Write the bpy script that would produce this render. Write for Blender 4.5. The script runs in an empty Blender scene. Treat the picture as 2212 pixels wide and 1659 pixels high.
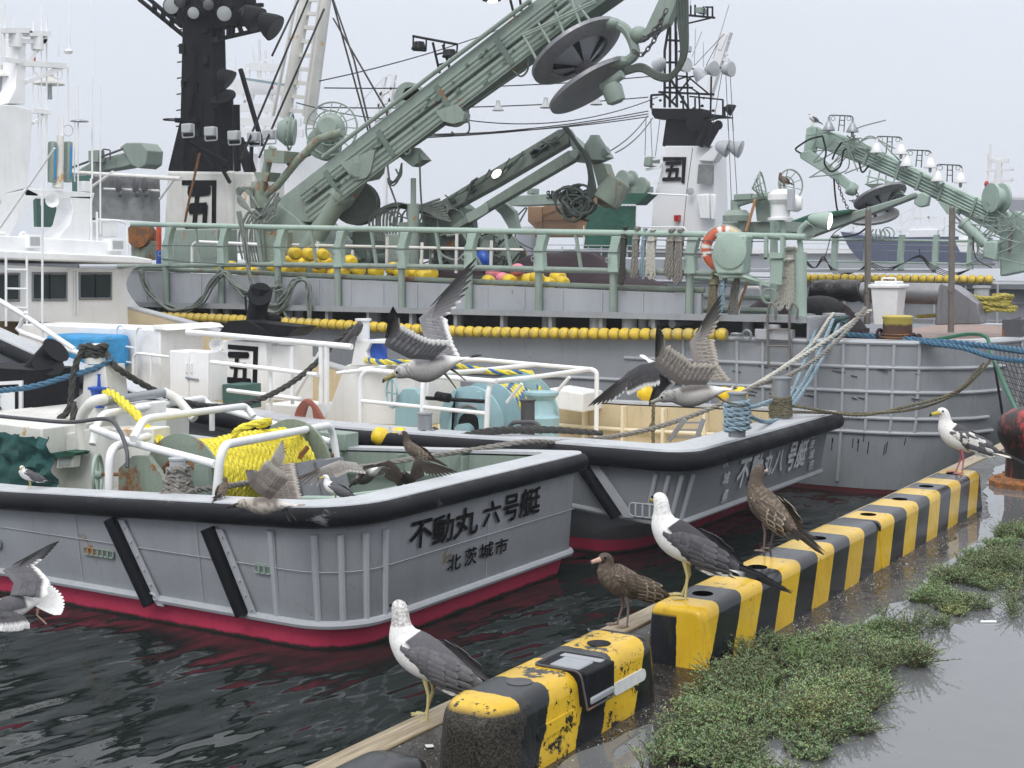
import bpy, bmesh, math, random
from mathutils import Vector, Matrix, noise as mnoise
SC = bpy.context.scene
COL = SC.collection
R = math.radians
random.seed(7)

# ---------------------------------------------------------------- camera, light
TH = R(31.7); FPX = 3072.0; PITCH = math.atan2(269.5, 3072); HC = 1.68
cam = bpy.data.cameras.new('camera'); camo = bpy.data.objects.new('camera', cam); COL.objects.link(camo)
cam.lens = 36 * FPX / 2212; cam.sensor_width = 36; cam.clip_end = 4000; cam.clip_start = 0.1
camo.location = (0, 0, HC)
camo.rotation_euler = (R(90) - PITCH, 0, TH - R(90))
SC.camera = camo
FW = Vector((math.cos(TH)*math.cos(PITCH), math.sin(TH)*math.cos(PITCH), -math.sin(PITCH)))
RT = Vector((math.sin(TH), -math.cos(TH), 0)); UP = RT.cross(FW)
def U(u, v, X=None, Y=None, Z=None, D=None):
    """point of the place seen at (u, v), on the plane X/Y/Z = const or at depth D"""
    d = FW + RT*((u-1106)/FPX) + UP*((829.5-v)/FPX)
    if X is not None: t = X/d.x
    elif Y is not None: t = Y/d.y
    elif Z is not None: t = (Z-HC)/d.z
    else: t = D
    return Vector((d.x*t, d.y*t, HC+d.z*t))

SUN_EL, SUN_AZ = R(48), R(196)      # direction the light comes from (azimuth, counter-clockwise from +X)
W = bpy.data.worlds.new('World'); SC.world = W; W.use_nodes = True
nt = W.node_tree; nt.nodes.clear()
o_ = nt.nodes.new('ShaderNodeOutputWorld'); bg = nt.nodes.new('ShaderNodeBackground')
sky = nt.nodes.new('ShaderNodeTexSky'); sky.sky_type = 'NISHITA'; sky.sun_disc = False
sky.sun_elevation = SUN_EL; sky.sun_rotation = R(90) - SUN_AZ; sky.dust_density = 4; sky.air_density = 1
tc = nt.nodes.new('ShaderNodeTexCoord'); sep = nt.nodes.new('ShaderNodeSeparateXYZ'); nt.links.new(tc.outputs['Generated'], sep.inputs[0])
ramp = nt.nodes.new('ShaderNodeValToRGB'); nt.links.new(sep.outputs['Z'], ramp.inputs[0])
ramp.color_ramp.elements[0].position = 0.0; ramp.color_ramp.elements[0].color = (7.7, 8.2, 9.1, 1)
ramp.color_ramp.elements[1].position = 1.0; ramp.color_ramp.elements[1].color = (20, 20, 20.2, 1)
e = ramp.color_ramp.elements.new(0.16); e.color = (8.2, 8.7, 9.6, 1)
cn = nt.nodes.new('ShaderNodeTexNoise'); cn.inputs['Scale'].default_value = 1.6; cn.inputs['Detail'].default_value = 3
nt.links.new(tc.outputs['Generated'], cn.inputs['Vector'])
cm = nt.nodes.new('ShaderNodeMapRange'); cm.inputs[3].default_value = 0.93; cm.inputs[4].default_value = 1.07
nt.links.new(cn.outputs[0], cm.inputs[0])
mul = nt.nodes.new('ShaderNodeVectorMath'); mul.operation = 'SCALE'; nt.links.new(ramp.outputs[0], mul.inputs[0]); nt.links.new(cm.outputs[0], mul.inputs['Scale'])
mx = nt.nodes.new('ShaderNodeMix'); mx.data_type = 'RGBA'; mx.inputs[0].default_value = 0.93   # cloud deck over the clear-sky dome
nt.links.new(sky.outputs[0], mx.inputs[6]); nt.links.new(mul.outputs[0], mx.inputs[7])
nt.links.new(mx.outputs[2], bg.inputs[0]); bg.inputs[1].default_value = 0.1; nt.links.new(bg.outputs[0], o_.inputs[0])
sl = bpy.data.lights.new('sun', 'SUN'); sl.energy = 1.3; sl.angle = R(25); sl.color = (1, .97, .93)
so = bpy.data.objects.new('sun', sl); COL.objects.link(so)
dv = Vector((math.cos(SUN_AZ)*math.cos(SUN_EL), math.sin(SUN_AZ)*math.cos(SUN_EL), math.sin(SUN_EL)))
so.rotation_euler = dv.to_track_quat('Z', 'Y').to_euler(); so.location = (0, -10, 30)
SC.view_settings.view_transform = 'Standard'; SC.view_settings.look = 'None'; SC.view_settings.exposure = 0.0; SC.view_settings.gamma = 1

# ---------------------------------------------------------------- materials
MATS = {}
def newmat(name):
    m = bpy.data.materials.new(name); m.use_nodes = True; MATS[name] = m
    nt = m.node_tree; return m, nt, nt.nodes['Principled BSDF']
def nd(nt, t, **k):
    n = nt.nodes.new(t)
    for a, b in k.items():
        if a.startswith('i_'):
            key = a[2:]; key = int(key) if key.isdigit() else key.replace('_', ' ')
            n.inputs[key].default_value = b
        else: setattr(n, a, b)
    return n
def lk(nt, a, b): nt.links.new(a, b)
def noisen(nt, scale, detail=4, vec=None, rough=.55):
    n = nd(nt, 'ShaderNodeTexNoise', i_Scale=scale, i_Detail=detail, i_Roughness=rough)
    if vec is not None: lk(nt, vec, n.inputs['Vector'])
    return n.outputs[0]
def rng(nt, x, a, b, c=0, d=1):
    n = nd(nt, 'ShaderNodeMapRange'); n.inputs[1].default_value = a; n.inputs[2].default_value = b; n.inputs[3].default_value = c; n.inputs[4].default_value = d
    lk(nt, x, n.inputs[0]); return n.outputs[0]
def mixc(nt, f, a, b):
    n = nd(nt, 'ShaderNodeMix', data_type='RGBA')
    for s, v in ((n.inputs[0], f), (n.inputs[6], a), (n.inputs[7], b)):
        if isinstance(v, (int, float)): s.default_value = v
        elif isinstance(v, tuple): s.default_value = (*v[:3], 1)
        else: lk(nt, v, s)
    return n.outputs[2]
def mth(nt, op, a, b=0.0, c=None):
    n = nd(nt, 'ShaderNodeMath', operation=op)
    for i, v in enumerate((a, b, c)):
        if v is None: continue
        if isinstance(v, (int, float)): n.inputs[i].default_value = v
        else: lk(nt, v, n.inputs[i])
    return n.outputs[0]
def objvec(nt, sc=(1, 1, 1)):
    t = nd(nt, 'ShaderNodeTexCoord'); m = nd(nt, 'ShaderNodeMapping'); m.inputs['Scale'].default_value = sc
    lk(nt, t.outputs['Object'], m.inputs[0]); return m.outputs[0]
def bump(nt, bs, h, strength=.3, dist=.02):
    b = nd(nt, 'ShaderNodeBump'); b.inputs['Strength'].default_value = strength; b.inputs['Distance'].default_value = dist
    lk(nt, h, b.inputs['Height']); lk(nt, b.outputs[0], bs.inputs['Normal'])
def paint(name, c, rough=.45, dirt=.25, rust=0.0, metal=0.0, sc=1.0, bmp=.15, streak=True, rustc=(.16, .06, .015), coat=0.0):
    """weathered paint: blotches, vertical grime streaks, optional rust patches"""
    m, nt, bs = newmat(name)
    v = objvec(nt); vs = objvec(nt, (3.5, 3.5, .35))
    big = noisen(nt, 1.3*sc, 5, v); fine = noisen(nt, 22*sc, 4, v); st = noisen(nt, 2.6*sc, 5, vs, .7)
    dark = tuple(x*.55 for x in c[:3]); lite = tuple(min(.92, x*1.12) for x in c[:3])
    col = mixc(nt, rng(nt, big, .3, .7), tuple(x*(1-.35*dirt) for x in c[:3]), lite if dirt > .1 else c)
    if streak: col = mixc(nt, rng(nt, st, .52, .8, 0, dirt*1.6), col, tuple(x*y for x, y in zip(dark, (1, .93, .82))))
    col = mixc(nt, rng(nt, fine, .55, .8, 0, dirt), col, dark)
    if rust > 0:
        rv = noisen(nt, 2.3*sc, 8, v, .7); msk = rng(nt, rv, .66-.22*rust, .72-.2*rust)
        rs = rng(nt, st, .68-.16*rust, .8-.1*rust, 0, .8)
        k = mth(nt, 'MAXIMUM', msk, rs)
        rc = mixc(nt, rng(nt, noisen(nt, 30*sc, 3, v), .35, .65), rustc, tuple(x*2.3 for x in rustc))
        col = mixc(nt, k, col, rc)
    lk(nt, col, bs.inputs['Base Color'])
    lk(nt, rng(nt, fine, .3, .8, rough, min(1, rough+.25)), bs.inputs['Roughness'])
    bs.inputs['Metallic'].default_value = metal
    if coat: bs.inputs['Coat Weight'].default_value = coat; bs.inputs['Coat Roughness'].default_value = .15
    h = mth(nt, 'ADD', mth(nt, 'MULTIPLY', big, 2.5), mth(nt, 'MULTIPLY', fine, .25))
    bump(nt, bs, h, bmp, .02)
    return m
def plain(name, c, rough=.5, metal=0.0, emit=None, var=.2, sc=8):
    m, nt, bs = newmat(name)
    n = noisen(nt, sc, 4, objvec(nt))
    lk(nt, mixc(nt, rng(nt, n, .3, .7), tuple(x*(1-var) for x in c), tuple(min(.95, x*(1+var*.6)) for x in c)), bs.inputs['Base Color'])
    bs.inputs['Roughness'].default_value = rough; bs.inputs['Metallic'].default_value = metal
    if emit: bs.inputs['Emission Color'].default_value = (*emit[:3], 1); bs.inputs['Emission Strength'].default_value = emit[3]
    return m
def vcolmat(name, rough=.6, var=.2, sc=40, sheen=0, coat=0, bmp=.2):
    m, nt, bs = newmat(name)
    a = nd(nt, 'ShaderNodeAttribute', attribute_name='Col')
    n = noisen(nt, sc, 3, objvec(nt))
    k = rng(nt, n, .3, .7, 1-var, 1+var*.4)
    s = nd(nt, 'ShaderNodeVectorMath', operation='SCALE'); lk(nt, a.outputs[0], s.inputs[0]); lk(nt, k, s.inputs['Scale'])
    lk(nt, s.outputs[0], bs.inputs['Base Color']); bs.inputs['Roughness'].default_value = rough
    if coat: bs.inputs['Coat Weight'].default_value = coat
    bump(nt, bs, n, bmp, .004)
    return m
def cloth(name, c, rough=.8):
    m, nt, bs = newmat(name); v = objvec(nt)
    n = noisen(nt, 2.2, 6, v, .65); f = noisen(nt, 60, 2, v)
    lk(nt, mixc(nt, rng(nt, n, .3, .7), tuple(x*.7 for x in c), tuple(x*1.25 for x in c)), bs.inputs['Base Color'])
    bs.inputs['Roughness'].default_value = rough; bump(nt, bs, mth(nt, 'ADD', n, mth(nt, 'MULTIPLY', f, .05)), .5, .12)
    return m

paint('hull_grey', (.33, .35, .378), .42, .20, .02, rustc=(.13, .09, .06), bmp=.14)
paint('hull_grey_worn', (.27, .288, .31), .42, .24, .06, bmp=.2)
paint('hull_grey_dark', (.225, .242, .265), .42, .22, .02, rustc=(.12, .08, .05), bmp=.14)
paint('cap_grey', (.46, .48, .51), .4, .3, bmp=.3)
paint('rib_grey', (.38, .40, .43), .38, .16)
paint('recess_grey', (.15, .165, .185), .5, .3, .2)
paint('red_bottom', (.52, .035, .095), .45, .25, 0, bmp=.2)
m_ = MATS['red_bottom']; nt_ = m_.node_tree; b_ = nt_.nodes['Principled BSDF']; v_ = objvec(nt_); s_ = nd(nt_, 'ShaderNodeSeparateXYZ'); lk(nt_, v_, s_.inputs[0]); src_ = b_.inputs['Base Color'].links[0].from_socket
k_ = rng(nt_, mth(nt_, 'ADD', s_.outputs['Z'], mth(nt_, 'MULTIPLY', mth(nt_, 'SUBTRACT', noisen(nt_, 4, 7, v_, .75), .5), .10)), -.035, -.065)
lk(nt_, mixc(nt_, k_, src_, (.018, .016, .012)), b_.inputs['Base Color'])
paint('white_paint', (.80, .81, .82), .35, .14, .0, bmp=.1)
paint('white_old', (.66, .66, .63), .45, .28, .22, rustc=(.35, .2, .07))
paint('white_far', (.78, .79, .81), .5, .1)
paint('sage', (.235, .295, .26), .45, .34, .16, rustc=(.2, .09, .03))
paint('sage_rusty', (.22, .27, .22), .5, .45, .55, rustc=(.13, .065, .025))
paint('sage_worn', (.19, .235, .205), .55, .6, .30, rustc=(.12, .06, .025), sc=1.5)
paint('sage_dark', (.12, .165, .14), .5, .35, .3)
paint('mint', (.32, .42, .37), .42, .28, .10, rustc=(.16, .08, .03))
paint('beige', (.56, .47, .31), .5, .3)
paint('beige_rib', (.74, .67, .5), .5, .15)
paint('sky_blue', (.30, .47, .52), .38, .2, .06)
paint('black_paint', (.012, .013, .016), .45, .4, 0, bmp=.3)
paint('rubber', (.007, .008, .012), .5, .5, 0, bmp=.4, sc=.8)
paint('rusty_iron', (.13, .07, .035), .75, .4, .9, sc=2)
paint('steel', (.33, .35, .38), .35, .3, 0, metal=.6)
paint('dark_steel', (.09, .09, .10), .45, .3, .15, metal=.4)
paint('steel_disc', (.24, .245, .26), .35, .45, 0, metal=.6, sc=.8)
paint('brown_box', (.27, .16, .085), .55, .25)
paint('grey_far', (.3, .32, .36), .6, .1)
paint('teal_paint', (.06, .14, .12), .5, .3)
cloth('green_tarp', (.012, .085, .055)); cloth('teal_tarp', (.012, .075, .07)); cloth('blue_tarp', (.03, .27, .55), .5)
cloth('grey_sheet', (.20, .21, .21)); cloth('net_purple', (.02, .008, .014)); cloth('net_black', (.012, .013, .015))
cloth('black_plastic', (.01, .01, .012), .3)
plain('blue_paint', (.015, .08, .42), .35); plain('white_plastic', (.78, .79, .8), .35, var=.06)
plain('yellow_float', (.80, .56, .02), .4, var=.25, sc=5); plain('pink_float', (.7, .22, .28), .4)
plain('orange_red', (.60, .085, .03), .5, var=.2); plain('red_lamp', (.4, .01, .01), .3)
plain('rope_yellow', (.74, .64, .05), .7, var=.35, sc=30); plain('rope_grey', (.23, .22, .20), .85, var=.35, sc=30)
plain('rope_dark', (.05, .05, .047), .85, var=.35, sc=30); plain('rope_white', (.50, .49, .44), .8, var=.3, sc=30)
plain('rope_blue', (.05, .14, .23), .75, var=.4, sc=30); plain('rope_paleblue', (.24, .34, .40), .8, var=.35, sc=30)
plain('rope_teal', (.06, .12, .13), .8, var=.4, sc=30); plain('rope_olive', (.15, .135, .085), .8, var=.4, sc=30)
plain('rope_mustard', (.42, .36, .08), .8, var=.35, sc=30); plain('hose_brown', (.28, .08, .05), .55, var=.2)
plain('hose_green', (.01, .12, .06), .45); plain('cable_black', (.012, .013, .015), .45); plain('cable_green', (.05, .07, .06), .5)
plain('hose_grey', (.17, .20, .18), .5, var=.3, sc=12); plain('pole_brown', (.19, .17, .155), .45, metal=.4)
plain('glass_lamp', (.40, .42, .43), .12, var=.05); plain('glass_dark', (.02, .035, .035), .06, var=.3, sc=2)
plain('lamp_lit', (.9, .9, .85), .3, emit=(1, .96, .85, 3.0)); plain('hull_navy', (.02, .035, .10), .4)
plain('wood_handle', (.42, .22, .10), .6); plain('ink_black', (.008, .008, .010), .45, var=.3); plain('ink_white', (.80, .84, .90), .45)
plain('reflector', (.62, .63, .63), .25, var=.12, sc=25); plain('black_hole', (.004, .004, .004), .9); MATS['black_hole'].node_tree.nodes['Principled BSDF'].inputs['Specular IOR Level'].default_value = 0
for k_, v_ in (('rubber', .10), ('black_paint', .08), ('cable_black', .15), ('ink_black', .1)): MATS[k_].node_tree.nodes['Principled BSDF'].inputs['Specular IOR Level'].default_value = v_
plain('net_cover', (.06, .055, .05), .9, var=.5, sc=60)
vcolmat('plumage', .8, .16, 90); MATS['plumage'].node_tree.nodes['Principled BSDF'].inputs['Specular IOR Level'].default_value = .2; vcolmat('multi', .45, .2, 14)
vcolmat('leaf', .5, .25, 30)
vcolmat('rope_multi', .7, .3, 40)

paint('red_dark', (.12, .014, .022), .6, .5)
m_, nt_, b_ = newmat('fender_rubber'); v_ = objvec(nt_, (1, .55, 1.6)); v2_ = objvec(nt_)
n1_ = noisen(nt_, 2.6, 9, v_, .75); sc_ = rng(nt_, n1_, .62, .66, 0, .55); cr_ = rng(nt_, noisen(nt_, 40, 3, v2_), .3, .8)
lk(nt_, mixc(nt_, sc_, mixc(nt_, cr_, (.006, .007, .010), (.016, .017, .021)), (.30, .31, .33)), b_.inputs['Base Color']); b_.inputs['Specular IOR Level'].default_value = .12
lk(nt_, rng(nt_, noisen(nt_, 3, 4, v2_), .3, .7, .32, .6), b_.inputs['Roughness']); bump(nt_, b_, mth(nt_, 'ADD', n1_, mth(nt_, 'MULTIPLY', cr_, .1)), .35, .02)
# ---------------------------------------------------------------- mesh builder
def frame(d):
    d = d.normalized(); a = Vector((0, 0, 1)) if abs(d.z) < .95 else Vector((1, 0, 0))
    s = d.cross(a).normalized(); return s, s.cross(d).normalized()
SCL = [1.0]       # size factor for round and bar stock on the far vessels
class MB:
    def __init__(s): s.v = []; s.f = []; s.c = None; s.cc = None
    def col(s, c): s.cc = c; s.c = s.c if s.c is not None else [(1, 1, 1)]*len(s.v); return s
    def av(s, pts):
        n = len(s.v); s.v.extend(Vector(p) for p in pts)
        if s.c is not None: s.c.extend([s.cc]*len(pts))
        return n
    def bx(s, x0, x1, y0, y1, z0, z1):
        n = s.av([(x0,y0,z0),(x1,y0,z0),(x1,y1,z0),(x0,y1,z0),(x0,y0,z1),(x1,y0,z1),(x1,y1,z1),(x0,y1,z1)])
        s.f += [(n,n+3,n+2,n+1),(n+4,n+5,n+6,n+7),(n,n+1,n+5,n+4),(n+1,n+2,n+6,n+5),(n+2,n+3,n+7,n+6),(n+3,n,n+4,n+7)]; return s
    def box(s, c, sz, M=None):
        h = Vector(sz)/2; P = []
        for z in (-1, 1):
            for x, y in ((-1,-1),(1,-1),(1,1),(-1,1)):
                q = Vector((x*h.x, y*h.y, z*h.z)); P.append(Vector(c) + (M @ q if M else q))
        n = s.av(P); s.f += [(n,n+3,n+2,n+1),(n+4,n+5,n+6,n+7),(n,n+1,n+5,n+4),(n+1,n+2,n+6,n+5),(n+2,n+3,n+7,n+6),(n+3,n,n+4,n+7)]; return s
    def bar(s, p, q, w, h=None):
        p, q = Vector(p), Vector(q); h = (h or w)*SCL[0]; w = w*SCL[0]; a, b = frame(q-p)
        P = [e + a*(i*w/2) + b*(j*h/2) for e in (p, q) for i, j in ((-1,-1),(1,-1),(1,1),(-1,1))]
        n = s.av(P); s.f += [(n,n+3,n+2,n+1),(n+4,n+5,n+6,n+7),(n,n+1,n+5,n+4),(n+1,n+2,n+6,n+5),(n+2,n+3,n+7,n+6),(n+3,n,n+4,n+7)]; return s
    def tube(s, pts, r, n=8, closed=False, cap=True):
        pts = [Vector(p) for p in pts]; N = len(pts)
        rr = [x*SCL[0] for x in r] if isinstance(r, (list, tuple)) else [r*SCL[0]]*N
        rings = []; prev = None
        for i, p in enumerate(pts):
            if closed: t = pts[(i+1) % N] - pts[i-1]
            else: t = pts[min(i+1, N-1)] - pts[max(i-1, 0)]
            if t.length < 1e-9: t = Vector((0, 0, 1))
            t.normalize()
            if prev is None: a = frame(t)[0]; b = t.cross(a)
            else:
                a = prev - t*prev.dot(t)
                a = a.normalized() if a.length > 1e-6 else frame(t)[0]; b = t.cross(a)
            prev = a
            rings.append(s.av([p + (a*math.cos(k*2*math.pi/n) + b*math.sin(k*2*math.pi/n))*rr[i] for k in range(n)]))
        m = N if closed else N-1
        for i in range(m):
            A, B = rings[i], rings[(i+1) % N]
            for k in range(n): s.f.append((A+k, A+(k+1) % n, B+(k+1) % n, B+k))
        if cap and not closed:
            s.f.append(tuple(rings[0]+k for k in reversed(range(n)))); s.f.append(tuple(rings[-1]+k for k in range(n)))
        return s
    def cyl(s, p, q, r0, r1=None, n=12): return s.tube([p, q], [r0, r0 if r1 is None else r1], n)
    def lathe(s, prof, o=(0,0,0), ax=(0,0,1), n=16):
        ax = Vector(ax).normalized(); a, b = frame(ax); o = Vector(o); rings = []
        for r, z in prof:
            rings.append(s.av([o + ax*z*SCL[0] + (a*math.cos(k*2*math.pi/n) + b*math.sin(k*2*math.pi/n))*max(r, 1e-4)*SCL[0] for k in range(n)]))
        for i in range(len(rings)-1):
            A, B = rings[i], rings[i+1]
            for k in range(n): s.f.append((A+k, A+(k+1) % n, B+(k+1) % n, B+k))
        s.f.append(tuple(rings[0]+k for k in reversed(range(n)))); s.f.append(tuple(rings[-1]+k for k in range(n)))
        return s
    def prism(s, pts, vec):
        pts = [Vector(p) for p in pts]; vec = Vector(vec); N = len(pts)
        a = s.av(pts); b = s.av([p+vec for p in pts])
        s.f.append(tuple(a+i for i in reversed(range(N)))); s.f.append(tuple(b+i for i in range(N)))
        for i in range(N): s.f.append((a+i, a+(i+1) % N, b+(i+1) % N, b+i))
        return s
    def ell(s, c, r, M=None, n=12, m=8):
        c = Vector(c); rings = []; r = [x*SCL[0] for x in r]
        for i in range(m+1):
            t = math.pi*i/m; P = []
            for k in range(n):
                q = Vector((math.sin(t)*math.cos(2*math.pi*k/n)*r[0], math.sin(t)*math.sin(2*math.pi*k/n)*r[1], math.cos(t)*r[2]))
                P.append(c + (M @ q if M else q))
            rings.append(s.av(P))
        for i in range(m):
            A, B = rings[i], rings[i+1]
            for k in range(n): s.f.append((A+k, B+k, B+(k+1) % n, A+(k+1) % n))
        return s
    def torus(s, c, ax, R_, r, n=24, k=8, a0=0, a1=360):
        a, b = frame(Vector(ax)); c = Vector(c); R_ = R_*SCL[0]; full = abs(a1-a0) >= 360
        m = n if full else n+1
        return s.tube([c + (a*math.cos(R(a0)+R(a1-a0)*i/n) + b*math.sin(R(a0)+R(a1-a0)*i/n))*R_ for i in range(m)], r, k, closed=full)
    def grid(s, rows, closed=False, flip=False):
        ids = [s.av(r) for r in rows]; N = len(rows[0])
        for i in range(len(rows)-1):
            A, B = ids[i], ids[i+1]
            for k in range(N if closed else N-1):
                q = (A+k, A+(k+1) % N, B+(k+1) % N, B+k); s.f.append(q[::-1] if flip else q)
        return s
    def quad(s, a, b, c, d): n = s.av([a, b, c, d]); s.f.append((n, n+1, n+2, n+3)); return s
    def rope(s, pts, r, pitch=None, strands=3, k=5, cols=None):
        """laid rope: helical strands round a path"""
        pts = smooth(pts, 6) if len(pts) < 40 else [Vector(p) for p in pts]
        L = 0; pitch = pitch or r*9; st = []
        step = pitch/8; P = resample(pts, step)
        fr = None; F = []
        for i, p in enumerate(P):
            t = (P[min(i+1, len(P)-1)] - P[max(i-1, 0)]).normalized()
            if fr is None: a = frame(t)[0]; b = t.cross(a)
            else: a = fr - t*fr.dot(t); a.normalize(); b = t.cross(a)
            fr = a; F.append((a, b))
        for j in range(strands):
            if cols: s.col(cols[j % len(cols)])
            Q = [p + (F[i][0]*math.cos(i*2*math.pi/8 + j*2*math.pi/strands) + F[i][1]*math.sin(i*2*math.pi/8 + j*2*math.pi/strands))*r*.52 for i, p in enumerate(P)]
            s.tube(Q, r*.56, k)
        return s
def dxfor(ur, ue, X):
    """depth of a box on plane X whose near edge shows at ue and far edge at ur"""
    return U(ur, 700, Y=U(ue, 700, X=X).y).x - X
def smooth(pts, k=6):
    pts = [Vector(p) for p in pts]
    if len(pts) < 3: return pts
    P = [pts[0]*2-pts[1]] + pts + [pts[-1]*2-pts[-2]]; out = []
    for i in range(1, len(P)-2):
        for j in range(k):
            t = j/k; a, b, c, d = P[i-1:i+3]
            out.append(((b*2) + (c-a)*t + (a*2-b*5+c*4-d)*t*t + (b*3-a-c*3+d)*t*t*t)*.5)
    out.append(pts[-1]); return out
def resample(pts, step):
    out = [pts[0].copy()]; acc = 0
    for a, b in zip(pts, pts[1:]):
        d = (b-a).length
        if d < 1e-9: continue
        t = step-acc
        while t <= d: out.append(a + (b-a)*(t/d)); t += step
        acc = (acc + d) % step if d < step-acc else d-(t-step)
    out.append(pts[-1].copy()); return out
def arc(pts, rad, k=5):
    """polyline with rounded corners"""
    pts = [Vector(p) for p in pts]; out = [pts[0]]
    for i in range(1, len(pts)-1):
        a, b, c = pts[i-1], pts[i], pts[i+1]
        ra = min(rad, (a-b).length*.48, (c-b).length*.48)
        p = b + (a-b).normalized()*ra; q = b + (c-b).normalized()*ra
        for j in range(k+1):
            t = j/k; out.append(p*(1-t)**2 + b*2*t*(1-t) + q*t*t)
    out.append(pts[-1]); return out
def sag(p, q, d, n=14):
    p, q = Vector(p), Vector(q)
    return [p.lerp(q, i/n) - Vector((0, 0, d*4*(i/n)*(1-i/n))) for i in range(n+1)]

# ---------------------------------------------------------------- objects
OFF = {}
def tagt(o, label, cat, group=None, kind=None):
    if label: o['label'] = label
    if cat: o['category'] = cat
    if group: o['group'] = group
    if kind: o['kind'] = kind
def link(name, mb, mat, off, ang=38, bevel=0):
    me = bpy.data.meshes.new(name); off = Vector(off)
    me.from_pydata([tuple(v-off) for v in mb.v], [], mb.f)
    if mb.c is not None:
        ca = me.color_attributes.new('Col', 'FLOAT_COLOR', 'POINT')
        buf = []
        for c in mb.c: buf.extend((*c[:3], 1))
        ca.data.foreach_set('color', buf)
    for m in (mat if isinstance(mat, (list, tuple)) else [mat]): me.materials.append(MATS[m])
    me.polygons.foreach_set('use_smooth', [True]*len(me.polygons)); me.update()
    bm = bmesh.new(); bm.from_mesh(me); bmesh.ops.recalc_face_normals(bm, faces=bm.faces); bm.to_mesh(me); bm.free()
    me.set_sharp_from_angle(angle=R(ang))
    o = bpy.data.objects.new(name, me); COL.objects.link(o)
    if bevel:
        b = o.modifiers.new('b', 'BEVEL'); b.width = bevel; b.segments = 2; b.limit_method = 'ANGLE'; b.angle_limit = R(40)
    return o
def thing(name, label, cat, loc=(0, 0, 0), group=None):
    o = bpy.data.objects.new(name, None); COL.objects.link(o); o.location = loc; o.empty_display_size = .2
    OFF[o.name] = Vector(loc); tagt(o, label, cat, group); return o
def islands(mb):
    par = list(range(len(mb.v)))
    def f(i):
        while par[i] != i: par[i] = par[par[i]]; i = par[i]
        return i
    for q in mb.f:
        a = f(q[0])
        for j in q[1:]: par[f(j)] = a
    g = {}
    for q in mb.f: g.setdefault(f(q[0]), []).append(q)
    out = []
    for fs in g.values():
        m = MB(); idx = {}
        for q in fs:
            for j in q:
                if j not in idx: idx[j] = len(m.v); m.v.append(mb.v[j])
            m.f.append(tuple(idx[j] for j in q))
        if mb.c is not None: m.c = [None]*len(m.v); [m.c.__setitem__(b, mb.c[a]) for a, b in idx.items()]
        out.append(m)
    return out
def each(name, mb, mat, par, **k):
    """every separate piece of the mesh becomes a part of its own"""
    return [part(name, m, mat, par, **k) for m in islands(mb)]
def part(name, mb, mat, par, label=None, **k):
    off = OFF[par.name]; o = link(name, mb, mat, off, **k); o.parent = par; OFF[o.name] = off
    if label: o['label'] = label
    return o
def solo(name, mb, mat, label, cat, group=None, kind=None, **k):
    xs = [v.x for v in mb.v]; ys = [v.y for v in mb.v]; zs = [v.z for v in mb.v]
    off = Vector(((min(xs)+max(xs))/2, (min(ys)+max(ys))/2, min(zs)))
    o = link(name, mb, mat, off, **k); o.location = off; tagt(o, label, cat, group, kind); OFF[o.name] = off; return o
def structure(name, mb, mat, **k):
    o = link(name, mb, mat, (0, 0, 0), **k); o['kind'] = 'structure'; return o
def pp(pts, X):
    return [U(p[0], p[1], X=(p[2] if len(p) > 2 else X)) for p in pts]
def plate(mb, pts, X, th): return mb.prism(pp(pts, X), (th, 0, 0))
_txt = {}
def glyph(ch, bold=.03):
    """outline of one character as flat polygons (verts, faces), about 1 x 1"""
    k = (ch, bold)
    if k not in _txt:
        c = bpy.data.curves.new('t', 'FONT'); c.body = ch; c.offset = bold; c.resolution_u = 3
        o = bpy.data.objects.new('t', c); COL.objects.link(o)
        dg = bpy.context.evaluated_depsgraph_get(); m = bpy.data.meshes.new_from_object(o.evaluated_get(dg))
        _txt[k] = ([v.co.copy() for v in m.vertices], [tuple(p.vertices) for p in m.polygons])
        bpy.data.objects.remove(o); bpy.data.meshes.remove(m); bpy.data.curves.remove(c)
    return _txt[k]
def write(mb, ch, o, ex, ey, bold=.03, shear=0.0, wob=0.0, lift=None):
    """put a character with lower-left corner o, width vector ex, height vector ey"""
    vs, fs = glyph(ch, 0.0); o, ex, ey = Vector(o), Vector(ex), Vector(ey)
    nrm = ex.cross(ey).normalized() if lift is None else Vector(lift)
    ring = [(0, 0)] + [(bold*.62*math.cos(k*math.pi/3+.3), bold*.8*math.sin(k*math.pi/3+.3)) for k in range(6)]
    for i, (dx, dy) in enumerate(ring):
        P = []
        for v in vs:
            x, y = v.x+dx, v.y+dy
            if wob:
                x += wob*mnoise.noise(Vector((v.x*4, v.y*4, ord(ch)*.1))); y += wob*mnoise.noise(Vector((v.x*4+9, v.y*4, ord(ch)*.1)))
            P.append(o + ex*(x + shear*y) + ey*(y+.12) + nrm*(.004+.0008*i))
        n = mb.av(P)
        for f in fs: mb.f.append(tuple(n+i for i in f))
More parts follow.
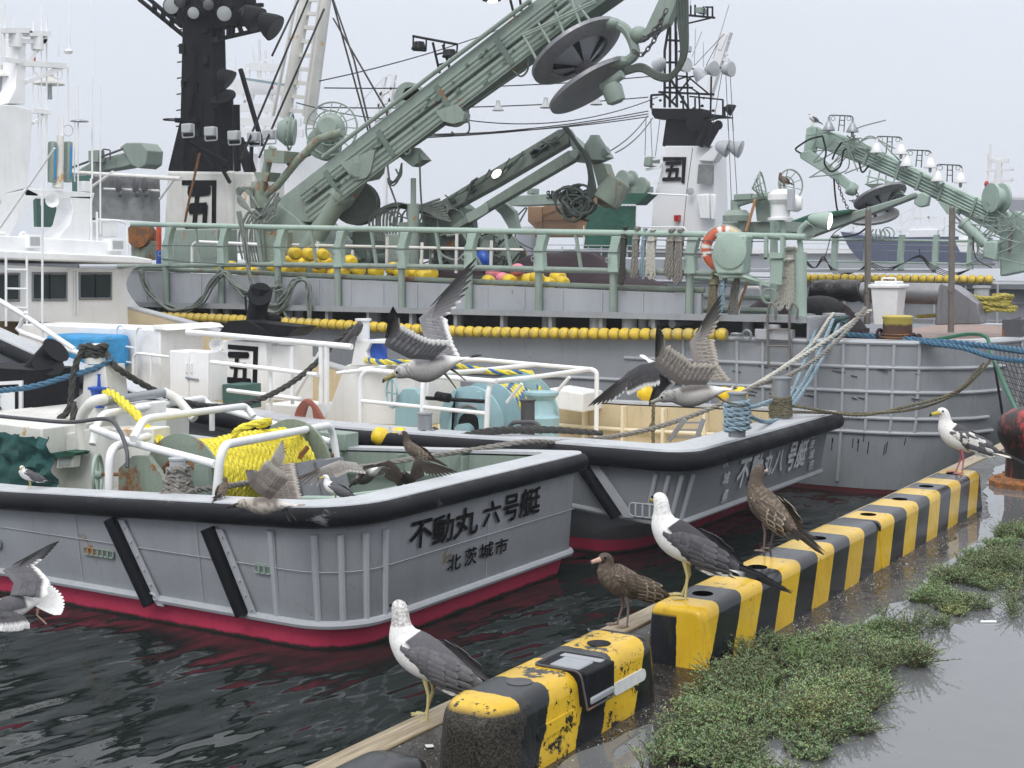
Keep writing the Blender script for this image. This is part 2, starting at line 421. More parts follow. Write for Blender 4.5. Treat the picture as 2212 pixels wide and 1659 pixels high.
# ---------------------------------------------------------------- setting
def ground_mat():
    m, nt, bs = newmat('wet_asphalt'); v = objvec(nt)
    vo = nd(nt, 'ShaderNodeTexVoronoi', i_Scale=95); lk(nt, v, vo.inputs['Vector'])
    big = noisen(nt, 1.7, 6, v, .65); mid = noisen(nt, 9, 5, v); fine = noisen(nt, 160, 2, v)
    st = rng(nt, vo.outputs['Color'], .2, .9)
    base = mixc(nt, rng(nt, mid, .3, .7), (.012, .011, .010), (.035, .032, .029))
    peb = mth(nt, 'MULTIPLY', rng(nt, st, .72, .8), rng(nt, vo.outputs['Distance'], .42, .2))
    base = mixc(nt, mth(nt, 'MULTIPLY', peb, .85), base, (.22, .21, .19))
    base = mixc(nt, rng(nt, noisen(nt, 5, 7, v, .7), .6, .7, 0, .6), base, (.04, .03, .018))
    lk(nt, base, bs.inputs['Base Color'])
    wet = rng(nt, mth(nt, 'ADD', mth(nt, 'MULTIPLY', big, .6), mth(nt, 'MULTIPLY', mid, .4)), .42, .58)
    lk(nt, rng(nt, wet, 0, 1, .05, .36), bs.inputs['Roughness']); bs.inputs['Specular IOR Level'].default_value = .42
    h = mth(nt, 'MULTIPLY', mth(nt, 'ADD', mth(nt, 'MULTIPLY', vo.outputs['Distance'], -1), mth(nt, 'MULTIPLY', fine, .4)), rng(nt, wet, 0, 1, .06, 1))
    bump(nt, bs, h, .35, .006); bs.inputs['IOR'].default_value = 1.38
    return m
ground_mat()
def water_mat():
    m, nt, bs = newmat('harbour_water')
    v = objvec(nt, (.75, 1.5, 1)); t = nd(nt, 'ShaderNodeVectorRotate', rotation_type='Z_AXIS'); t.inputs['Angle'].default_value = R(14); lk(nt, v, t.inputs[0])
    a = noisen(nt, 1.0, 1.6, t.outputs[0], .5); b = noisen(nt, 3.4, 1.2, t.outputs[0], .5)
    vm = objvec(nt, (.25, .35, 1)); calm = rng(nt, noisen(nt, .8, 2, vm), .38, .62, .35, 1.0)
    h = mth(nt, 'MULTIPLY', mth(nt, 'ADD', a, mth(nt, 'MULTIPLY', b, .16)), calm)
    bs.inputs['Base Color'].default_value = (.010, .014, .013, 1); bs.inputs['Roughness'].default_value = .008; bs.inputs['IOR'].default_value = 1.33
    bump(nt, bs, h, 1.0, .16); return m
water_mat()
def puddle_mat():
    m, nt, bs = newmat('puddle_water'); v = objvec(nt)
    n = noisen(nt, 6, 3, v)
    lk(nt, mixc(nt, n, (.115, .12, .125), (.14, .145, .15)), bs.inputs['Base Color']); bs.inputs['Roughness'].default_value = .035
    bs.inputs['IOR'].default_value = 1.36; bs.inputs['Coat Weight'].default_value = .25; bs.inputs['Coat Roughness'].default_value = .03
    bump(nt, bs, mth(nt, 'ADD', noisen(nt, 5, 2, v), mth(nt, 'MULTIPLY', noisen(nt, 40, 2, v), .03)), .1, .008); return m
puddle_mat()
def wood_mat():
    m, nt, bs = newmat('edge_timber'); v = objvec(nt, (.6, 14, 14)); n = noisen(nt, 6, 5, v, .6)
    lk(nt, mixc(nt, rng(nt, n, .3, .7), (.16, .12, .07), (.42, .35, .24)), bs.inputs['Base Color']); bs.inputs['Roughness'].default_value = .5; bump(nt, bs, n, .5, .01); return m
wood_mat()
def concrete_mat():
    m, nt, bs = newmat('quay_concrete'); v = objvec(nt); n = noisen(nt, 2, 8, v, .65)
    lk(nt, mixc(nt, rng(nt, n, .3, .7), (.09, .085, .078), (.2, .195, .18)), bs.inputs['Base Color']); bs.inputs['Roughness'].default_value = .8; bump(nt, bs, n, .4, .02); return m
concrete_mat()

QX0, QX1 = -40, 160
structure('quay', MB().bx(QX0, QX1, -60, 2.86, -.25, 0), 'wet_asphalt')
structure('quay_wall', MB().bx(QX0, QX1, 2.2, 2.96, -4.5, -.25), 'quay_concrete')
structure('water', MB().bx(-700, 1500, 2.96, 1600, -2.4, -2.18), 'harbour_water')
# timber edge beams along the quay
tb = thing('edge_timber', 'pale weathered timber beam along the quay edge beside the water', 'beam', (0, 2.92, -.25))
xs = [-12, -7.2, -2.6, 1.4, 4.93, 9.4, 13.9, 18.4, 24]
for a, b in zip(xs, xs[1:]):
    part('plank', MB().bx(a+.006, b-.006, 2.862, 2.985, -.25, .012+random.uniform(-.004, .004)), 'edge_timber', tb, bevel=.006)

def outline(pts, Z=0.0, wob=.04, step=.06, seed=0):
    P = [U(u, v, Z=Z) for u, v in pts]; P.append(P[0]); Q = resample(P, step)[:-1]
    return [q + Vector((mnoise.noise(q*6+Vector((seed, 0, 0))), mnoise.noise(q*6+Vector((0, 9+seed, 0))), 0))*wob for q in Q]
def sheet(name, pts, z, mat, **k):
    P = outline(pts, **k); bm = bmesh.new(); vs = [bm.verts.new((p.x, p.y, z)) for p in P]; f = bm.faces.new(vs)
    bmesh.ops.triangulate(bm, faces=[f]); me = bpy.data.meshes.new(name); bm.to_mesh(me); bm.free(); me.materials.append(MATS[mat])
    o = bpy.data.objects.new(name, me); COL.objects.link(o); o['kind'] = 'structure'; return o
PUD = [(1460, 1850), (1560, 1690), (1500, 1640), (1640, 1560), (1760, 1450), (1820, 1390), (1890, 1325), (1950, 1300), (2010, 1240), (2070, 1150), (2105, 1130), (2140, 1120), (2128, 1060), (2150, 1010),
       (2300, 960), (2500, 900), (3600, 900), (3600, 1850)]
sheet('puddle', PUD, .004, 'puddle_water')
sheet('puddle_patch', [(1170, 1700), (1250, 1640), (1330, 1600), (1400, 1560), (1430, 1600), (1400, 1660), (1380, 1720), (1250, 1790)], .004, 'puddle_water', seed=4)

# ---------------------------------------------------------------- striped kerb blocks
def stripe_mat(name, per, ph, slant, wear, duty=.5, chips=True, bare=None, endsplit=False):
    """yellow and black bands slanting down the faces, chipped, in block coordinates"""
    m, nt, bs = newmat(name); t = nd(nt, 'ShaderNodeTexCoord'); s = nd(nt, 'ShaderNodeSeparateXYZ'); lk(nt, t.outputs['Object'], s.inputs[0])
    v = objvec(nt)
    jag = noisen(nt, 9, 6, v, .75); fine = noisen(nt, 55, 4, v, .6)
    q = mth(nt, 'ADD', mth(nt, 'SUBTRACT', s.outputs['X'], mth(nt, 'MULTIPLY', s.outputs['Z'], slant)), mth(nt, 'MULTIPLY', mth(nt, 'SUBTRACT', jag, .5), .05*wear))
    fr = mth(nt, 'FRACT', mth(nt, 'ADD', mth(nt, 'DIVIDE', q, per), ph+40))
    k = mth(nt, 'LESS_THAN', fr, duty)
    if endsplit:     # the end face is black towards the water and yellow towards the road
        e = mth(nt, 'MULTIPLY', mth(nt, 'LESS_THAN', s.outputs['X'], .022), rng(nt, s.outputs['Z'], .22, .205)); yy = mth(nt, 'LESS_THAN', mth(nt, 'ADD', s.outputs['Y'], mth(nt, 'MULTIPLY', mth(nt, 'SUBTRACT', jag, .5), .03)), .0)
        k = mth(nt, 'ADD', mth(nt, 'MULTIPLY', e, yy), mth(nt, 'MULTIPLY', mth(nt, 'SUBTRACT', 1, e), k))
    yel = mixc(nt, rng(nt, noisen(nt, 3, 5, v), .3, .7), (.50, .31, .018), (.68, .445, .035))
    blk = mixc(nt, rng(nt, noisen(nt, 4, 5, v), .3, .7), (.006, .008, .011), (.018, .021, .026))
    chip = rng(nt, noisen(nt, 7, 9, v, .78), .66-.1*wear, .675-.1*wear)
    chip2 = rng(nt, noisen(nt, 26, 6, v, .7), .68-.05*wear, .70-.05*wear)
    yel = mixc(nt, mth(nt, 'MAXIMUM', chip, chip2), yel, (.014, .015, .016))
    col = mixc(nt, k, blk, yel)
    vs = objvec(nt, (7, 7, .8)); col = mixc(nt, rng(nt, noisen(nt, 4, 5, vs, .7), .55, .8, 0, .45), col, (.10, .075, .03))
    if bare is not None:     # paint worn off, aggregate showing
        bm_ = rng(nt, mth(nt, 'ADD', s.outputs['X'], mth(nt, 'MULTIPLY', mth(nt, 'SUBTRACT', noisen(nt, 5, 8, v, .7), .5), .5)), bare, bare-.03)
        topk = rng(nt, s.outputs['Z'], .235, .215); bm_ = mth(nt, 'MULTIPLY', bm_, topk)
        bits = rng(nt, noisen(nt, 14, 8, v, .75), .60, .62)
        bm_ = mth(nt, 'MULTIPLY', bm_, mth(nt, 'SUBTRACT', 1, bits))
        grit = mixc(nt, rng(nt, noisen(nt, 120, 3, v), .35, .7), (.008, .008, .007), (.07, .062, .05))
        col = mixc(nt, bm_, col, grit)
        lk(nt, rng(nt, bm_, 0, 1, .22, .7), bs.inputs['Roughness'])
        bump(nt, bs, mth(nt, 'ADD', mth(nt, 'MULTIPLY', mth(nt, 'MULTIPLY', noisen(nt, 120, 3, v), bm_), 2.2), mth(nt, 'MULTIPLY', fine, .3)), .5, .008)
    else:
        bs.inputs['Roughness'].default_value = .22; bump(nt, bs, mth(nt, 'ADD', mth(nt, 'MULTIPLY', fine, .3), chip), .25, .004)
    lk(nt, col, bs.inputs['Base Color']); bs.inputs['Specular IOR Level'].default_value = .25; bs.inputs['Coat Weight'].default_value = .12; bs.inputs['Coat Roughness'].default_value = .12
    return m
def block(x0, x1, y0, y1, h, r=.045, batter=.02, end0=.06, end1=.06, top_n=1, notch=None):
    """long block with rounded upper edges and rounded ends"""
    prof = [(y0, 0), (y0+batter, h-r)]
    for i in range(5): a = R(180-90*i/4); prof.append((y0+batter+r+r*math.cos(a), h-r+r*math.sin(a)))
    for i in range(5): a = R(90-90*i/4); prof.append((y1-batter-r+r*math.cos(a), h-r+r*math.sin(a)))
    prof += [(y1-batter, h-r), (y1, 0)]
    rows = []; mid = (y0+y1)/2
    def ring(x, k, kz):
        return [Vector((x, mid+(y-mid)*k, z*kz)) for y, z in prof]
    n = 6
    def endring(x, sg, e, a):
        q = 1-math.sin(a); return ring(x+sg*e*(1-math.cos(a)), 1-q*min(.75, e/.15*.7), 1-q*min(.35, e/.15*.3))
    for i in range(n+1): rows.append(endring(x0, 1, end0, R(90*i/n)))
    for i in range(n+1): rows.append(endring(x1, -1, end1, R(90-90*i/n)))
    mb = MB(); mb.grid(rows); N = len(prof)
    mb.f.append(tuple(range(N))); mb.f.append(tuple((len(rows)-1)*N+i for i in reversed(range(N))))
    return mb
stripe_mat('kerb_stripes', .48, .51, .65, .5, endsplit=True)
stripe_mat('kerb_stripes_second', .48, .275, .65, .45)
stripe_mat('kerb_stripes_worn', .45, .538, .6, 1.2, duty=.58, bare=.19)
stripe_mat('kerb_stripes_dark', .62, .1, .3, .6, duty=.3)
def holes(par, xs, y, h, r=.045):
    for x in xs:
        part('hole', MB().lathe([(r*.4, -.02), (r, -.001), (r, .0015), (r*.97, .002)], (x, y, h), n=20), 'black_hole', par)
def kerb(label, x0, x1, y0, y1, h, mat, hx, **k):
    t = thing('kerb_block', label, 'kerb block', (x0, (y0+y1)/2, 0), 'striped kerb blocks along the quay edge')
    part('concrete_body', block(x0, x1, y0, y1, h, **k), mat, t, ang=50); holes(t, hx, (y0+y1)/2, h); return t
kerb('long black and yellow kerb block with the white gull at its near end', 5.26, 7.56, 2.30, 2.60, .255, 'kerb_stripes', [5.52, 6.14, 6.95], end0=.05, end1=.004)
kerb('far black and yellow kerb block ending beside the red bollard', 7.567, 9.80, 2.29, 2.59, .255, 'kerb_stripes_second', [7.75, 8.35, 8.92, 9.55], end0=.004, end1=.05)
kw = kerb('worn foreground kerb block with a notch, reflector strips and bare rounded end', 3.70, 4.86, 2.32, 2.63, .25, 'kerb_stripes_worn', [], end0=.16, end1=.09, r=.06)
# notch (drainage slot with inset metal), reflectors, old stickers
part('slot', MB().bx(4.225, 4.425, 2.30, 2.52, .13, .2535), 'black_paint', kw, bevel=.008)
part('slot_rim', MB().tube(arc([(4.225, 2.302, .125), (4.225, 2.33, .256), (4.225, 2.52, .256), (4.425, 2.52, .256), (4.425, 2.33, .256), (4.425, 2.302, .125), (4.225, 2.302, .125)], .03), .0045, 6), 'dark_steel', kw)
part('slot_anchor', MB().bx(4.25, 4.36, 2.35, 2.47, .2, .259).bx(4.24, 4.41, 2.292, 2.31, .14, .165).bx(4.37, 4.41, 2.33, 2.5, .2, .257), 'hull_grey_worn', kw, bevel=.006)
def strip(x0, x1, z, r=.022):
    P = []
    for i in range(9): a = R(90+180*i/8); P.append((x0+r+r*math.cos(a), z+r*math.sin(a)))
    for i in range(9): a = R(-90+180*i/8); P.append((x1-r+r*math.cos(a), z+r*math.sin(a)))
    return MB().prism([(x, 2.324+.018*zz/.2-.008, zz) for x, zz in P], (0, .02, 0))
part('reflector', strip(4.47, 4.73, .125), 'reflector', kw)
part('reflector', strip(3.93, 4.20, .115), 'kerb_stripes_worn', kw, label='yellow painted over reflector strip')
for x in (4.03, 4.60): part('sticker_mark', MB().lathe([(.045, 0), (.045, .003), (.03, .0035)], (x, 2.46, .2495), n=20), 'dark_steel' if x < 4.3 else 'black_paint', kw)
kerb('dark kerb block with one yellow band at the bottom left corner of the quay', 2.35, 3.50, 2.40, 2.68, .17, 'kerb_stripes_dark', [3.12], end0=.05, end1=.12, r=.06)

# red and black mooring bollard
bl = thing('mooring_bollard', 'round headed rusty black and red iron bollard at the right edge of the quay', 'bollard', (10.95, 2.22, 0))
paint('bollard_paint', (.012, .010, .010), .35, .3, .62, sc=1.6, rustc=(.20, .016, .014), streak=False)
part('head', MB().lathe([(.19, .05), (.185, .2), (.2, .28), (.235, .33), (.255, .40), (.25, .47), (.215, .53), (.15, .57), (.07, .59), (.01, .595)], (10.95, 2.22, 0), n=36), 'bollard_paint', bl)
part('base_flange', MB().lathe([(.30, 0), (.30, .04), (.27, .06), (.2, .07)], (10.95, 2.22, 0), n=28), 'rusty_iron', bl)
for i in range(6):
    a = i*math.pi/3; part('bolt', MB().cyl((10.95+.25*math.cos(a), 2.22+.25*math.sin(a), .03), (10.95+.25*math.cos(a), 2.22+.25*math.sin(a), .075), .022, n=6), 'rusty_iron', bl)
# litter
solo('cigarette', MB().cyl(U(2118, 1343, Z=.008), U(2152, 1343, Z=.008), .006, n=8), 'white_plastic', 'tiny white cigarette end floating on the puddle', 'litter')

# ---------------------------------------------------------------- weeds along the kerb
def inside(p, poly):
    c = False; n = len(poly)
    for i in range(n):
        a, b = poly[i], poly[i-1]
        if (a.y > p.y) != (b.y > p.y) and p.x < (b.x-a.x)*(p.y-a.y)/(b.y-a.y)+a.x: c = not c
    return c
def tl(pts, Z=.03): return [U(1416+x*.36, 1062+y*.36, Z=Z) for x, y in pts]
patchA = tl([(-60, 1659), (-50, 1400), (80, 1260), (350, 1110), (380, 960), (600, 880), (950, 880), (1040, 800), (1400, 790), (1560, 790), (1740, 850), (1680, 930), (1540, 1060), (1410, 1110), (1400, 1230), (1230, 1330),
             (1260, 1390), (1120, 1470), (980, 1560), (860, 1659), (840, 1900), (-60, 1900)])
patchB = tl([(1340, 720), (1500, 620), (1680, 500), (1800, 390), (2000, 290), (2150, 215), (2300, 120), (2500, 60), (2600, 300), (2212, 520), (2030, 580), (1940, 690), (1700, 800), (1540, 760)])
patchC = tl([(2170, 520), (2212, 520), (2204, 700), (2185, 830), (2160, 840)])
def weeds():
    rnd = random.Random(3); mb = MB(); mb.col((1, 1, 1))
    def leaf(p, d, up, L, w, c):
        s = d.cross(up); s = s.normalized()*w if s.length > 1e-4 else Vector((w, 0, 0))
        n = mb.av([p, p+d*L*.45+s, p+d*L, p+d*L*.45-s]); mb.f.append((n, n+1, n+2, n+3))
        for i in range(4): mb.c[n+i] = c
    def plant(x, y, H, spread, dens):
        tone = mnoise.noise(Vector((x*3.1, y*3.1, 2)))
        k = .85 + .5*tone + rnd.uniform(-.15, .15)
        br = max(0, mnoise.noise(Vector((x*5, y*5, 9))) - .28)*2.2
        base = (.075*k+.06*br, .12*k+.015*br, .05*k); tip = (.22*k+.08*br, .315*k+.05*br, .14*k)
        for _ in range(dens):
            a = rnd.uniform(0, 2*math.pi); lean = rnd.uniform(.1, 1.0)*spread
            d = Vector((math.cos(a)*lean, math.sin(a)*lean, 1)).normalized(); L = H*rnd.uniform(.6, 1.2)
            p0 = Vector((x, y, 0)); n = 9; prev = p0
            for i in range(1, n+1):
                t = i/n; p = p0 + d*L*t + Vector((math.cos(a), math.sin(a), -.5))*L*.25*t*t*spread
                if p.z < .004: p.z = .006
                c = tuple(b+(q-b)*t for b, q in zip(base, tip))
                leaf(prev, (p-prev).normalized(), Vector((1, .2, .1)), (p-prev).length*2.1, .0011, (.09, .09, .04) if rnd.random() < .8 else (.14, .05, .02))
                prev = p
                for s in range(2 if t < .9 else 4):
                    b = rnd.uniform(0, 6.283); ld = Vector((math.cos(b), math.sin(b), rnd.uniform(.1, 1.0))).normalized()
                    c2 = tuple(q*rnd.uniform(.75, 1.3) for q in c)
                    leaf(p, ld, Vector((rnd.uniform(-1, 1), rnd.uniform(-1, 1), 1)), rnd.uniform(.008, .016), rnd.uniform(.0013, .0022), c2)
    for poly, N in ((patchA, 2500), (patchB, 1500), (patchC, 40)):
        x0, x1 = min(p.x for p in poly), max(p.x for p in poly); y0, y1 = min(p.y for p in poly), max(p.y for p in poly); k = 0; tries = 0
        while k < N and tries < N*60:
            tries += 1; x, y = rnd.uniform(x0, x1), rnd.uniform(y0, y1)
            w = Vector((mnoise.noise(Vector((x*7, y*7, 0))), mnoise.noise(Vector((x*7, y*7, 5))), 0))*.10
            if y > 2.27 or x > 13: continue
            if not inside(Vector((x, y, 0))+w, poly): continue
            dn = mnoise.noise(Vector((x*3.4, y*3.4, 4)))+.5*mnoise.noise(Vector((x*9, y*9, 1)))
            if dn < -.22 or (x > 6.2 and dn < -.02): continue
            hh = .04+.08*max(0, mnoise.noise(Vector((x*3.2, y*3.2, 0)))+.42); plant(x, y, hh, rnd.uniform(.5, 1.5), 3); k += 1
    # grass tufts
    for gx, gy in [(x, y) for x, y in [(690, 1230), (840, 1000), (1080, 1010), (1900, 400), (450, 1350), (1300, 830), (1600, 640)]]:
        q = U(1416+gx*.36, 1062+gy*.36, Z=.02)
        for _ in range(55):
            a = rnd.uniform(0, 6.283); L = rnd.uniform(.05, .13); ln = rnd.uniform(.3, 1.4); p = q + Vector((rnd.gauss(0, .03), rnd.gauss(0, .03), -.02)); d0 = Vector((math.cos(a)*ln*.4, math.sin(a)*ln*.4, 1)).normalized()
            c = (.13*rnd.uniform(.8, 1.2), .24*rnd.uniform(.8, 1.2), .05)
            for i in range(5):
                e = p + (d0 + Vector((math.cos(a)*ln, math.sin(a)*ln, -.35))*i*.16).normalized()*L/5
                s = Vector((-math.sin(a), math.cos(a), 0))*.0016*(1-i/5.5); n = mb.av([p-s, p+s, e+s*.8, e-s*.8]); mb.f.append((n, n+1, n+2, n+3))
                for j in range(4): mb.c[n+j] = c
                p = e
    me = bpy.data.meshes.new('weeds'); me.from_pydata([tuple(v) for v in mb.v], [], mb.f)
    ca = me.color_attributes.new('Col', 'FLOAT_COLOR', 'POINT'); buf = []
    for c in mb.c: buf.extend((*c, 1))
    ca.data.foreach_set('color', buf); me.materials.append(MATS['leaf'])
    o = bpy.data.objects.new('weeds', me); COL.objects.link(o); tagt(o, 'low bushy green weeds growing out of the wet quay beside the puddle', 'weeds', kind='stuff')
weeds()
def grit():
    rnd = random.Random(12); mb = MB(); mb.col((1, 1, 1))
    for _ in range(5200):
        x = rnd.uniform(3.2, 10.5); y = 2.31-abs(rnd.gauss(0, .16))-.01 if rnd.random() < .7 else rnd.uniform(1.3, 2.3)
        if rnd.random() < .25: y = rnd.uniform(2.66, 2.85)
        r = rnd.uniform(.0012, .0042)*(1.6 if rnd.random() < .04 else 1); c = rnd.choice([(.30, .29, .27), (.12, .11, .10), (.05, .045, .04), (.10, .06, .03), (.45, .44, .42)]); a = rnd.uniform(0, 3)
        n = mb.av([(x+r*math.cos(a), y+r*math.sin(a), .002), (x-r*math.sin(a), y+r*math.cos(a), .002), (x-r*math.cos(a), y-r*math.sin(a), .002), (x+r*math.sin(a), y-r*math.cos(a), .002), (x, y, r*1.1+.002)])
        for i in range(5): mb.c[n+i] = c
        mb.f += [(n, n+1, n+4), (n+1, n+2, n+4), (n+2, n+3, n+4), (n+3, n, n+4)]
    for _ in range(260):      # dead stalks and straw
        x = rnd.uniform(4.2, 9.5); y = 2.30-abs(rnd.gauss(0, .10)); a = rnd.gauss(0, .6); L = rnd.uniform(.02, .07); n = len(mb.v)
        mb.tube([(x, y, .004), (x+math.cos(a)*L, y+math.sin(a)*L, .006+rnd.random()*.01)], .0011, 4)
        for i in range(n, len(mb.v)): mb.c[i] = (.12, .075, .04)
    o = link('grit', mb, 'multi', (0, 0, 0), ang=20); tagt(o, 'fine gravel, straw and dirt scattered on the wet quay along the kerb', 'gravel', kind='stuff')
grit()
dp = MB(); rnd = random.Random(9)
for _ in range(14):
    x, y = rnd.uniform(3.6, 9.6), rnd.choice([rnd.uniform(2.66, 2.84), rnd.uniform(1.9, 2.25)]); r = rnd.uniform(.008, .02); dp.prism([(x+r*rnd.uniform(.6, 1.2)*math.cos(k*.785), y+r*rnd.uniform(.6, 1.2)*math.sin(k*.785), .003) for k in range(8)], (0, 0, .0015))
o = link('bird_droppings', dp, 'reflector', (0, 0, 0)); tagt(o, 'pale bird droppings spotting the quay', 'droppings', kind='stuff')
# haze over the harbour
hz = MB().bx(-60, 330, -60, 330, -5.6, 30); ho = link('haze', hz, [], (0, 0, 0)); ho['kind'] = 'stuff'; ho['label'] = 'thin pale sea mist hanging over the harbour'; ho['category'] = 'haze'
hm = bpy.data.materials.new('haze'); hm.use_nodes = True; hn = hm.node_tree; hn.nodes.clear(); ho_ = hn.nodes.new('ShaderNodeOutputMaterial'); hv = hn.nodes.new('ShaderNodeVolumePrincipled')
hv.inputs['Color'].default_value = (.93, .95, 1, 1); hv.inputs['Density'].default_value = 0.0009; hv.inputs['Anisotropy'].default_value = 0
hn.links.new(hv.outputs[0], ho_.inputs['Volume']); ho.data.materials.append(hm)
# ================================================================ skiff hulls
def plan(xl, xr, ys, yf, rl, rr, n=8, tilt=0.0):
    """plan outline: near side from far to stern, round the stern, far side back"""
    P = []; m = 26
    for i in range(m+1): P.append((xl, yf+(ys+rl-yf)*i/m))
    for i in range(1, n): a = R(180+90*i/n); P.append((xl+rl+rl*math.cos(a), ys+rl+rl*math.sin(a)))
    for i in range(9): P.append((xl+rl+(xr-rr-xl-rl)*i/8, ys))
    for i in range(1, n): a = R(270+90*i/n); P.append((xr-rr+rr*math.cos(a), ys+rr+rr*math.sin(a)))
    for i in range(m+1): P.append((xr, ys+rr+(yf-ys-rr)*i/m))
    return P
def bowin(P, yb, L, xc, k=1.0):
    """pull the outline together towards the bow"""
    out = []
    for x, y in P:
        t = max(0, (y-yb)/L); out.append((xc+(x-xc)*max(0.02, 1-k*t**2.2), y))
    return out

# ---------------------------------------------------------------- skiff six (foreground)
B1 = thing('work_boat', 'grey work boat with red bottom, black lettering on its stern and a yellow rope winch', 'boat', (13, 12, -2.1), 'pair of grey net skiffs moored stern to the quay')
def zt1(y): return -.70 - .05*min(max(0, y-8.4), 5) + max(0, (y-13.5))**1.6*.012
YF1 = 22.0
def lv1(xl, xr, ys, rl, rr): return bowin(plan(xl, xr, ys, YF1, rl, rr), 15.5, 7.5, 13.0)
def row(P, z): return [Vector((x, y, z(y) if callable(z) else z)) for x, y in P]
b1_low = lv1(10.86, 15.0, 8.72, .6, .18); b1_kn = lv1(10.62, 15.14, 8.44, .62, .2); b1_up = lv1(10.52, 15.20, 8.38, .66, .22)
part('bottom', MB().grid([row(b1_low, -3.0), row(lv1(10.72, 15.04, 8.56, .6, .18), -2.2), row(lv1(10.68, 15.08, 8.51, .6, .18), -1.93)]), 'red_bottom', B1, ang=60)
part('hull_plating', MB().grid([row(lv1(10.67, 15.09, 8.50, .6, .18), -1.945), row(b1_kn, -1.87), row(b1_up, lambda y: zt1(y)-.02)]), 'hull_grey', B1, ang=60)
part('knuckle_rail', MB().tube([Vector((x, y, -1.90)) for x, y in lv1(10.61, 15.15, 8.43, .62, .2)], .045, 8), 'rib_grey', B1)
fp = lv1(10.46, 15.24, 8.32, .68, .25)
part('rubber_fender', MB().tube([Vector((x, y, zt1(y)-.085)) for x, y in fp], .105, 14), 'fender_rubber', B1)
inner = lv1(10.80, 14.96, 8.74, .5, .15)
part('gunwale_cap', MB().grid([row(lv1(10.44, 15.26, 8.30, .68, .25), zt1), row(lv1(10.45, 15.25, 8.31, .68, .25), lambda y: zt1(y)+.03), row(inner, lambda y: zt1(y)+.035), row(inner, lambda y: zt1(y)-.02)]), 'cap_grey', B1, ang=30)
inr = MB().grid([row(inner, lambda y: zt1(y)), row(inner, -1.62)])
part('inner_bulwark', inr, 'sage', B1)
rb = MB()
for i, (x, y) in enumerate(inner):
    if i % 2 == 0:
        cx = 13.0; d = Vector((cx-x, 0, 0)).normalized() if 9.2 < y else Vector((0, 1, 0))
        rb.bar(Vector((x, y, zt1(y)-.03)) + d*.07, Vector((x, y, -1.6)) + d*.07, .035, .14)
each('frame', rb, 'sage', B1)
part('inner_pipe', MB().tube([Vector((13+(x-13)*.955, y+(.16 if y < 9.5 else 0), zt1(y)-.28)) for x, y in inner], .03, 8), 'mint', B1)
part('deck', MB().grid([[Vector((x, y, -1.6)) for x in (10.8, 15.1)] for y in (8.8, 12, 16, YF1)]), 'sage_dark', B1)
# ribs round the stern corner
rbm = MB()
def hullp(P, y0): return P
n0 = 27
for k in (-0.5, 2, 4, 6, 8):
    i = int(n0+k-1); t = (n0+k-1)-i
    f_ = lambda P: (P[i][0]+(P[i+1][0]-P[i][0])*t, P[i][1]+(P[i+1][1]-P[i][1])*t)
    x, y = f_(b1_up); x2, y2 = f_(b1_kn); rbm.cyl((x, y, -.98), (x2, y2, -1.86), .038, .034, n=8)
each('rib', rbm, 'rib_grey', B1)
# slanting fender bars with bolted flanges on the near side
for (ut, vt, ub, vb) in ((245, 1120, 330, 1305), (455, 1140, 530, 1328)):
    a = U(ut, vt, X=10.52); b = U(ub, vb, X=10.60); nf = Vector((-.05, 0, 0))
    part('fender_bar', MB().tube([a+nf, a.lerp(b, .5)+nf, b+nf], [.075, .072, .07], 10), 'rubber', B1)
    s = Vector((.0, -.15, 0)); fl = MB().prism([a+s*.55, a+s*1.15, b+s*1.15, b+s*.55], (-.02, 0, 0))
    for k in range(6): p = a.lerp(b, (k+.5)/6)+s*.92; fl.cyl(p, p+Vector((-.035, 0, 0)), .014, n=6)
    part('fender_flange', fl, 'rib_grey', B1)
sm1 = MB(); sm1.tube([Vector((x-.003 if x < 12 else x, y-.003, -1.36)) for x, y in lv1(10.557, 15.18, 8.40, .64, .2)][:60], .005, 5)
for yy in (10.3, 12.1, 13.9): sm1.tube([(10.512, yy, -.95), (10.612, yy, -1.84)], .005, 5)
sm1.tube([(13.1, 8.375, -.95), (13.1, 8.433, -1.84)], .005, 5); each('weld_seam', sm1, 'rib_grey', B1)
def scupper(u0, v0, u1, v1, X, nb, par, mat='sage'):
    a = U(u0, v0, X=X); b = U(u1, v1, X=X); y0, y1 = min(a.y, b.y), max(a.y, b.y); z0, z1 = min(a.z, b.z), max(a.z, b.z); r = (z1-z0)*.32; P = []
    for cx, cz, a0 in ((y1-r, z1-r, 0), (y0+r, z1-r, 90), (y0+r, z0+r, 180), (y1-r, z0+r, 270)):
        for k in range(5): t = R(a0+22.5*k); P.append(Vector((X-.012, cx+r*math.cos(t), cz+r*math.sin(t))))
    sc = part('freeing_port', MB().prism(P, (.01, 0, 0)), 'sage_dark' if mat == 'sage' else 'recess_grey', par)
    bars = MB()
    for k in range(nb): y = y0+(y1-y0)*(k+1)/(nb+1); bars.bx(X-.03, X-.014, y-.010, y+.010, z0+.008, z1-.008)
    bars.tube(P, .010, 6, closed=True); part('port_bars', bars, mat, sc)
scupper(183, 1181, 247, 1206, 10.57, 5, B1); scupper(551, 1216, 587, 1241, 10.57, 2, B1); scupper(-40, 1160, 3, 1185, 10.57, 3, B1)
part('towing_eye', MB().torus(U(333, 1290, X=10.60)+Vector((-.02, 0, 0)), (1, 0, .3), .05, .016, 14, 6), 'rib_grey', B1)
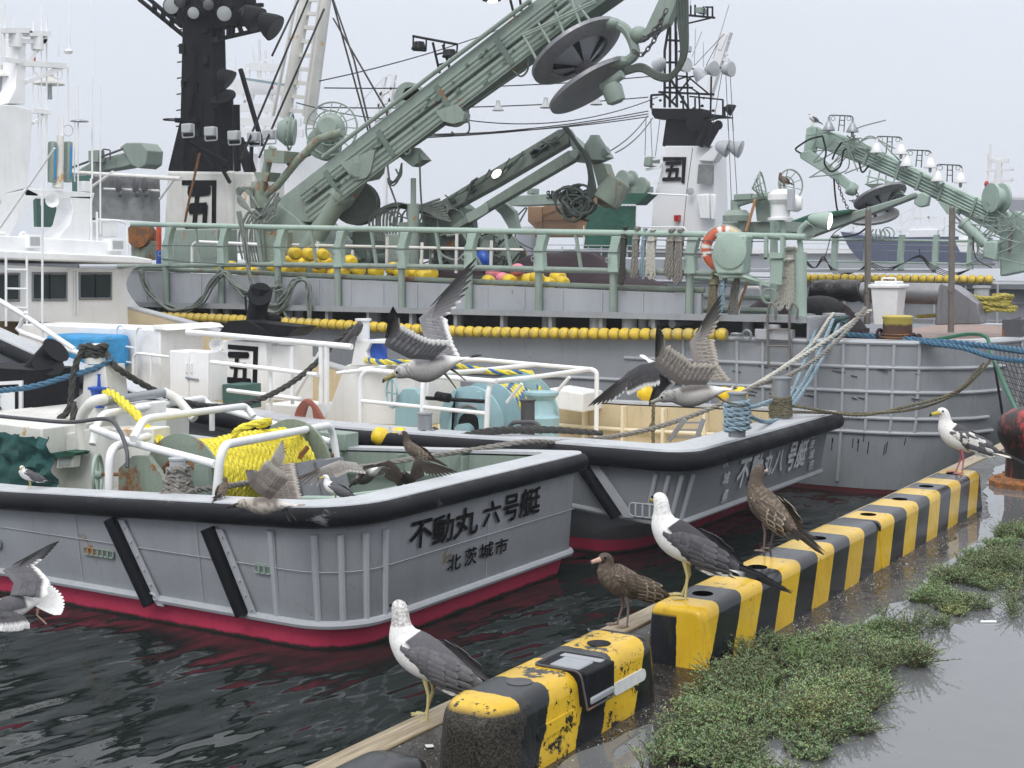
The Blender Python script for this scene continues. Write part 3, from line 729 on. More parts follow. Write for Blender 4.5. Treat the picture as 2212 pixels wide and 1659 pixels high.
# lettering on the transom
def trans(u, v, Y): return U(u, v, Y=Y)
def tline(mb, chars, boxes, Yf, bold, wob=.012, shear=.12, wf=1.05):
    """characters on the transom; Yf(z) gives the rake of the plate"""
    F = Yf if callable(Yf) else (lambda z: Yf)
    def at(u, v):
        y = F(-1.2)
        for _ in range(4): q = U(u, v, Y=y); y = F(q.z)
        return U(u, v, Y=y)
    for ch, (u0, v0, u1, v1) in zip(chars, boxes):
        um = (u0+u1)/2; top, bot = at(um, v0), at(um, v1); a, b = at(u0, (v0+v1)/2), at(u1, (v0+v1)/2); w = b.x-a.x
        write(mb, ch, Vector((bot.x-w*wf/2, bot.y, bot.z)), (w*wf, 0, 0), (0, top.y-bot.y, (top.z-bot.z)*1.02), bold, shear, wob, (0, -1, 0))
k6 = MB(); V_ = lambda x, y: ((960+x/5.027)*.8848, (1180+y/5.027)*.8848)
def bxs(L): return [(*V_(a, b), *V_(c, d)) for a, b, c, d in L]
tline(k6, '不動丸六号艇', bxs([(190, 430, 465, 800), (470, 385, 735, 740), (735, 300, 1025, 660), (1090, 215, 1310, 520), (1335, 125, 1535, 470), (1540, 60, 1790, 400)]), 8.385, .035)
part('boat_name', k6, 'ink_black', B1)
k6 = MB(); tline(k6, '北茨城市', bxs([(655, 870, 820, 1075), (865, 790, 1015, 1010), (1045, 730, 1215, 920), (1235, 680, 1395, 875)]), 8.405, .03, .008)
part('home_port', k6, 'ink_black', B1)
dm = MB()
for i, ch in enumerate('2M'):
    p = U(455+i*20, 1343+i*4, X=10.745); write(dm, ch, p, (0, -.11, 0), (0, 0, .12), .02, 0, 0, (-1, 0, 0))
part('draught_mark', dm, 'ink_black', B1)

def pipe(par, name, pts, X, r, mat='white_paint', rad=.18, n=10):
    return part(name, MB().tube(arc(pp(pts, X), rad), r, n), mat, par)
# rails over the winch (near loop X~11.0, far loop X~14.8), joined by bars running across
rl = MB()
rl.tube(arc(pp([(466, 1085, 11.05), (478, 962, 11.05), (716, 918, 14.6), (728, 992, 14.6)], 11), .22), .048, 12)
rl.tube(arc(pp([(236, 1068, 11.05), (236, 968, 11.05), (320, 943, 11.9)], 11), .2), .048, 12)
rl.tube(pp([(200, 925, 12.0), (280, 955, 11.05 if 0 else 11.4), (466, 1003, 11.05)], 11), .046, 12)
rl.tube(arc(pp([(288, 948, 11.2), (310, 905, 11.6), (530, 877, 14.6), (548, 900, 14.6)], 11), .2), .046, 12)
rl.tube(arc(pp([(200, 960, 12.0), (215, 895, 12.2), (440, 860, 15), (458, 885, 15)], 11), .2), .046, 12)
rl.tube(pp([(470, 880, 15), (590, 915, 14.9), (716, 955, 14.6)], 14.6), .042, 10)
rl.tube(pp([(458, 885, 15), (458, 930, 15)], 15), .04, 8)
part('winch_guard_rail', rl, 'white_paint', B1)
# bent pipe gantry with steel roller
g = MB(); g.tube(arc(pp([(182, 985, 12.4), (170, 905, 12.4), (200, 866, 12.4), (226, 862, 12.6)], 12.4), .25), [.075]*100 if 0 else .07, 12)
g.tube(arc(pp([(352, 845, 13.9), (382, 860, 14.0), (420, 905, 14.0)], 14), .2), .062, 12)
gs = each('gantry_leg', g, 'white_old', B1); ga = gs[0]
part('roller', MB().tube(pp([(222, 868, 12.6), (354, 848, 13.9)], 13), .062, 14), 'steel', ga)
# deckhouse of the foreground boat
dh = MB()
dh.prism(pp([(-60, 935), (105, 950), (105, 1065), (-60, 1075)], 11.9) if 0 else pp([(88, 948), (195, 925), (330, 925), (330, 1100), (88, 1100)], 12.4), (dxfor(369, 330, 12.4), 0, 0))
dh.prism(pp([(-120, 900), (90, 925), (88, 1100), (-120, 1100)], 12.0), (2.6, 0, 0))
part('deckhouse', dh, 'white_old', B1, bevel=.02)
part('winch_housing', MB().prism(pp([(190, 870), (300, 872), (300, 1000), (180, 1000)], 13.2), (.5, 0, 0)), 'white_paint', B1, bevel=.02)
# capstan post with foot
cp = MB(); cp.prism(pp([(182, 790), (226, 788), (235, 870), (225, 905), (118, 905), (118, 895), (178, 850)], 13.0), (.35, 0, 0))
part('bitt_stand', cp, 'white_old', B1, bevel=.01)
c0 = U(205, 785, X=13.15)
bt = part('bitt', MB().lathe([(.135, 0), (.135, .07), (.10, .1), (.10, .2), (.155, .22), (.155, .25), (.13, .26)], c0, n=20), 'white_old', B1)
# exhaust box and funnel mark, black box at the left
ex = MB(); ex.prism(pp([(-90, 790), (72, 800), (72, 900), (-90, 900)], 13.4), (dxfor(172, 72, 13.4), 0, 0))
exb = part('exhaust_box', ex, 'black_paint', B1)
part('exhaust_opening', MB().prism([p+Vector((.15, 0, .012)) for p in pp([(-60, 794), (66, 802), (66, 812), (-60, 806)], 13.4)], (.7, 0, 0)), 'black_hole', exb)
part('exhaust_pipe', MB().lathe([(.19, 0), (.19, .55), (.215, .6)], U(70, 812, X=13.9), (.1, -.75, .65), 20), 'black_paint', exb)
part('exhaust_flap', MB().lathe([(.22, 0), (.22, .02)], U(104, 790, X=13.75), (-.3, -.6, .8), 20), 'black_paint', exb)
part('mark_panel', MB().prism(pp([(-30, 826), (47, 822), (47, 892), (-30, 894)], 13.36), (.03, 0, 0)), 'white_paint', B1)
mk = MB(); mk.prism(pp([(-20, 833), (38, 830), (38, 885), (32, 885), (32, 838), (-20, 840)], 13.34), (.012, 0, 0)); p = U(-22, 885, X=13.345)
write(mk, '五', p, (0, -.26, 0), (0, 0, .26), .06, 0, .02, (-1, 0, 0)); part('funnel_mark', mk, 'ink_black', B1)
# blue fairlead bucket on the stand
part('bucket_sheave', MB().lathe([(.085, 0), (.09, .12), (.125, .235), (.15, .24), (.15, .27), (.03, .28), (.02, .42), (.035, .44)], U(216, 880, X=13.0), n=24), 'blue_paint', B1)
# floodlight under a green cover
fl_ = part('floodlight', MB().prism(pp([(124, 983), (160, 978), (157, 1010), (121, 1013)], 12.2), (.12, 0, 0)), 'white_old', B1, bevel=.01)
part('lens', MB().prism(pp([(128, 986), (155, 983), (153, 1005), (126, 1008)], 12.195), (.02, 0, 0)), 'glass_lamp', fl_)
part('cover', MB().prism(pp([(103, 980), (140, 974), (166, 978), (160, 985), (104, 990)], 12.15), (.22, 0, 0)), 'green_tarp', fl_)
# hand wheel and brake frames at the winch
hw = U(211, 1025, X=11.5)
h = part('hand_wheel', MB().torus(hw, (.55, -.8, 0), .23, .022, 28, 8).bar(hw+Vector((0, 0, .23)), hw-Vector((0, 0, .23)), .03).cyl(hw-Vector((.03, -.04, 0)), hw+Vector((.03, -.04, 0)), .05), 'mint', B1)
part('spindle', MB().tube(pp([(211, 1025, 11.5), (300, 1024, 11.7), (435, 1025, 11.9)], 11.5), .022, 8), 'rusty_iron', h)
# rope winch
WC = U(398, 1052, X=11.75)
w = part('winch_near_flange', MB().lathe([(.30, 0), (.30, .05), (.44, .06), (.60, .02), (.62, .0), (.62, -.03), (.30, -.04)], WC, (1, 0, 0), 40), 'sage_rusty', B1)
part('winch_drum_rim', MB().torus(WC-Vector((.05, 0, 0)), (1, 0, 0), .33, .028, 32, 8).cyl(WC+Vector((.1, 0, 0)), WC+Vector((.12, 0, 0)), .32, n=28), 'rusty_iron', w)
part('gear_case', MB().lathe([(.17, 0), (.17, .22), (.12, .26)], WC+Vector((-.35, -.1, -.24)), (1, -.2, 0), 18), 'sage', w)
part('winch_far_flange', MB().lathe([(.60, 0), (.60, .04), (.2, .05)], WC+Vector((1.9, 0, 0)), (1, 0, 0), 40), 'sage_rusty', B1)
part('winch_drum', MB().cyl(WC, WC+Vector((1.9, 0, 0)), .25, n=20), 'rusty_iron', B1)
fr = MB()
for s in (0, 1):
    y = WC.y + (-.38 if s else .55)
    fr.prism([(WC.x-.12, y-.18, -1.6), (WC.x-.12, y-.10, -.62), (WC.x-.12, y+.10, -.62), (WC.x-.12, y+.18, -1.6)], (.07, 0, 0))
fr.prism([(WC.x+2.0, WC.y-.4, -1.6), (WC.x+2.0, WC.y-.1, -.5), (WC.x+2.0, WC.y+.1, -.5), (WC.x+2.0, WC.y+.4, -1.6)], (.06, 0, 0))
each('winch_frame', fr, 'sage', B1)
bf = MB(); bf.prism(pp([(255, 1075), (255, 1012), (285, 985), (318, 985), (345, 1020), (348, 1090)], 11.35), (.07, 0, 0)); bf.prism(pp([(312, 1080), (312, 1010), (330, 1000), (352, 1030), (354, 1090)], 11.28), (.05, 0, 0))
part('brake_frame', bf, 'sage_rusty', B1, bevel=.008); part('guide_shaft', MB().tube(pp([(345, 1040, 11.4), (400, 1030, 12.2)], 11.4), .07, 12), 'rusty_iron', B1)
# level wind behind and grey hatch box
part('level_wind', MB().tube(pp([(560, 1010, 12.6), (700, 985, 14.2), (720, 985, 14.3)], 13), .04, 10).tube(arc(pp([(700, 985, 14.2), (700, 1002, 14.2), (735, 1008, 14.3)], 14), .1), .03, 8).bar(*pp([(645, 990, 13.2), (665, 965, 13.3)], 13), .05), 'rusty_iron', B1)
gb = MB(); gb.prism(pp([(620, 1000), (640, 1000), (740, 1085), (620, 1085)], 12.4) if 0 else pp([(560, 1015), (640, 1000), (660, 1085), (570, 1090)], 12.2), (.5, 0, 0)); gb.prism(pp([(656, 1000), (682, 998), (700, 1085), (668, 1088)], 12.5), (.5, 0, 0))
each('hatch_box', gb, 'steel_disc', B1)
# locker boxes in the stern well
lk_ = MB().bx(12.35, 14.2, 9.15, 10.2, -1.6, -1.06); part('deck_locker', lk_, 'sage', B1, bevel=.02)
lc = MB()
for y in (9.4, 9.9): lc.bar((12.335, y, -1.1), (12.335, y, -1.22), .02)
each('latch', lc, 'steel', B1)
each('well_pipe', MB().tube(arc([(12.1, 10.3, -1.6), (12.1, 10.3, -.98), (12.15, 9.5, -.93), (12.4, 9.05, -.95), (14.6, 9.05, -.95)], .15), .035, 10).tube([(12.2, 10.0, -.98), (14.4, 9.3, -.98)], .03, 8), 'mint', B1)
part('side_locker', MB().prism(pp([(660, 930), (745, 938), (745, 975), (660, 965)], 14.9), (.3, 0, 0)), 'sage', B1, bevel=.015)
# post with mooring rope near the stern quarter
def bollard_post(par, u, v, X, r, h, mat='rib_grey'):
    p = U(u, v, X=X); return p, part('bitt', MB().lathe([(r, -.05), (r, h-.03), (r*1.12, h-.02), (r*1.12, h), (r*.9, h+.004)], p, n=18), mat, par)
bp, _ = bollard_post(B1, 385, 1085, 10.95, .085, .48)
# ropes of the foreground boat
def coil(mb, c, r, n, rr, h, jit=.15, seed=1, rope=True, cols=None):
    rnd = random.Random(seed); P = []
    for i in range(n*14+1):
        a = 2*math.pi*i/14; k = 1+rnd.uniform(-jit, jit)*.3; P.append(Vector(c) + Vector((math.cos(a)*r*k, math.sin(a)*r*k, h*i/(n*14)+rnd.uniform(-1, 1)*jit*rr)))
    (mb.rope(P, rr, cols=cols) if rope else mb.tube(P, rr, 8)); return mb
m_ = MB(); coil(m_, bp+Vector((0, 0, .06)), .115, 6, .034, .32, .9); coil(m_, bp+Vector((0, 0, .0)), .16, 3, .036, .12, .9, 2)
m_.rope([bp+Vector((.1, -.05, .12)), U(480, 1052, X=11.6), U(560, 1040, X=12.4), U(640, 1030, X=13.0), U(760, 1012, X=13.6), U(900, 990, X=14.3), U(1000, 975, X=14.9), U(1130, 955, X=15.4)] +
        sag(U(1130, 955, X=15.4), U(1640, 830, X=19.6), .25, 8)[1:] + sag(U(1640, 830, X=19.6), U(1870, 665, X=23.3), .25, 8)[1:], .036)
solo('mooring_rope', m_, 'rope_grey', 'long grey rope from the post by the yellow winch up to the ribbed grey ship', 'rope')
yr = MB(); Y = Vector((1, 0, 0)); rnd = random.Random(5)
for layer, (rad, nturn, a0) in enumerate(((.44, 30, .04), (.495, 29, .07))):
    P = []
    for i in range(nturn*16+1):
        a = 2*math.pi*i/16; x = a0 + (1.80-2*a0)*abs(i/(nturn*16)); k = rad + .012*math.sin(i*.37) + rnd.uniform(-.004, .004)
        P.append(WC + Vector((x+.04, math.cos(a)*k, math.sin(a)*k)))
    if layer == 1: yr.rope(P, .036, pitch=.24, strands=3, k=4)
    else: yr.tube(P, .03, 5)
yr.rope([WC+Vector((.6, -.2, .52)), U(520, 925, X=12.4), U(580, 910, X=12.8), WC+Vector((1.4, .1, .56))], .045)
yr.rope([U(205, 850, X=13.2), U(240, 850, X=12.9), U(290, 890, X=12.6), U(325, 932, X=12.5), U(370, 965, X=12.5), WC+Vector((.8, .45, .35))], .06)
solo('yellow_rope', yr, 'rope_yellow', 'thick bright yellow rope wound on the rusty winch drum', 'rope')
rp = MB(); coil(rp, c0+Vector((0, 0, .1)), .13, 3, .036, .1, .5); coil(rp, c0+Vector((0, 0, .22)), .16, 1, .04, .02, .5)
rp.rope([c0+Vector((-.15, .05, .2)), U(160, 800, X=12.9), U(150, 880, X=12.85), U(128, 905, X=12.8), U(118, 930, X=12.8), U(130, 945, X=12.8), U(150, 925, X=12.8), U(160, 890, X=12.82), U(158, 870, X=12.85)], .045)
rp.rope([c0+Vector((.1, -.1, .15))] + sag(U(250, 792, X=13.1), U(725, 740, X=17.5), .75, 16) + [U(765, 705, X=17.7)], .045)
solo('hanging_rope', rp, 'rope_dark', 'dark frayed rope wrapped on the white post and sagging across to the anchor hook', 'rope')
solo('blue_rope', MB().rope([U(-80, 848, X=12.6), U(20, 842, X=12.6), U(80, 833, X=12.7), U(150, 812, X=12.9), U(215, 792, X=13.0), U(240, 775, X=13.05)], .04), 'rope_blue', 'faded blue rope running from the left edge to the white post', 'rope')
solo('cable', MB().tube(smooth(pp([(-60, 893, 11.6), (60, 905, 11.6), (150, 912, 11.5), (230, 905, 11.4), (258, 930, 11.3), (274, 975, 11.2), (275, 1010, 11.15)], 11.5), 6), .024, 8), 'dark_steel', 'grey cable looping over the foreground boat from the left edge down to the rail', 'cable')
# teal tarpaulin with folds
def drape(corners, n, m, amp, seed, thick=.012):
    a, b, c, d = corners; rows = []
    for i in range(n+1):
        r_ = []
        for j in range(m+1):
            p = a.lerp(b, j/m).lerp(d.lerp(c, j/m), i/n); k = mnoise.noise(Vector((j*.22+i*.05, i*.16, seed)))*amp*1.3 + mnoise.noise(Vector((j*.6-i*.3, i*.3, seed+5)))*amp*.35
            r_.append(p + Vector((-k, 0, mnoise.noise(Vector((j*.6, seed, 1)))*amp*.5*(1-i/n))))
        rows.append(r_)
    mb = MB(); mb.grid(rows); mb.grid([[p+Vector((thick, 0, 0)) for p in r_] for r_ in rows], flip=True); return mb
solo('tarpaulin', drape(pp([(-90, 925), (105, 948), (112, 1060), (-90, 1060)], 11.55), 22, 34, .13, 3), 'teal_tarp', 'dark teal tarpaulin hung over the side of the foreground boat behind the small white gull', 'tarpaulin')
# pair of yellow floats on a knotted line
def floatpair(u, v, X, r, ls, label, ropemat='rope_white', drop=.5):
    c = U(u, v, X=X); t = thing('float_pair', label, 'float', c, 'pairs of yellow floats tied to the skiffs')
    for s in (-1, 1):
        o = RT*(s*r*1.0); part('float', MB().lathe([(r*.25, -r), (r*.8, -r*.75), (r*1.0, -.2*r), (r*1.0, .2*r), (r*.8, r*.75), (r*.25, r)], c+o, RT*.9+Vector((0, 0, .3*s)), 18), 'yellow_float', t)
    part('line', MB().rope([c+Vector((0, 0, r)), c-Vector((.06, .03, 0)), c-Vector((0.05, .02, drop*.5)), c-Vector((0, 0, drop))], r*.22).ell(c-Vector((.03, 0, drop*.6)), (r*.45, r*.45, r*.6)), ropemat, t)
floatpair(842, 943, 15.9, .13, 1, 'yellow floats hanging on the fender between the two boats')

# ================================================================ skiff eight (behind)
B2 = thing('work_boat', 'grey work boat with pale lettering on its stern, beige well and light blue winch', 'boat', (19, 12, -2.1), 'pair of grey net skiffs moored stern to the quay')
YF2 = 27.0
def zt2(y):
    pts = [(6, -.70), (9, -.70), (11, -.73), (13.5, -.72), (16.4, -.50), (18.4, -.10), (20.2, .30), (24, 1.1), (27, 1.6)]
    for (a, za), (b, zb) in zip(pts, pts[1:]):
        if y <= b: t = max(0, (y-a)/(b-a)); return za+(zb-za)*t
    return pts[-1][1]
def lv2(xl, xr, ys, rl, rr): return bowin(plan(xl, xr, ys, YF2, rl, rr), 17, 10.5, 19.0)
b2_kn = lv2(16.05, 21.50, 7.52, .40, .15); b2_up = lv2(15.95, 21.35, 7.31, .42, .15)
def zk2(y): return -1.64 + max(0, y-7.7)*.085 if y < 12 else -1.27 + (y-12)*.12
part('bottom', MB().grid([row(lv2(16.5, 21.0, 8.6, .6, .3), -3.0), row(lv2(16.35, 21.1, 8.35, .6, .2), -2.2), row(lv2(16.32, 21.15, 8.3, .6, .2), -2.0)]), 'red_bottom', B2, ang=60)
part('lower_hull', MB().grid([row(lv2(16.32, 21.15, 8.3, .6, .2), -2.0), row(lv2(16.15, 21.3, 8.0, .5, .2), -1.76), row(b2_kn, zk2)]), 'hull_grey_worn', B2, ang=60)
part('hull_plating', MB().grid([row(b2_kn, zk2), row(b2_up, lambda y: zt2(y)-.02)]), 'hull_grey_dark', B2, ang=60)
part('knuckle_rail', MB().tube([Vector((x, y, zk2(y))) for x, y in lv2(16.04, 21.51, 7.51, .40, .15)], .04, 8), 'rib_grey', B2)
part('rubber_fender', MB().tube([Vector((x, y, zt2(y)-.12)) for x, y in lv2(15.88, 21.42, 7.24, .45, .15)], .125, 14), 'fender_rubber', B2)
in2 = lv2(16.32, 21.08, 7.72, .3, .12)
part('gunwale_cap', MB().grid([row(lv2(15.86, 21.43, 7.23, .45, .15), zt2), row(lv2(15.87, 21.42, 7.24, .45, .15), lambda y: zt2(y)+.03), row(in2, lambda y: zt2(y)+.035), row(in2, lambda y: zt2(y)-.02)]), 'cap_grey', B2, ang=30)
part('inner_bulwark', MB().grid([row(in2, lambda y: zt2(y)), row(in2, -1.55)]), 'beige', B2)
fm2 = MB()
for i, (x, y) in enumerate(in2):
    if i % 1 == 0 and y < 16:
        d = Vector(((-1 if x > 19 else 1)*.07, 0, 0)) if 8.2 < y else Vector((0, .07, 0)); fm2.bar(Vector((x, y, zt2(y)-.03))+d, Vector((x, y, -1.5))+d, .05, .13)
each('frame', fm2, 'beige_rib', B2)
part('inner_stringer', MB().tube([Vector((19+(x-19)*.965, y+(.12 if y < 8.6 else 0), zt2(y)-.42)) for x, y in in2 if y < 16], .03, 8), 'beige_rib', B2)
part('deck', MB().grid([[Vector((x, y, -1.5)) for x in (16.3, 21.1)] for y in (8.0, 12, 16, 21)]), 'beige', B2)
# side details
a = U(1250, 988, X=15.93); b = U(1335, 1115, X=16.0)
part('fender_bar', MB().tube([a+Vector((-.05, 0, 0)), b+Vector((-.05, 0, 0))], [.085, .075], 10), 'rubber', B2)
part('fender_flange', MB().prism([a+Vector((0, -.1, 0)), a+Vector((0, -.24, 0)), b+Vector((0, -.24, 0)), b+Vector((0, -.1, 0))], (-.03, 0, 0)), 'rib_grey', B2)
scupper(1360, 1085, 1420, 1120, 15.98, 3, B2, 'cap_grey')
for y_ in (8.15, 7.95):
    pass
sr = MB()
for k in (.3, 2.5, 4.5, 6.5):
    i = int(26+k); (x, y), (x2, y2) = b2_up[i], b2_kn[i]; sr.cyl((x, y, -1.0), (x2, y2, zk2(y2)), .03, n=8)
each('rib', sr, 'rib_grey', B2)
W_ = lambda x, y: ((1740+x/6.9125)*.8848, (1030+y/6.9125)*.8848)
def bx2(L): return [(*W_(a, b), *W_(c, d)) for a, b, c, d in L]
Y8 = lambda z: 7.285 + (-.75-z)*.24
k8 = MB(); tline(k8, '不動丸八号艇', bx2([(345, 620, 555, 1120), (565, 575, 765, 1060), (800, 510, 960, 920), (965, 475, 1150, 870), (1190, 355, 1340, 840), (1345, 335, 1525, 770)]), Y8, .035, .012, .03, .9)
part('boat_name', k8, 'ink_white', B2)
k8 = MB(); tline(k8, '茨城県', bx2([(165, 585, 250, 770), (145, 860, 240, 1060), (130, 1155, 215, 1370)]), Y8, .03, .006, .05); tline(k8, '北茨城市', bx2([(1625, 155, 1695, 275), (1612, 315, 1685, 455), (1600, 480, 1675, 630), (1590, 650, 1665, 830)]), Y8, .03, .006, .05)
part('home_port', k8, 'ink_white', B2)
# guard rails
T2 = lambda x, y: (743.2+.24*x, 725.5+.24*y)
def t2(L, X): return pp([(*T2(p[0], p[1]), (p[2] if len(p) > 2 else X)) for p in L], X)
gr = MB(); XN, XF = 16.7, 20.3
gr.tube(arc(t2([(148, 830), (150, 300), (740, 358), (1370, 412)], XN), .22), .038, 12)
gr.tube(arc(t2([(700, 860), (712, 350), (1180, 318, 18.5), (1720, 258, XF)], XN), .22), .038, 12)
gr.tube(arc(t2([(1282, 880), (1300, 415), (1700, 375, 18.3), (2212, 300, XF), (2275, 320, XF), (2270, 960, XF)], XN), .22), .038, 12)
gr.tube(t2([(-60, 335), (200, 305)], XN), .03, 10)
gr.tube(arc(t2([(150, 300, XN), (560, 265, 18.5), (1200, 210, XF), (1720, 258, XF), (2240, 302, XF)], XF), .2), .035, 12)
gr.tube(t2([(145, 585), (700, 640), (1290, 700)], XN), .03, 10)
gr.tube(t2([(1465, 600, 17.6), (1600, 430, 17.6)], XN), .025, 8); gr.tube(t2([(1880, 545, 20), (2030, 370, 20)], XN), .03, 8)
part('winch_guard_rail', gr, 'white_paint', B2)
# light blue winch
C2 = U(1019, 915, X=17.5); X2 = U(1122, 897, Y=C2.y).x; Lw = X2-C2.x
part('winch_flange', MB().lathe([(.28, 0), (.30, .05), (.54, .03), (.56, .01), (.56, -.03), (.3, -.05)], C2, (1, 0, 0), 44), 'sky_blue', B2)
part('winch_flange', MB().lathe([(.70, 0), (.70, .04), (.2, .05)], C2+Vector((Lw, 0, -.02)), (1, 0, 0), 48), 'sky_blue', B2)
part('winch_inner_flange', MB().lathe([(.60, 0), (.60, .03), (.2, .04)], C2+Vector((.42, 0, 0)), (1, 0, 0), 44), 'sky_blue', B2)
part('brake_band', MB().torus(C2-Vector((.06, 0, .02)), (1, 0, 0), .30, .03, 32, 8), 'steel', B2)
part('drum_hub', MB().cyl(C2-Vector((.1, 0, 0)), C2+Vector((Lw, 0, 0)), .17, n=20), 'cable_black', B2)
part('motor', MB().lathe([(.12, 0), (.12, .25), (.09, .28), (.05, .3)], C2-Vector((.3, 0, .1)), (1, 0, 0), 18), 'sky_blue', B2)
wf = MB()
for dy in (-.42, .42): wf.prism([(C2.x-.15, C2.y+dy-.12, -1.5), (C2.x-.15, C2.y+dy*.55, -.25), (C2.x-.15, C2.y+dy*.4, -.25), (C2.x-.15, C2.y+dy+.12, -1.5)], (.06, 0, 0))
each('winch_frame', wf, 'sky_blue', B2)
part('side_bracket', MB().prism(t2([(455, 820), (465, 560), (530, 475), (640, 475), (680, 540), (672, 820)], 17.2), (.12, 0, 0)), 'sky_blue', B2, bevel=.01)
hw2 = C2 + Vector((-.1, 0, 0)); hc = U(*T2(430, 515), X=17.25)
hh = part('hand_wheel', MB().torus(hc, (.8, -.5, 0), .22, .018, 28, 8).bar(hc-Vector((0, 0, .22)), hc+Vector((0, 0, .22)), .022).bar(hc-Vector((.1, .18, 0)), hc+Vector((.1, .18, 0)), .022), 'sky_blue', B2)
part('guide_shaft', MB().tube(t2([(740, 560), (1260, 590)], 17.2), .03, 8).cyl(*t2([(835, 540), (890, 552)], 17.18), .07, n=14).cyl(*t2([(895, 552), (948, 560)], 17.18), .07, n=14), 'cable_black', B2)
part('warping_drum', MB().lathe([(.26, 0), (.25, .28), (.27, .36), (.24, .37), (.20, .42), (.19, .62), (.26, .70), (.26, .74), (.05, .75)], U(*T2(1775, 900), X=18.1)-Vector((0, 0, .08)), n=28), 'sky_blue', B2)
rb2 = MB(); rnd = random.Random(8)
P = []
for i in range(24*16+1):
    a = 2*math.pi*i/16; x = .5 + (Lw-.62)*i/(24*16); P.append(C2+Vector((x, math.cos(a)*(.47+.02*math.sin(i*.3)), math.sin(a)*(.47+.02*math.sin(i*.3)))))
rb2.rope(P, .038, pitch=.26, cols=[(.75, .62, .05), (.04, .14, .36), (.72, .62, .12)])
rb2.rope(t2([(200, 215, 17.6), (330, 235, 17.2), (540, 240, 17.3), (1040, 275, 18.6), (1350, 325, 18.8), (1640, 330, 18.9), (1700, 350, 18.9), (1750, 440, 18.9), (1780, 540, 18.8), (1860, 700, 18.7), (1880, 800, 18.6)], 18), .045, cols=[(.75, .62, .05), (.04, .14, .36), (.72, .62, .12)])
solo('two_colour_rope', rb2, 'rope_multi', 'blue and yellow twisted rope wound on the light blue winch', 'rope')
# stern well: aluminium ladder, bitts, ropes
lad = thing('ladder', 'small aluminium ladder leaning in the beige well of the second boat', 'ladder', U(1480, 950, X=17.6))
for o in (0, 1): part('rail', MB().bar(*pp([(1445+o*58, 952), (1480+o*40, 905)], 17.5), .03, .06), 'steel', lad)
for k in range(3): t = (k+.5)/3; part('rung', MB().bar(U(1445+35*t, 952-47*t, X=17.5), U(1503+17*t, 952-47*t, X=17.5), .025), 'steel', lad)
def laidcoil(u, v, X, r, rr, n, h, mat, label, post=None, ph=.4, par=B2, pm='steel', extra=None):
    p = U(u, v, X=X)
    part('bitt', MB().lathe([(post, -.05), (post, ph-.03), (post*1.15, ph-.02), (post*1.15, ph), (post*.9, ph+.004)], p, n=18), pm, par)
    m = coil(MB(), p+Vector((0, 0, .03)), r, n, rr, h, .3)
    if extra: [m.rope(e, rr*.9) for e in extra(p)]
    solo('mooring_rope', m, mat, label, 'rope'); return p
laidcoil(1592, 935, 16.9, .15, .035, 6, .38, 'rope_paleblue', 'pale blue rope coiled on the stern bitt of the second boat', .11, .52, extra=lambda p: [sag(p+Vector((.12, 0, .3)), U(1690, 900, X=20.2), .12, 6)])
laidcoil(1686, 905, 19.9, .15, .026, 8, .3, 'rope_olive', 'olive rope coiled on the far stern bitt below the pale blue lines', .14, .62,
         extra=lambda p: [[p+Vector((.1, -.1, .1)), U(1800, 892, X=20.8), U(1900, 892, X=21.2), U(2000, 878, X=21.8), U(2080, 840, X=22.2), U(2130, 790, X=22.5), U(2145, 765, X=22.8)],
                          [p+Vector((.1, -.1, .2)), U(1850, 897, X=20.9), U(1950, 880, X=21.5), U(2060, 848, X=22), U(2125, 785, X=22.5)]])
laidcoil(918, 968, 16.2, .17, .042, 4, .22, 'rope_dark', 'dark grey rope wound round the post and laid along the black fender', .10, .5, extra=lambda p: [[p+Vector((0, -.1, .05+.03*k)), U(980, 955-k*5, X=16.1), U(1060, 935-k*3, X=16.1), U(1180, 930-2*k, X=16.3), U(1300, 936, X=16.5)] for k in range(3)])
pl2 = MB()
for k, (ua, va, ub, vb) in enumerate(((1700, 870, 1768, 690), (1706, 872, 1800, 690), (1712, 876, 1812, 700))): pl2.rope(sag(U(ua, va, X=20.3), U(ub, vb, X=23.2), .1, 8), .03)
pl2.rope([U(1585, 860, X=17.5), U(1620, 880, X=18.5), U(1680, 860, X=20.1)], .03)
solo('mooring_lines', pl2, 'rope_paleblue', 'pale blue mooring lines slanting from the second boat up to the ribbed ship', 'rope')
floatpair(1412, 848, 19.8, .13, 1, 'yellow floats on the far rail of the beige well, under the flying gulls', 'rope_olive', .9)
floatpair(1582, 852, 20.4, .12, 1, 'yellow floats beside the pale blue coil at the stern corner', 'rope_white', .45)
part('tail_post', MB().lathe([(.10, -.1), (.10, .45), (.12, .46), (.12, .48)], U(1140, 935, X=17.2), n=16), 'dark_steel', B2)
part('rope_guide', MB().tube(arc(pp([(1095, 936), (1105, 912), (1160, 912), (1172, 936)], 16.4), .1), .03, 8), 'dark_steel', B2)
part('white_locker', MB().prism(t2([(1840, 470), (2150, 520), (2148, 690), (1930, 660)], 20.4), (.7, 0, 0)), 'white_paint', B2, bevel=.02)
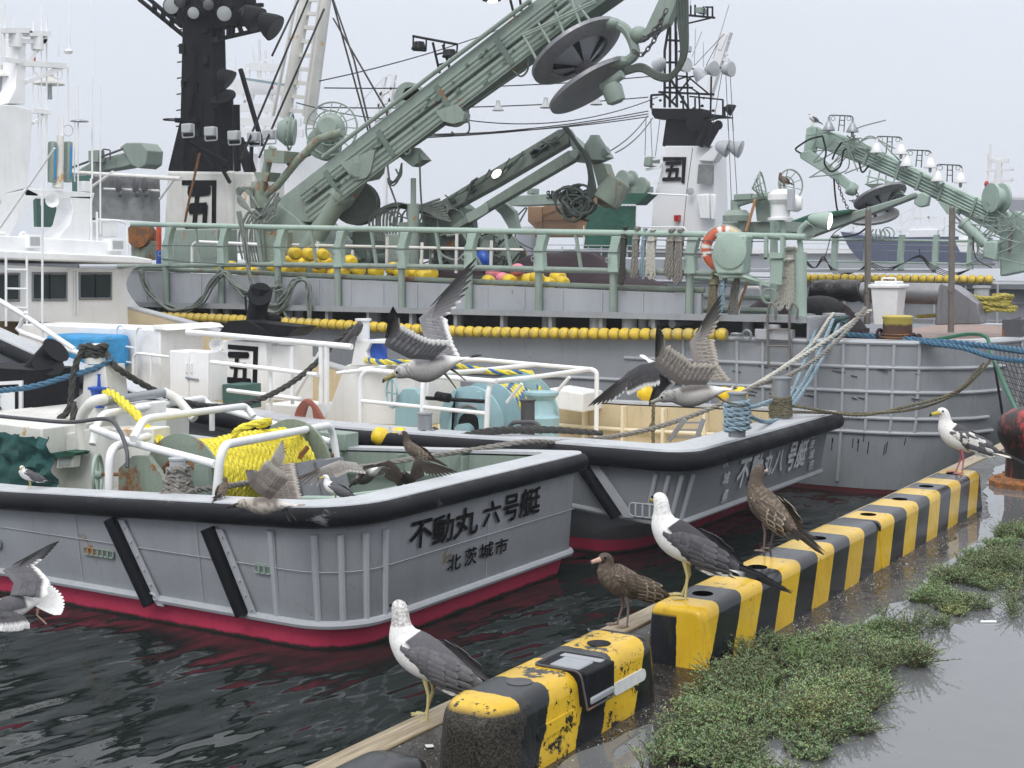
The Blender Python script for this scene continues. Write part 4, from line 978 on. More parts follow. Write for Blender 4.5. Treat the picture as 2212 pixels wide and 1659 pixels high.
# --- housings along the middle
M2 = lambda x, y: (353.9+.2*x, 637+.2*y)
def m2(L, X): return pp([(*M2(p[0], p[1]), (p[2] if len(p) > 2 else X)) for p in L], X)
def boxpx(u0, v0, u1, v1, X, dx, mb=None):
    """upright box whose near face spans the given corners on plane X"""
    a, b = U(u0, v0, X=X), U(u1, v1, X=X); m = mb or MB(); m.bx(X, X+dx, min(a.y, b.y), max(a.y, b.y), min(a.z, b.z), max(a.z, b.z)); return m
cb = part('cabinet', boxpx(366, 757, 452, 868, 16.9, dxfor(492, 452, 16.9)), 'white_paint', B2, bevel=.012)
for (x0, x1) in ((70, 268), (276, 480)): part('door', MB().prism(m2([(x0, 610), (x1, 625), (x1, 1125), (x0, 1105)], 16.885), (.013, 0, 0)), 'white_paint', cb, bevel=.004)
for x in (240, 292): part('handle', MB().tube(arc(m2([(x, 735, 16.88), (x, 735, 16.84), (x, 840, 16.84), (x, 840, 16.88)], 16.86), .03), .010, 6), 'white_paint', cb)
part('bolt', MB().tube(m2([(235, 892), (370, 915)], 16.86), .016, 8), 'steel', cb)
hs = part('funnel_casing', boxpx(480, 735, 577, 890, 18.2, dxfor(628, 577, 18.2)), 'white_paint', B2, bevel=.02)
mk = MB(); mk.prism(m2([(690, 535), (1015, 560), (1000, 1005), (955, 1000), (965, 610), (690, 585)], 18.185), (.012, 0, 0)); pa = U(*M2(675, 975), X=18.19); pb = U(*M2(940, 975), X=18.19); pc = U(*M2(800, 630), X=18.19)
write(mk, '五', pa, (0, (pb.y-pa.y)*1.05, 0), (0, 0, (pc.z-pa.z)*1.15), .06, 0, .015, (-1, 0, 0)); part('funnel_mark', mk, 'ink_black', hs)
part('black_tray', MB().prism(m2([(600, 400), (700, 280), (900, 280), (1180, 450), (1180, 460)], 18.0), (.5, 0, 0)).prism(m2([(880, 285), (1450, 345), (1330, 450), (1150, 455)], 18.1), (.5, 0, 0)), 'black_paint', hs)
ep = U(552, 695, X=18.7); part('exhaust_pipe', MB().lathe([(.17, 0), (.17, .3), (.20, .45), (.2, .62)], ep, (0, -.25, 1), 20), 'black_paint', hs)
part('exhaust_flap', MB().lathe([(.21, 0), (.21, .02)], ep+Vector((-.12, -.22, .48)), (-.75, -.5, .35), 20), 'black_paint', hs)
part('bracket', MB().tube(pp([(530, 640, 18.6), (532, 670, 18.6), (548, 690, 18.6)], 18.6), .02, 6).ell(U(590, 690, X=18.9), (.12, .16, .1)), 'black_paint', hs)
part('handrail', MB().tube(m2([(250, 400), (2030, 560)], 16.9), .045, 12), 'white_paint', B2)
pr = MB()
for L in ([(510, 725), (1160, 800), (1660, 865)], [(690, 1030), (1150, 1085), (1500, 1130)]): pr.tube(m2(L, 16.8), .035, 8)
for x in (1155, 1390, 1700, 1760): pr.tube(m2([(x, 560 if x > 1300 else 800), (x, 1330 if x < 1200 else 1180)], 16.9), .04 if x > 1600 else .03, 8)
pr.tube(m2([(1690, 620), (1410, 1100)], 17.2), .035, 8)
part('passage_rail', pr, 'white_paint', B2)
part('door_panel', boxpx(586, 745, 628, 868, 18.35, .6), 'white_paint', B2, bevel=.02)
part('bench_box', boxpx(573, 872, 650, 910, 17.3, .8), 'white_paint', B2, bevel=.015)
part('low_box', boxpx(480, 830, 520, 885, 17.2, .5), 'teal_paint', B2, bevel=.01)
mg = part('loudspeaker', MB().lathe([(.03, 0), (.05, .08), (.06, .14), (.12, .24), (.115, .235), (.03, .1)], U(470, 742, X=17.3), (-.75, -.6, 0), 20).cyl(U(470, 742, X=17.35), U(470, 760, X=17.35), .03, n=8), 'white_paint', B2)
bs_ = MB(); bs_.prism(pp([(698, 915), (745, 790), (760, 785), (925, 785), (925, 920)], 17.8), (.9, 0, 0)); part('winch_base', bs_, 'white_paint', B2, bevel=.02)
fl2 = MB(); fl2.prism(pp([(758, 790), (768, 735), (840, 732), (842, 742), (800, 742), (790, 760), (798, 785), (880, 790)], 17.6), (.35, 0, 0)); part('fairlead_frame', fl2, 'white_paint', B2, bevel=.012)
part('fairlead_roller', MB().lathe([(.17, 0), (.14, .12), (.13, .22), (.15, .38), (.17, .40)], U(818, 788, X=17.8), n=24), 'blue_paint', B2)
part('bitt', MB().lathe([(.10, 0), (.10, .3), (.13, .31), (.13, .34)], U(785, 735, X=17.8), n=16), 'white_paint', B2)
# hanging red-brown hose
hm_ = MB()
for k in range(5): hm_.tube(smooth(pp([(637+k*4, 908, 16.35), (648+k*3.2, 880, 16.3), (664+k*.5, 866+k*1.2, 16.25), (682-k*1, 880, 16.3), (698-k*4, 908, 16.35)], 16.3), 6), .035, 8)
solo('coiled_hose', hm_, 'hose_brown', 'red brown rubber hose hung in a loop on the rail of the second boat', 'hose')
solo('anchor_hook', MB().tube(smooth(pp([(742, 742, 17.5), (765, 715, 17.5), (778, 700, 17.5), (775, 712, 17.5), (768, 722, 17.5)], 17.5), 5), [.05]*10+[.045]*40 if 0 else .05, 10), 'dark_steel', 'dark iron hook at the end of the sagging rope above the white posts', 'hook')
# --- foredeck, tank, wheelhouse, mast
WH = B2
N_ = lambda x, y: (x*.3414, 531+y*.3414)
def n_(L, X): return pp([(*N_(p[0], p[1]), (p[2] if len(p) > 2 else X)) for p in L], X)
part('foredeck_house', MB().prism(pp([(61, 700), (330, 745), (330, 900), (200, 880), (61, 800)], 17.0) if 0 else pp([(40, 700), (346, 712), (346, 850), (200, 850), (40, 790)], 17.3), (dxfor(440, 346, 17.3), 0, 0)), 'white_paint', B2, bevel=.02)
part('deck_step', MB().prism(pp([(330, 702), (350, 705), (360, 714), (330, 712)], 17.25), (1.4, 0, 0)), 'white_paint', B2, bevel=.01)
part('side_ladder', MB().tube(arc(pp([(251, 805), (251, 715), (256, 703), (266, 703), (270, 712)], 17.15), .08), .02, 8).tube(arc(pp([(293, 812), (293, 718), (300, 707), (308, 708), (312, 716)], 17.15), .08), .02, 8)
     .tube(pp([(251, 745), (293, 752)], 17.15), .018, 6).tube(pp([(251, 778), (293, 785)], 17.15), .018, 6), 'white_paint', B2)
part('hand_rail', MB().tube(arc(pp([(288, 860), (288, 770), (296, 763), (366, 771)], 17.1), .1), .025, 8).tube(pp([(326, 835), (326, 766)], 17.1), .02, 8), 'white_paint', B2)
solo('tank', boxpx(97, 722, 210, 800, 16.5, .75), 'blue_tarp', 'bright blue covered tank on the foredeck of the second boat', 'tank', bevel=.07)
_U, _pp, _boxpx = U, pp, boxpx
def U(u, v, X=None, Y=None, Z=None, D=None):      # the wheelhouse stands across the boat: its planes face aft
    return _U(u, v, Y=X+4.4) if X is not None else _U(u, v, Y=Y, Z=Z, D=D)
def boxpx(u0, v0, u1, v1, X, dy, mb=None):
    a, b = U(u0, v0, X=X), U(u1, v1, X=X); m = mb or MB(); m.bx(min(a.x, b.x), max(a.x, b.x), X+4.4, X+4.4+dy, min(a.z, b.z), max(a.z, b.z)); return m
wh = part('wheelhouse', MB().prism(pp([(-150, 566), (262, 582), (262, 700), (-150, 690)], 17.6), (0, 3.0, 0)).prism(smooth(pp([(258, 582), (300, 574), (288, 582), (276, 600), (274, 622), (286, 645), (310, 672), (338, 696)], 17.62), 3)+pp([(338, 703), (258, 703)], 17.62), (0, .05, 0)), 'white_paint', B2, bevel=.02)
for (x0, y0, x1, y1) in ((-40, 178, 122, 345), (207, 175, 422, 342), (503, 175, 704, 335)):
    q = n_([(x0, y0), (x1, y0), (x1, y1), (x0, y1)], 17.585); w_ = part('window', MB().tube(q, .03, 4, closed=True), 'steel', wh)
    part('pane', MB().prism([p+Vector((0, .006, 0)) for p in q], (0, .004, 0)), 'glass_dark', w_); part('sash_bar', MB().bar((q[0]+q[1])/2, (q[2]+q[3])/2, .03), 'cable_black', w_)
part('door_frame', MB().tube(arc(n_([(430, 155), (488, 150), (492, 440)], 17.57), .05), .018, 6).tube(n_([(470, 160), (470, 440)], 17.57), .012, 6), 'white_paint', wh)
part('bridge_roof', MB().prism(pp([(-150, 532), (70, 543), (290, 553), (330, 560), (330, 571), (70, 562), (-150, 552)], 17.2), (0, 3.9, 0)), 'white_paint', wh, bevel=.03)
part('bridge_bulwark', MB().prism(pp([(-150, 500), (60, 512), (250, 522), (265, 545), (265, 556), (-150, 545)], 17.7), (0, 2.6, 0)), 'white_paint', wh, bevel=.02)
def pl(x, y, X=18): return (x*.3414, y*.3414, X)
def lamp_box(x0, y0, x1, y1, X):
    b = boxpx(x0*.3414, y0*.3414, x1*.3414, y1*.3414, X, .25); l = part('floodlight', b, 'white_paint', wh, bevel=.012)
    part('lens', boxpx((x0+12)*.3414, (y0+15)*.3414, (x1-14)*.3414, (y1-14)*.3414, X-.006, .02), 'glass_lamp', l)
lamp_box(180, 1485, 268, 1570, 17.6); lamp_box(702, 1510, 795, 1590, 17.6)
ar = MB(); ar.prism(pp([pl(40, 1225), pl(180, 1195), pl(250, 1230), pl(150, 1330), pl(30, 1560), pl(-260, 1600), pl(-200, 1500)], 18.0), (0, .5, 0)); ar.prism(pp([pl(440, 1240), pl(590, 1240), pl(560, 1545), pl(345, 1530), pl(440, 1420), pl(465, 1320)], 18.0), (0, .5, 0))
ar.prism(pp([pl(150, 1190), pl(600, 1220), pl(590, 1262), pl(160, 1240)], 17.98), (0, .55, 0)); part('radar_arch', ar, 'white_paint', wh, bevel=.015)
part('chart_panel', boxpx(230*.3414, 1255*.3414, 450*.3414, 1440*.3414, 19.0, .1), 'teal_paint', wh)
mt = MB(); mt.prism(pp([pl(-300, 640), pl(95, 665), pl(195, 690), pl(205, 760), pl(190, 1000), pl(170, 1190), pl(40, 1225), pl(-60, 1420), pl(-300, 1700)], 18.4), (0, .8, 0)); mb_ = part('mast_base', mt, 'white_paint', wh, bevel=.02)
for x, y in ((138, 755), (85, 1087)): part('lightening_hole', MB().lathe([(.075, -.004), (.075, .004)], U(x*.3414, y*.3414, X=18.395), (0, 1, 0), 20), 'grey_far', mb_)
ms = part('mast', MB().prism(pp([pl(50, 655), pl(98, 560), pl(115, 240), pl(165, 245), pl(160, 660)], 18.6), (0, .4, 0)), 'white_paint', wh, bevel=.01)
yd = MB(); yd.bar(*pp([pl(20, 375), pl(120, 390)], 18.6), .08); yd.bar(*pp([pl(140, 400), pl(412, 418)], 18.6), .12, .1); yd.bar(*pp([pl(160, 520), pl(385, 430)], 18.6), .08); yd.bar(*pp([pl(165, 405), pl(290, 240)], 18.6), .08); yd.bar(*pp([pl(120, 300), pl(60, 250)], 18.6), .05)
yd.bar(*pp([pl(200, 700), pl(312, 712)], 18.6), .09); yd.bar(*pp([pl(210, 780), pl(300, 715)], 18.6), .06); yd.bar(*pp([pl(130, 262), pl(290, 262)], 18.6), .08)
part('yard', yd, 'white_paint', ms)
rd = MB()
for (x0, x1, y, h_) in ((8, 180, 195, 18), (165, 300, 215, 12)): a, b = pp([pl(x0, y), pl(x1, y)], 18.6); rd.bar(a, b, .22, .09); rd.cyl((a+b)/2-Vector((0, 0, .3)), (a+b)/2, .12, n=12)
each('radar_scanner', rd, 'white_paint', ms)
for x, y in ((10, 480), (312, 525)):
    c = U(*pl(x, y)[:2], X=18.5); l = part('lamp', MB().lathe([(.30, -.03), (.28, 0), (.12, .07), (.07, .12), (.07, .2)], c, n=24), 'rusty_iron' if 0 else 'white_old', ms); part('bulb', MB().cyl(c-Vector((0, 0, .32)), c, .05, n=10), 'glass_lamp', l)
for x, y, m_2 in ((105, 345, 'red_lamp'), (208, 368, 'orange_red')): part('signal_lamp', MB().cyl(U(x*.3414, (y+18)*.3414, X=18.6), U(x*.3414, (y-28)*.3414, X=18.6), .055, n=12), m_2, ms)
for x, y in ((62, 425), (245, 435), (362, 462), (430, 825)): part('cable_coil', MB().torus(U(x*.3414, y*.3414, X=18.5), (.2, 1, .2), .11, .014, 20, 6), 'white_paint', ms)
an = MB()
for x, y0, y1, r in ((28, 25, 370, .018), (6, -40, 370, .012), (85, 90, 185, .006), (173, 110, 200, .006), (210, 135, 700, .012), (262, -20, 1300, .013), (287, 40, 120, .006), (295, 90, 1180, .02), (243, 550, 1050, .015), (370, 20, 360, .01), (371, 260, 360, .02), (441, 15, 330, .018),
                     (365, 400, 850, .012), (430, 410, 780, .02), (472, 695, 1150, .014), (494, 540, 1200, .016), (595, -30, 500, .010), (583, 480, 1130, .02), (635, 545, 1480, .018), (576, 1130, 1540, .028), (268, 1240, 1700, .018), (613, 1340, 1540, .03), (395, 740, 860, .03)):
    an.cyl(*pp([pl(x, y0), pl(x, y1)], 18.0), r*.8, r, n=6)
each('aerial', an, 'white_paint', wh)
for x, y, mm in ((333, 1030, 'sage'), (432, 1030, 'sage')):
    a, b = pp([pl(x, y-135), pl(x-4, y+125)], 18.2); l = part('lamp_tube', MB().bar(a, b, .16, .12), mm, wh, bevel=.03); part('lens', MB().bar(a.lerp(b, .12)-Vector((0, .07, 0)), a.lerp(b, .92)-Vector((0, .07, 0)), .04), 'blue_tarp', l)
part('lamp_post', MB().cyl(*pp([pl(383, 860), pl(365, 1190)], 18.2), .07, .11, n=12), 'white_old', wh)
part('satellite_disc', MB().lathe([(.18, 0), (.17, .02), (.02, .05)], U(503*.3414, 770*.3414, X=18), n=20), 'steel', wh)
part('satellite_disc', MB().lathe([(.06, 0), (.1, .05), (.02, .09)], U(432*.3414, 340*.3414, X=18), n=20), 'white_paint', wh)
hb = U(330*.3414, 1270*.3414, X=17.8); part('loudspeaker', MB().lathe([(.04, -.2), (.06, -.08), (.13, 0), (.125, -.01), (.04, -.1)], hb, (-.5, -.8, 0), 20), 'white_paint', wh)
bp_ = MB()
for L in ([(-40, 1700), (-30, 1490), (20, 1470), (48, 1500), (48, 1660)], [(128, 1600), (128, 1480), (150, 1468), (170, 1490), (170, 1650)], [(630, 1395), (740, 1395), (800, 1410), (808, 1610)]): bp_.tube(arc(pp([pl(*p) for p in L], 17.75), .1), .028, 8)
each('bridge_rail', bp_, 'white_paint', wh)
part('instrument_box', boxpx(650*.3414, 1405*.3414, 745*.3414, 1500*.3414, 18.0, .3), 'white_paint', wh, bevel=.01)
part('junction_box', boxpx(530*.3414, 1145*.3414, 582*.3414, 1215*.3414, 18.0, .2), 'white_paint', wh, bevel=.01)
# ladder at the left and slanting spars in front
ld = MB()
for x in (38, 170): ld.tube(n_([(x, 60), (x, 510)], 16.9), .022, 6)
for y in (152, 272, 392): ld.tube(n_([(38, y-3), (170, y)], 16.9), .02, 6)
part('bridge_ladder', ld, 'white_paint', wh)
U, boxpx = _U, _boxpx
sp = MB(); sp.tube(n_([(-80, 300), (150, 440), (470, 655)], 15.0), .04, 10); sp.tube(n_([(110, 520), (140, 550), (500, 680)], 15.0), .04, 10); sp.tube(pp([(0, 492), (150, 1) if 0 else (118, 320)], 15.2), .016, 6); sp.tube(n_([(120, 520), (165, 420)], 15.0), .035, 8)
sp.tube(n_([(268, -300), (268, 640)], 15.0), .018, 6); sp.tube(n_([(300, 640), (300, 760)], 15), .04, 8)
each('spar', sp, 'white_paint', B1)
# ================================================================ large seiner alongside (ribbed grey hull)
A = thing('fishing_vessel', 'large grey fishing vessel with ribbed side, sage green rails, cranes and a black mast tower', 'fishing vessel', (26, 18, -2.1), 'grey and sage green seine fishing vessels')
plA = [(22.6, 60)] + [(22.6, 60-i*2.0) for i in range(1, 25)] + [(22.6, 10.5), (22.6, 9.5), (22.6, 8.6), (22.62, 7.8), (22.68, 7.1), (22.82, 6.5), (23.1, 6.0), (23.5, 5.65), (24.1, 5.4), (24.9, 5.25), (26, 5.15), (27.5, 5.1), (29, 5.3), (30, 6.2), (30.3, 8), (30.3, 60)]
def insA(z):      # tuck under towards the water
    t = max(0, (.35-z)/2.5); return .10*t + .45*max(0, t-.55)
def ptA(i, z, out=0.0):
    j = int(min(i, len(plA)-2)); f = i-j; x = plA[j][0]*(1-f)+plA[j+1][0]*f; y = plA[j][1]*(1-f)+plA[j+1][1]*f
    k = insA(z)-out; bow = max(0, min(1, (9-y)/4.0)); dx, dy = 1.0, 0.0
    if bow > 0: dx, dy = 1-bow*.75, bow
    if x > 26: dx = -.2
    if x > 29.5: dx, dy = -1, 0
    return Vector((x+k*dx, y+k*dy*(1+1.2*bow*max(0, (.35-z)/2.5)), z))
NP = len(plA)
part('hull_plating', MB().grid([[ptA(i, z) for i in range(NP)] for z in (-2.1, -1.7, -1.4, -1.14, -.9, -.5, -.1, .33)]), 'hull_grey_worn', A, ang=60)
part('bottom', MB().grid([[ptA(i, z, -.01) for i in range(NP)] for z in (-3.2, -2.4, -2.09)]), 'red_dark', A, ang=60)
part('gunwale', MB().tube([ptA(i, .33) for i in range(5, NP-1)], .04, 8), 'rib_grey', A)
def iY(y):
    for j in range(len(plA)-1):
        if plA[j][1] >= y >= plA[j+1][1]: return j+(plA[j][1]-y)/(plA[j][1]-plA[j+1][1])
ribs = MB()
for z, i0, i1 in ((-.07, iY(11.6), 33.2), (-.47, iY(15), 33.0), (-.90, iY(10.6), 32.6), (-1.14, iY(10.6), 32.9)):
    n = 26; ribs.tube([ptA(i0+(i1-i0)*k/n, z, .015) for k in range(n+1)], .032, 8)
for k in range(12):
    i = (iY(10.6)+.0+k*.0) if 0 else None
y = 10.45; steps = [10.45, 9.95, 9.45, 8.98, 8.5, 8.05, 7.6, 7.2, 6.8, 6.42]
for y in steps:
    i = iY(y); zb = -2.0 if abs(y-7.6) < .01 else -1.14
    ribs.tube([ptA(i, .3+(zb-.3)*k/8, .012) for k in range(9)], .030, 8)
for i in (33.9, 35.4, 36.4): ribs.tube([ptA(i, .3-(1.5)*k/8, .012) for k in range(9)], .030, 8)
ribs.tube([ptA(34.5+1.8*k/8, -.72+.1*k/8, .02) for k in range(9)], .03, 8)
part('fender_ribs', ribs, 'rib_grey', A)
scf = MB()
rnd = random.Random(11)
for _ in range(46):
    y = rnd.choice([rnd.uniform(7.0, 8.6), rnd.uniform(6.4, 9.6)]); z = rnd.choice([-1.25, -1.25, -.55, -.15])+rnd.uniform(-.08, .08); i = iY(y); L = rnd.uniform(.05, .22)
    a = ptA(i, z, .006); b = ptA(i, z-L if z < -1 else z-.02, .006) + Vector((0, 0 if z < -1 else -L, 0)); scf.bar(a, b, .012 if z < -1 else .03, .006)
part('scuff_marks', scf, 'rubber', A)
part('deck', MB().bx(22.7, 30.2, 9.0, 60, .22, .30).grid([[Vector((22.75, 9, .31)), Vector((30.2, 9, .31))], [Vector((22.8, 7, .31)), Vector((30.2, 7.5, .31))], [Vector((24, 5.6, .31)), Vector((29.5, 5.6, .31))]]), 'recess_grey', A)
wd = plain('wet_deck_boards', (.26, .15, .12), .38, var=.4, sc=3)
part('foredeck_boards', MB().prism([(23.2, 7.9, .315), (23.1, 6.5, .315), (24.4, 5.75, .315), (29.4, 5.8, .315), (29.8, 7.9, .315)], (0, 0, .03)), 'wet_deck_boards', A)
part('cap_plate', MB().grid([[ptA(i, .375) + Vector((.0, 0, 0)) for i in range(20, NP-2)], [ptA(i, .375) + Vector((.28 if plA[i][0] < 24 else .1, .0 if plA[i][1] > 7 else .3, 0)) for i in range(20, NP-2)]]), 'cap_grey', A)
# recess under the side shelf
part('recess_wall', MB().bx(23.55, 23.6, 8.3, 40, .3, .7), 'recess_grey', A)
part('side_shelf', MB().bx(22.55, 23.6, 8.2, 40, .685, .72).bx(22.52, 22.56, 8.2, 40, .63, .74), 'hull_grey_worn', A)
part('shelf_end', MB().bx(22.55, 23.6, 8.16, 8.2, .33, .70), 'hull_grey_worn', A)
st = MB()
for k in range(24): yy = 8.9+k*1.05; st.bx(22.6, 22.75, yy, yy+.07, .34, .685)
for k in range(12): yy = 9.4+k*2.0; st.cyl((22.95, yy, .3), (22.95, yy, .69), .10, n=10)
each('stanchion', st, 'hull_grey_worn', A)
pv = MB()
for u in (1290, 1360): q = U(u, 700, X=22.85); pv.lathe([(.14, -.15), (.14, .1), (.12, .14), (.02, .15)], q, n=14)
each('vent_cover', pv, 'rib_grey', A)
po = MB()
for u in (1408, 1452): q = U(u, 699, X=22.8); po.torus(q, (1, -.3, 0), .065, .016, 16, 6).cyl(q+Vector((0, 0, 0)), q+Vector((.6, -.1, 0)), .062, n=12)
each('drain_pipe', po, 'rib_grey', A)
def zb(y): return 1.08 + (y-10.3)*.0245
bw = MB(); bw.grid([[Vector((22.78, y, .72)) for y in (10.2, 14, 18, 22, 26)], [Vector((22.78, y, zb(y))) for y in (10.2, 14, 18, 22, 26)], [Vector((22.86, y, zb(y))) for y in (10.2, 14, 18, 22, 26)], [Vector((22.86, y, .72)) for y in (10.2, 14, 18, 22, 26)]])
part('bulwark', bw, 'hull_grey', A)
bs = MB()
for k in range(19): yy = 10.5+k*.82; bs.bx(22.755, 22.78, yy, yy+.015, .76, zb(yy)-.03)
each('stiffener', bs, 'rib_grey', A)
part('bulwark_pipe', MB().tube([(22.9, y, zb(y)+.06) for y in (10.2, 14, 18, 22, 24.6)], .05, 10), 'sage_rusty', A)
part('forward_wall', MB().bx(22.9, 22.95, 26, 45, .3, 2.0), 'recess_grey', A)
# sage green rails
topl = [(285, 484), (600, 491), (1000, 498), (1500, 506), (1740, 512)]; midl = [(255, 576), (380, 574), (600, 571), (1000, 577), (1500, 589), (1580, 592)]
part('top_rail', MB().tube(pp(topl, 22.7), .055, 12), 'mint', A)
part('mid_rail', MB().tube(pp(midl, 22.7), .048, 12), 'sage', A)
wr = MB()
for L in ([(330, 530), (700, 535), (1000, 540), (1640, 551)], [(330, 556), (400, 566), (640, 578), (1000, 584), (1700, 600)], [(1400, 518), (1660, 522)]): wr.tube(pp(L, 22.6), .009, 5)
each('guard_wire', wr, 'dark_steel', A)
for u in (358, 477, 600, 729, 867, 1013, 1164, 1325, 1490):
    d = 1+.0004*(u-900); w0 = 11*d; tv = 484+(u-285)*.0195; mv = 573+max(0, u-600)*.019; bo = boxv = None
    po_ = part('rail_post', MB().prism(pp([(u-w0, mv+2), (u-w0, mv-45), (u-w0+5, tv+28), (u-w0+8, tv+6), (u+w0+4, tv+6), (u+w0-2, tv+26), (u+w0-5, mv-42), (u+w0-2, mv+2)], 22.62), (.16, 0, 0)), 'mint', A, bevel=.012)
    yb = U(u, mv, X=22.7); part('post_pipe', MB().cyl((22.7, yb.y, .72), (22.7, yb.y, yb.z), .07, n=14), 'sage', po_)
    part('cleat', MB().tube(arc(pp([(u-7, mv-30), (u-16, mv-30), (u-16, mv-20), (u-8, mv-20)], 22.58), .03), .010, 5), 'steel', po_)
for u in (428, 560, 678, 808, 948, 1098, 1250, 1405): part('rail_stay', MB().bar(U(u-6, 492+(u-300)*.016, X=22.7), U(u+6, 574+max(0, u-600)*.017, X=22.7), .05), 'sage', A)
# corkline along the gunwale
path = smooth(pp([(325, 683), (500, 690), (700, 700), (1000, 716), (1300, 721), (1566, 722)], 22.42), 10); fl = resample(path, .205)
FLT = thing('cork_line', 'string of dirty yellow floats stretched along the gunwale of the ribbed grey ship', 'cork line', (22.42, 16, .3), 'yellow cork lines along the ships')
part('rope', MB().tube(path[::4]+[path[-1]], .02, 6), 'rope_grey', FLT)
for nm, c1 in (('float_worn', .5), ('float_dirty', .9)):
    m, nt_, bs_n = newmat(nm); v_ = objvec(nt_); n1 = noisen(nt_, 3.2, 5, v_, .7); n2 = noisen(nt_, 11, 5, v_, .7)
    cc = mixc(nt_, rng(nt_, n2, .35, .7), (.74, .54, .05), (.50, .35, .04)); cc = mixc(nt_, rng(nt_, n1, .56-.12*c1, .68-.1*c1, 0, .8), cc, (.24, .22, .17)); lk(nt_, cc, bs_n.inputs['Base Color']); bs_n.inputs['Roughness'].default_value = .5
base = None
for i, p in enumerate(fl[:-1]):
    if i % 6 == 0 or base is None:
        base = part('float', MB().lathe([(.03, -.098), (.075, -.09), (.102, -.05), (.108, 0), (.102, .05), (.075, .09), (.03, .098)], p, (fl[i+1]-fl[i]), 16), ['float_worn', 'float_dirty', 'float_worn'][i//6 % 3], FLT); bp0 = p
    else:
        o = base.copy(); COL.objects.link(o); o.parent = FLT; o.location = Vector(o.location)+(p-bp0); OFF[o.name] = OFF[FLT.name]
e_ = fl[-1]; ch = MB(); ch.torus(e_+Vector((0, -.22, 0)), (.2, 0, 1), .10, .022, 16, 6).torus(e_+Vector((0, -.40, 0)), (1, 0, .2), .08, .02, 16, 6)
part('shackle', ch, 'steel', FLT)
part('chain_bracket', MB().bx(22.5, 22.7, e_.y-1.15, e_.y-.5, e_.z-.08, e_.z+.1).cyl((22.6, e_.y-.8, e_.z+.08), (22.6, e_.y-.8, e_.z+.18), .12, n=12), 'rib_grey', A, bevel=.015)
# drooping hose bundle over the side
hb_ = MB(); rnd = random.Random(2)
def bundle(mb, pts, n, spread, r, X=22.55, s=1):
    for k in range(n):
        o = [(rnd.uniform(-1, 1)*spread, rnd.uniform(-1, 1)*spread*1.1) for _ in pts]
        mb.tube(smooth(pp([(p[0]+a, p[1]+b, X-.02*k+ (0)) for p, (a, b) in zip(pts, o)], X), 7), r, 6)
B_ = lambda L: [(265.4+.28*x, 477.8+.28*y) for x, y in L]
bundle(hb_, B_([(140, 360), (185, 500), (270, 620), (380, 680), (480, 690), (600, 620), (690, 480), (780, 400), (850, 480), (940, 545), (1060, 560), (1180, 520), (1230, 500)]), 9, 7, .020)
bundle(hb_, B_([(850, 480), (930, 560), (1060, 650), (1180, 700), (1270, 600), (1320, 480), (1390, 440), (1430, 500), (1440, 620), (1435, 800)]), 8, 6, .020)
bundle(hb_, B_([(895, -60), (930, 120), (960, 300), (990, 450), (1060, 580), (1160, 640), (1240, 600), (1300, 500)]), 7, 6, .022, X=22.5)
bundle(hb_, B_([(1190, 440), (1210, 560), (1250, 700), (1280, 790)]), 4, 6, .018)
solo('hose_bundle', hb_, 'hose_grey', 'bundle of grey hydraulic hoses drooping in loops over the side of the ribbed ship', 'hoses')
# nets and floats heaped on deck
def heap(name, y0, y1, x0, x1, z0, z1, mat, label, seed, cat='fishing net', seg=30):
    rows = []
    for i in range(seg+1):
        r_ = []
        for j in range(13):
            y = y0+(y1-y0)*i/seg; x = x0+(x1-x0)*j/12; e = math.sin(math.pi*i/seg)**.4*math.sin(math.pi*j/12)**.45
            r_.append(Vector((x, y, z0+(z1-z0)*e*(.7+.45*mnoise.noise(Vector((x*.9, y*.9, seed))))+.06*mnoise.noise(Vector((x*5, y*5, seed))))))
        rows.append(r_)
    mb = MB().grid(rows); bot = [Vector((p.x, p.y, z0-.02)) for p in rows[0]]
    mb.grid([[Vector((p.x, p.y, z0-.25)) for p in rows[0]], rows[0]]); mb.grid([[Vector((p.x, p.y, z0-.25)) for p in rows[-1]], rows[-1]])
    mb.grid([[Vector((r_[0].x, r_[0].y, z0-.25)) for r_ in rows], [r_[0] for r_ in rows]]); mb.grid([[Vector((r_[-1].x, r_[-1].y, z0-.25)) for r_ in rows], [r_[-1] for r_ in rows]])
    return solo(name, mb, mat, label, cat)
heap('net_heap', 10.8, 24.4, 23.1, 26.4, .35, 1.50, 'net_black', 'long heap of black fishing net on the deck behind the grey bulwark', 1, seg=60)
heap('net_heap', 12.6, 18.6, 25.0, 27.2, .9, 2.0, 'net_purple', 'dark purple net bulging behind the yellow floats on the ribbed ship', 5)
heap('net_heap', 8.3, 10.4, 24.4, 26.2, .4, 1.25, 'net_purple', 'dark purple net under the life ring near the bow of the ribbed ship', 9)
fpos = [(637, 547), (630, 562), (655, 566), (668, 550), (685, 568), (703, 555), (697, 548), (707, 567), (640, 574), (612, 568), (648, 580), (690, 583), (620, 585), (757, 565), (760, 578), (775, 584), (740, 590), (720, 592), (812, 588), (850, 583), (895, 589), (868, 590), (590, 576), (500, 578), (522, 583), (545, 586), (492, 582), (480, 580),
        (1100, 606), (1125, 605), (1160, 600), (1170, 608), (1205, 601), (1215, 608), (1145, 607), (1080, 609), (1055, 606), (1185, 610), (930, 592), (915, 598)]
b0 = None; rnd = random.Random(4)
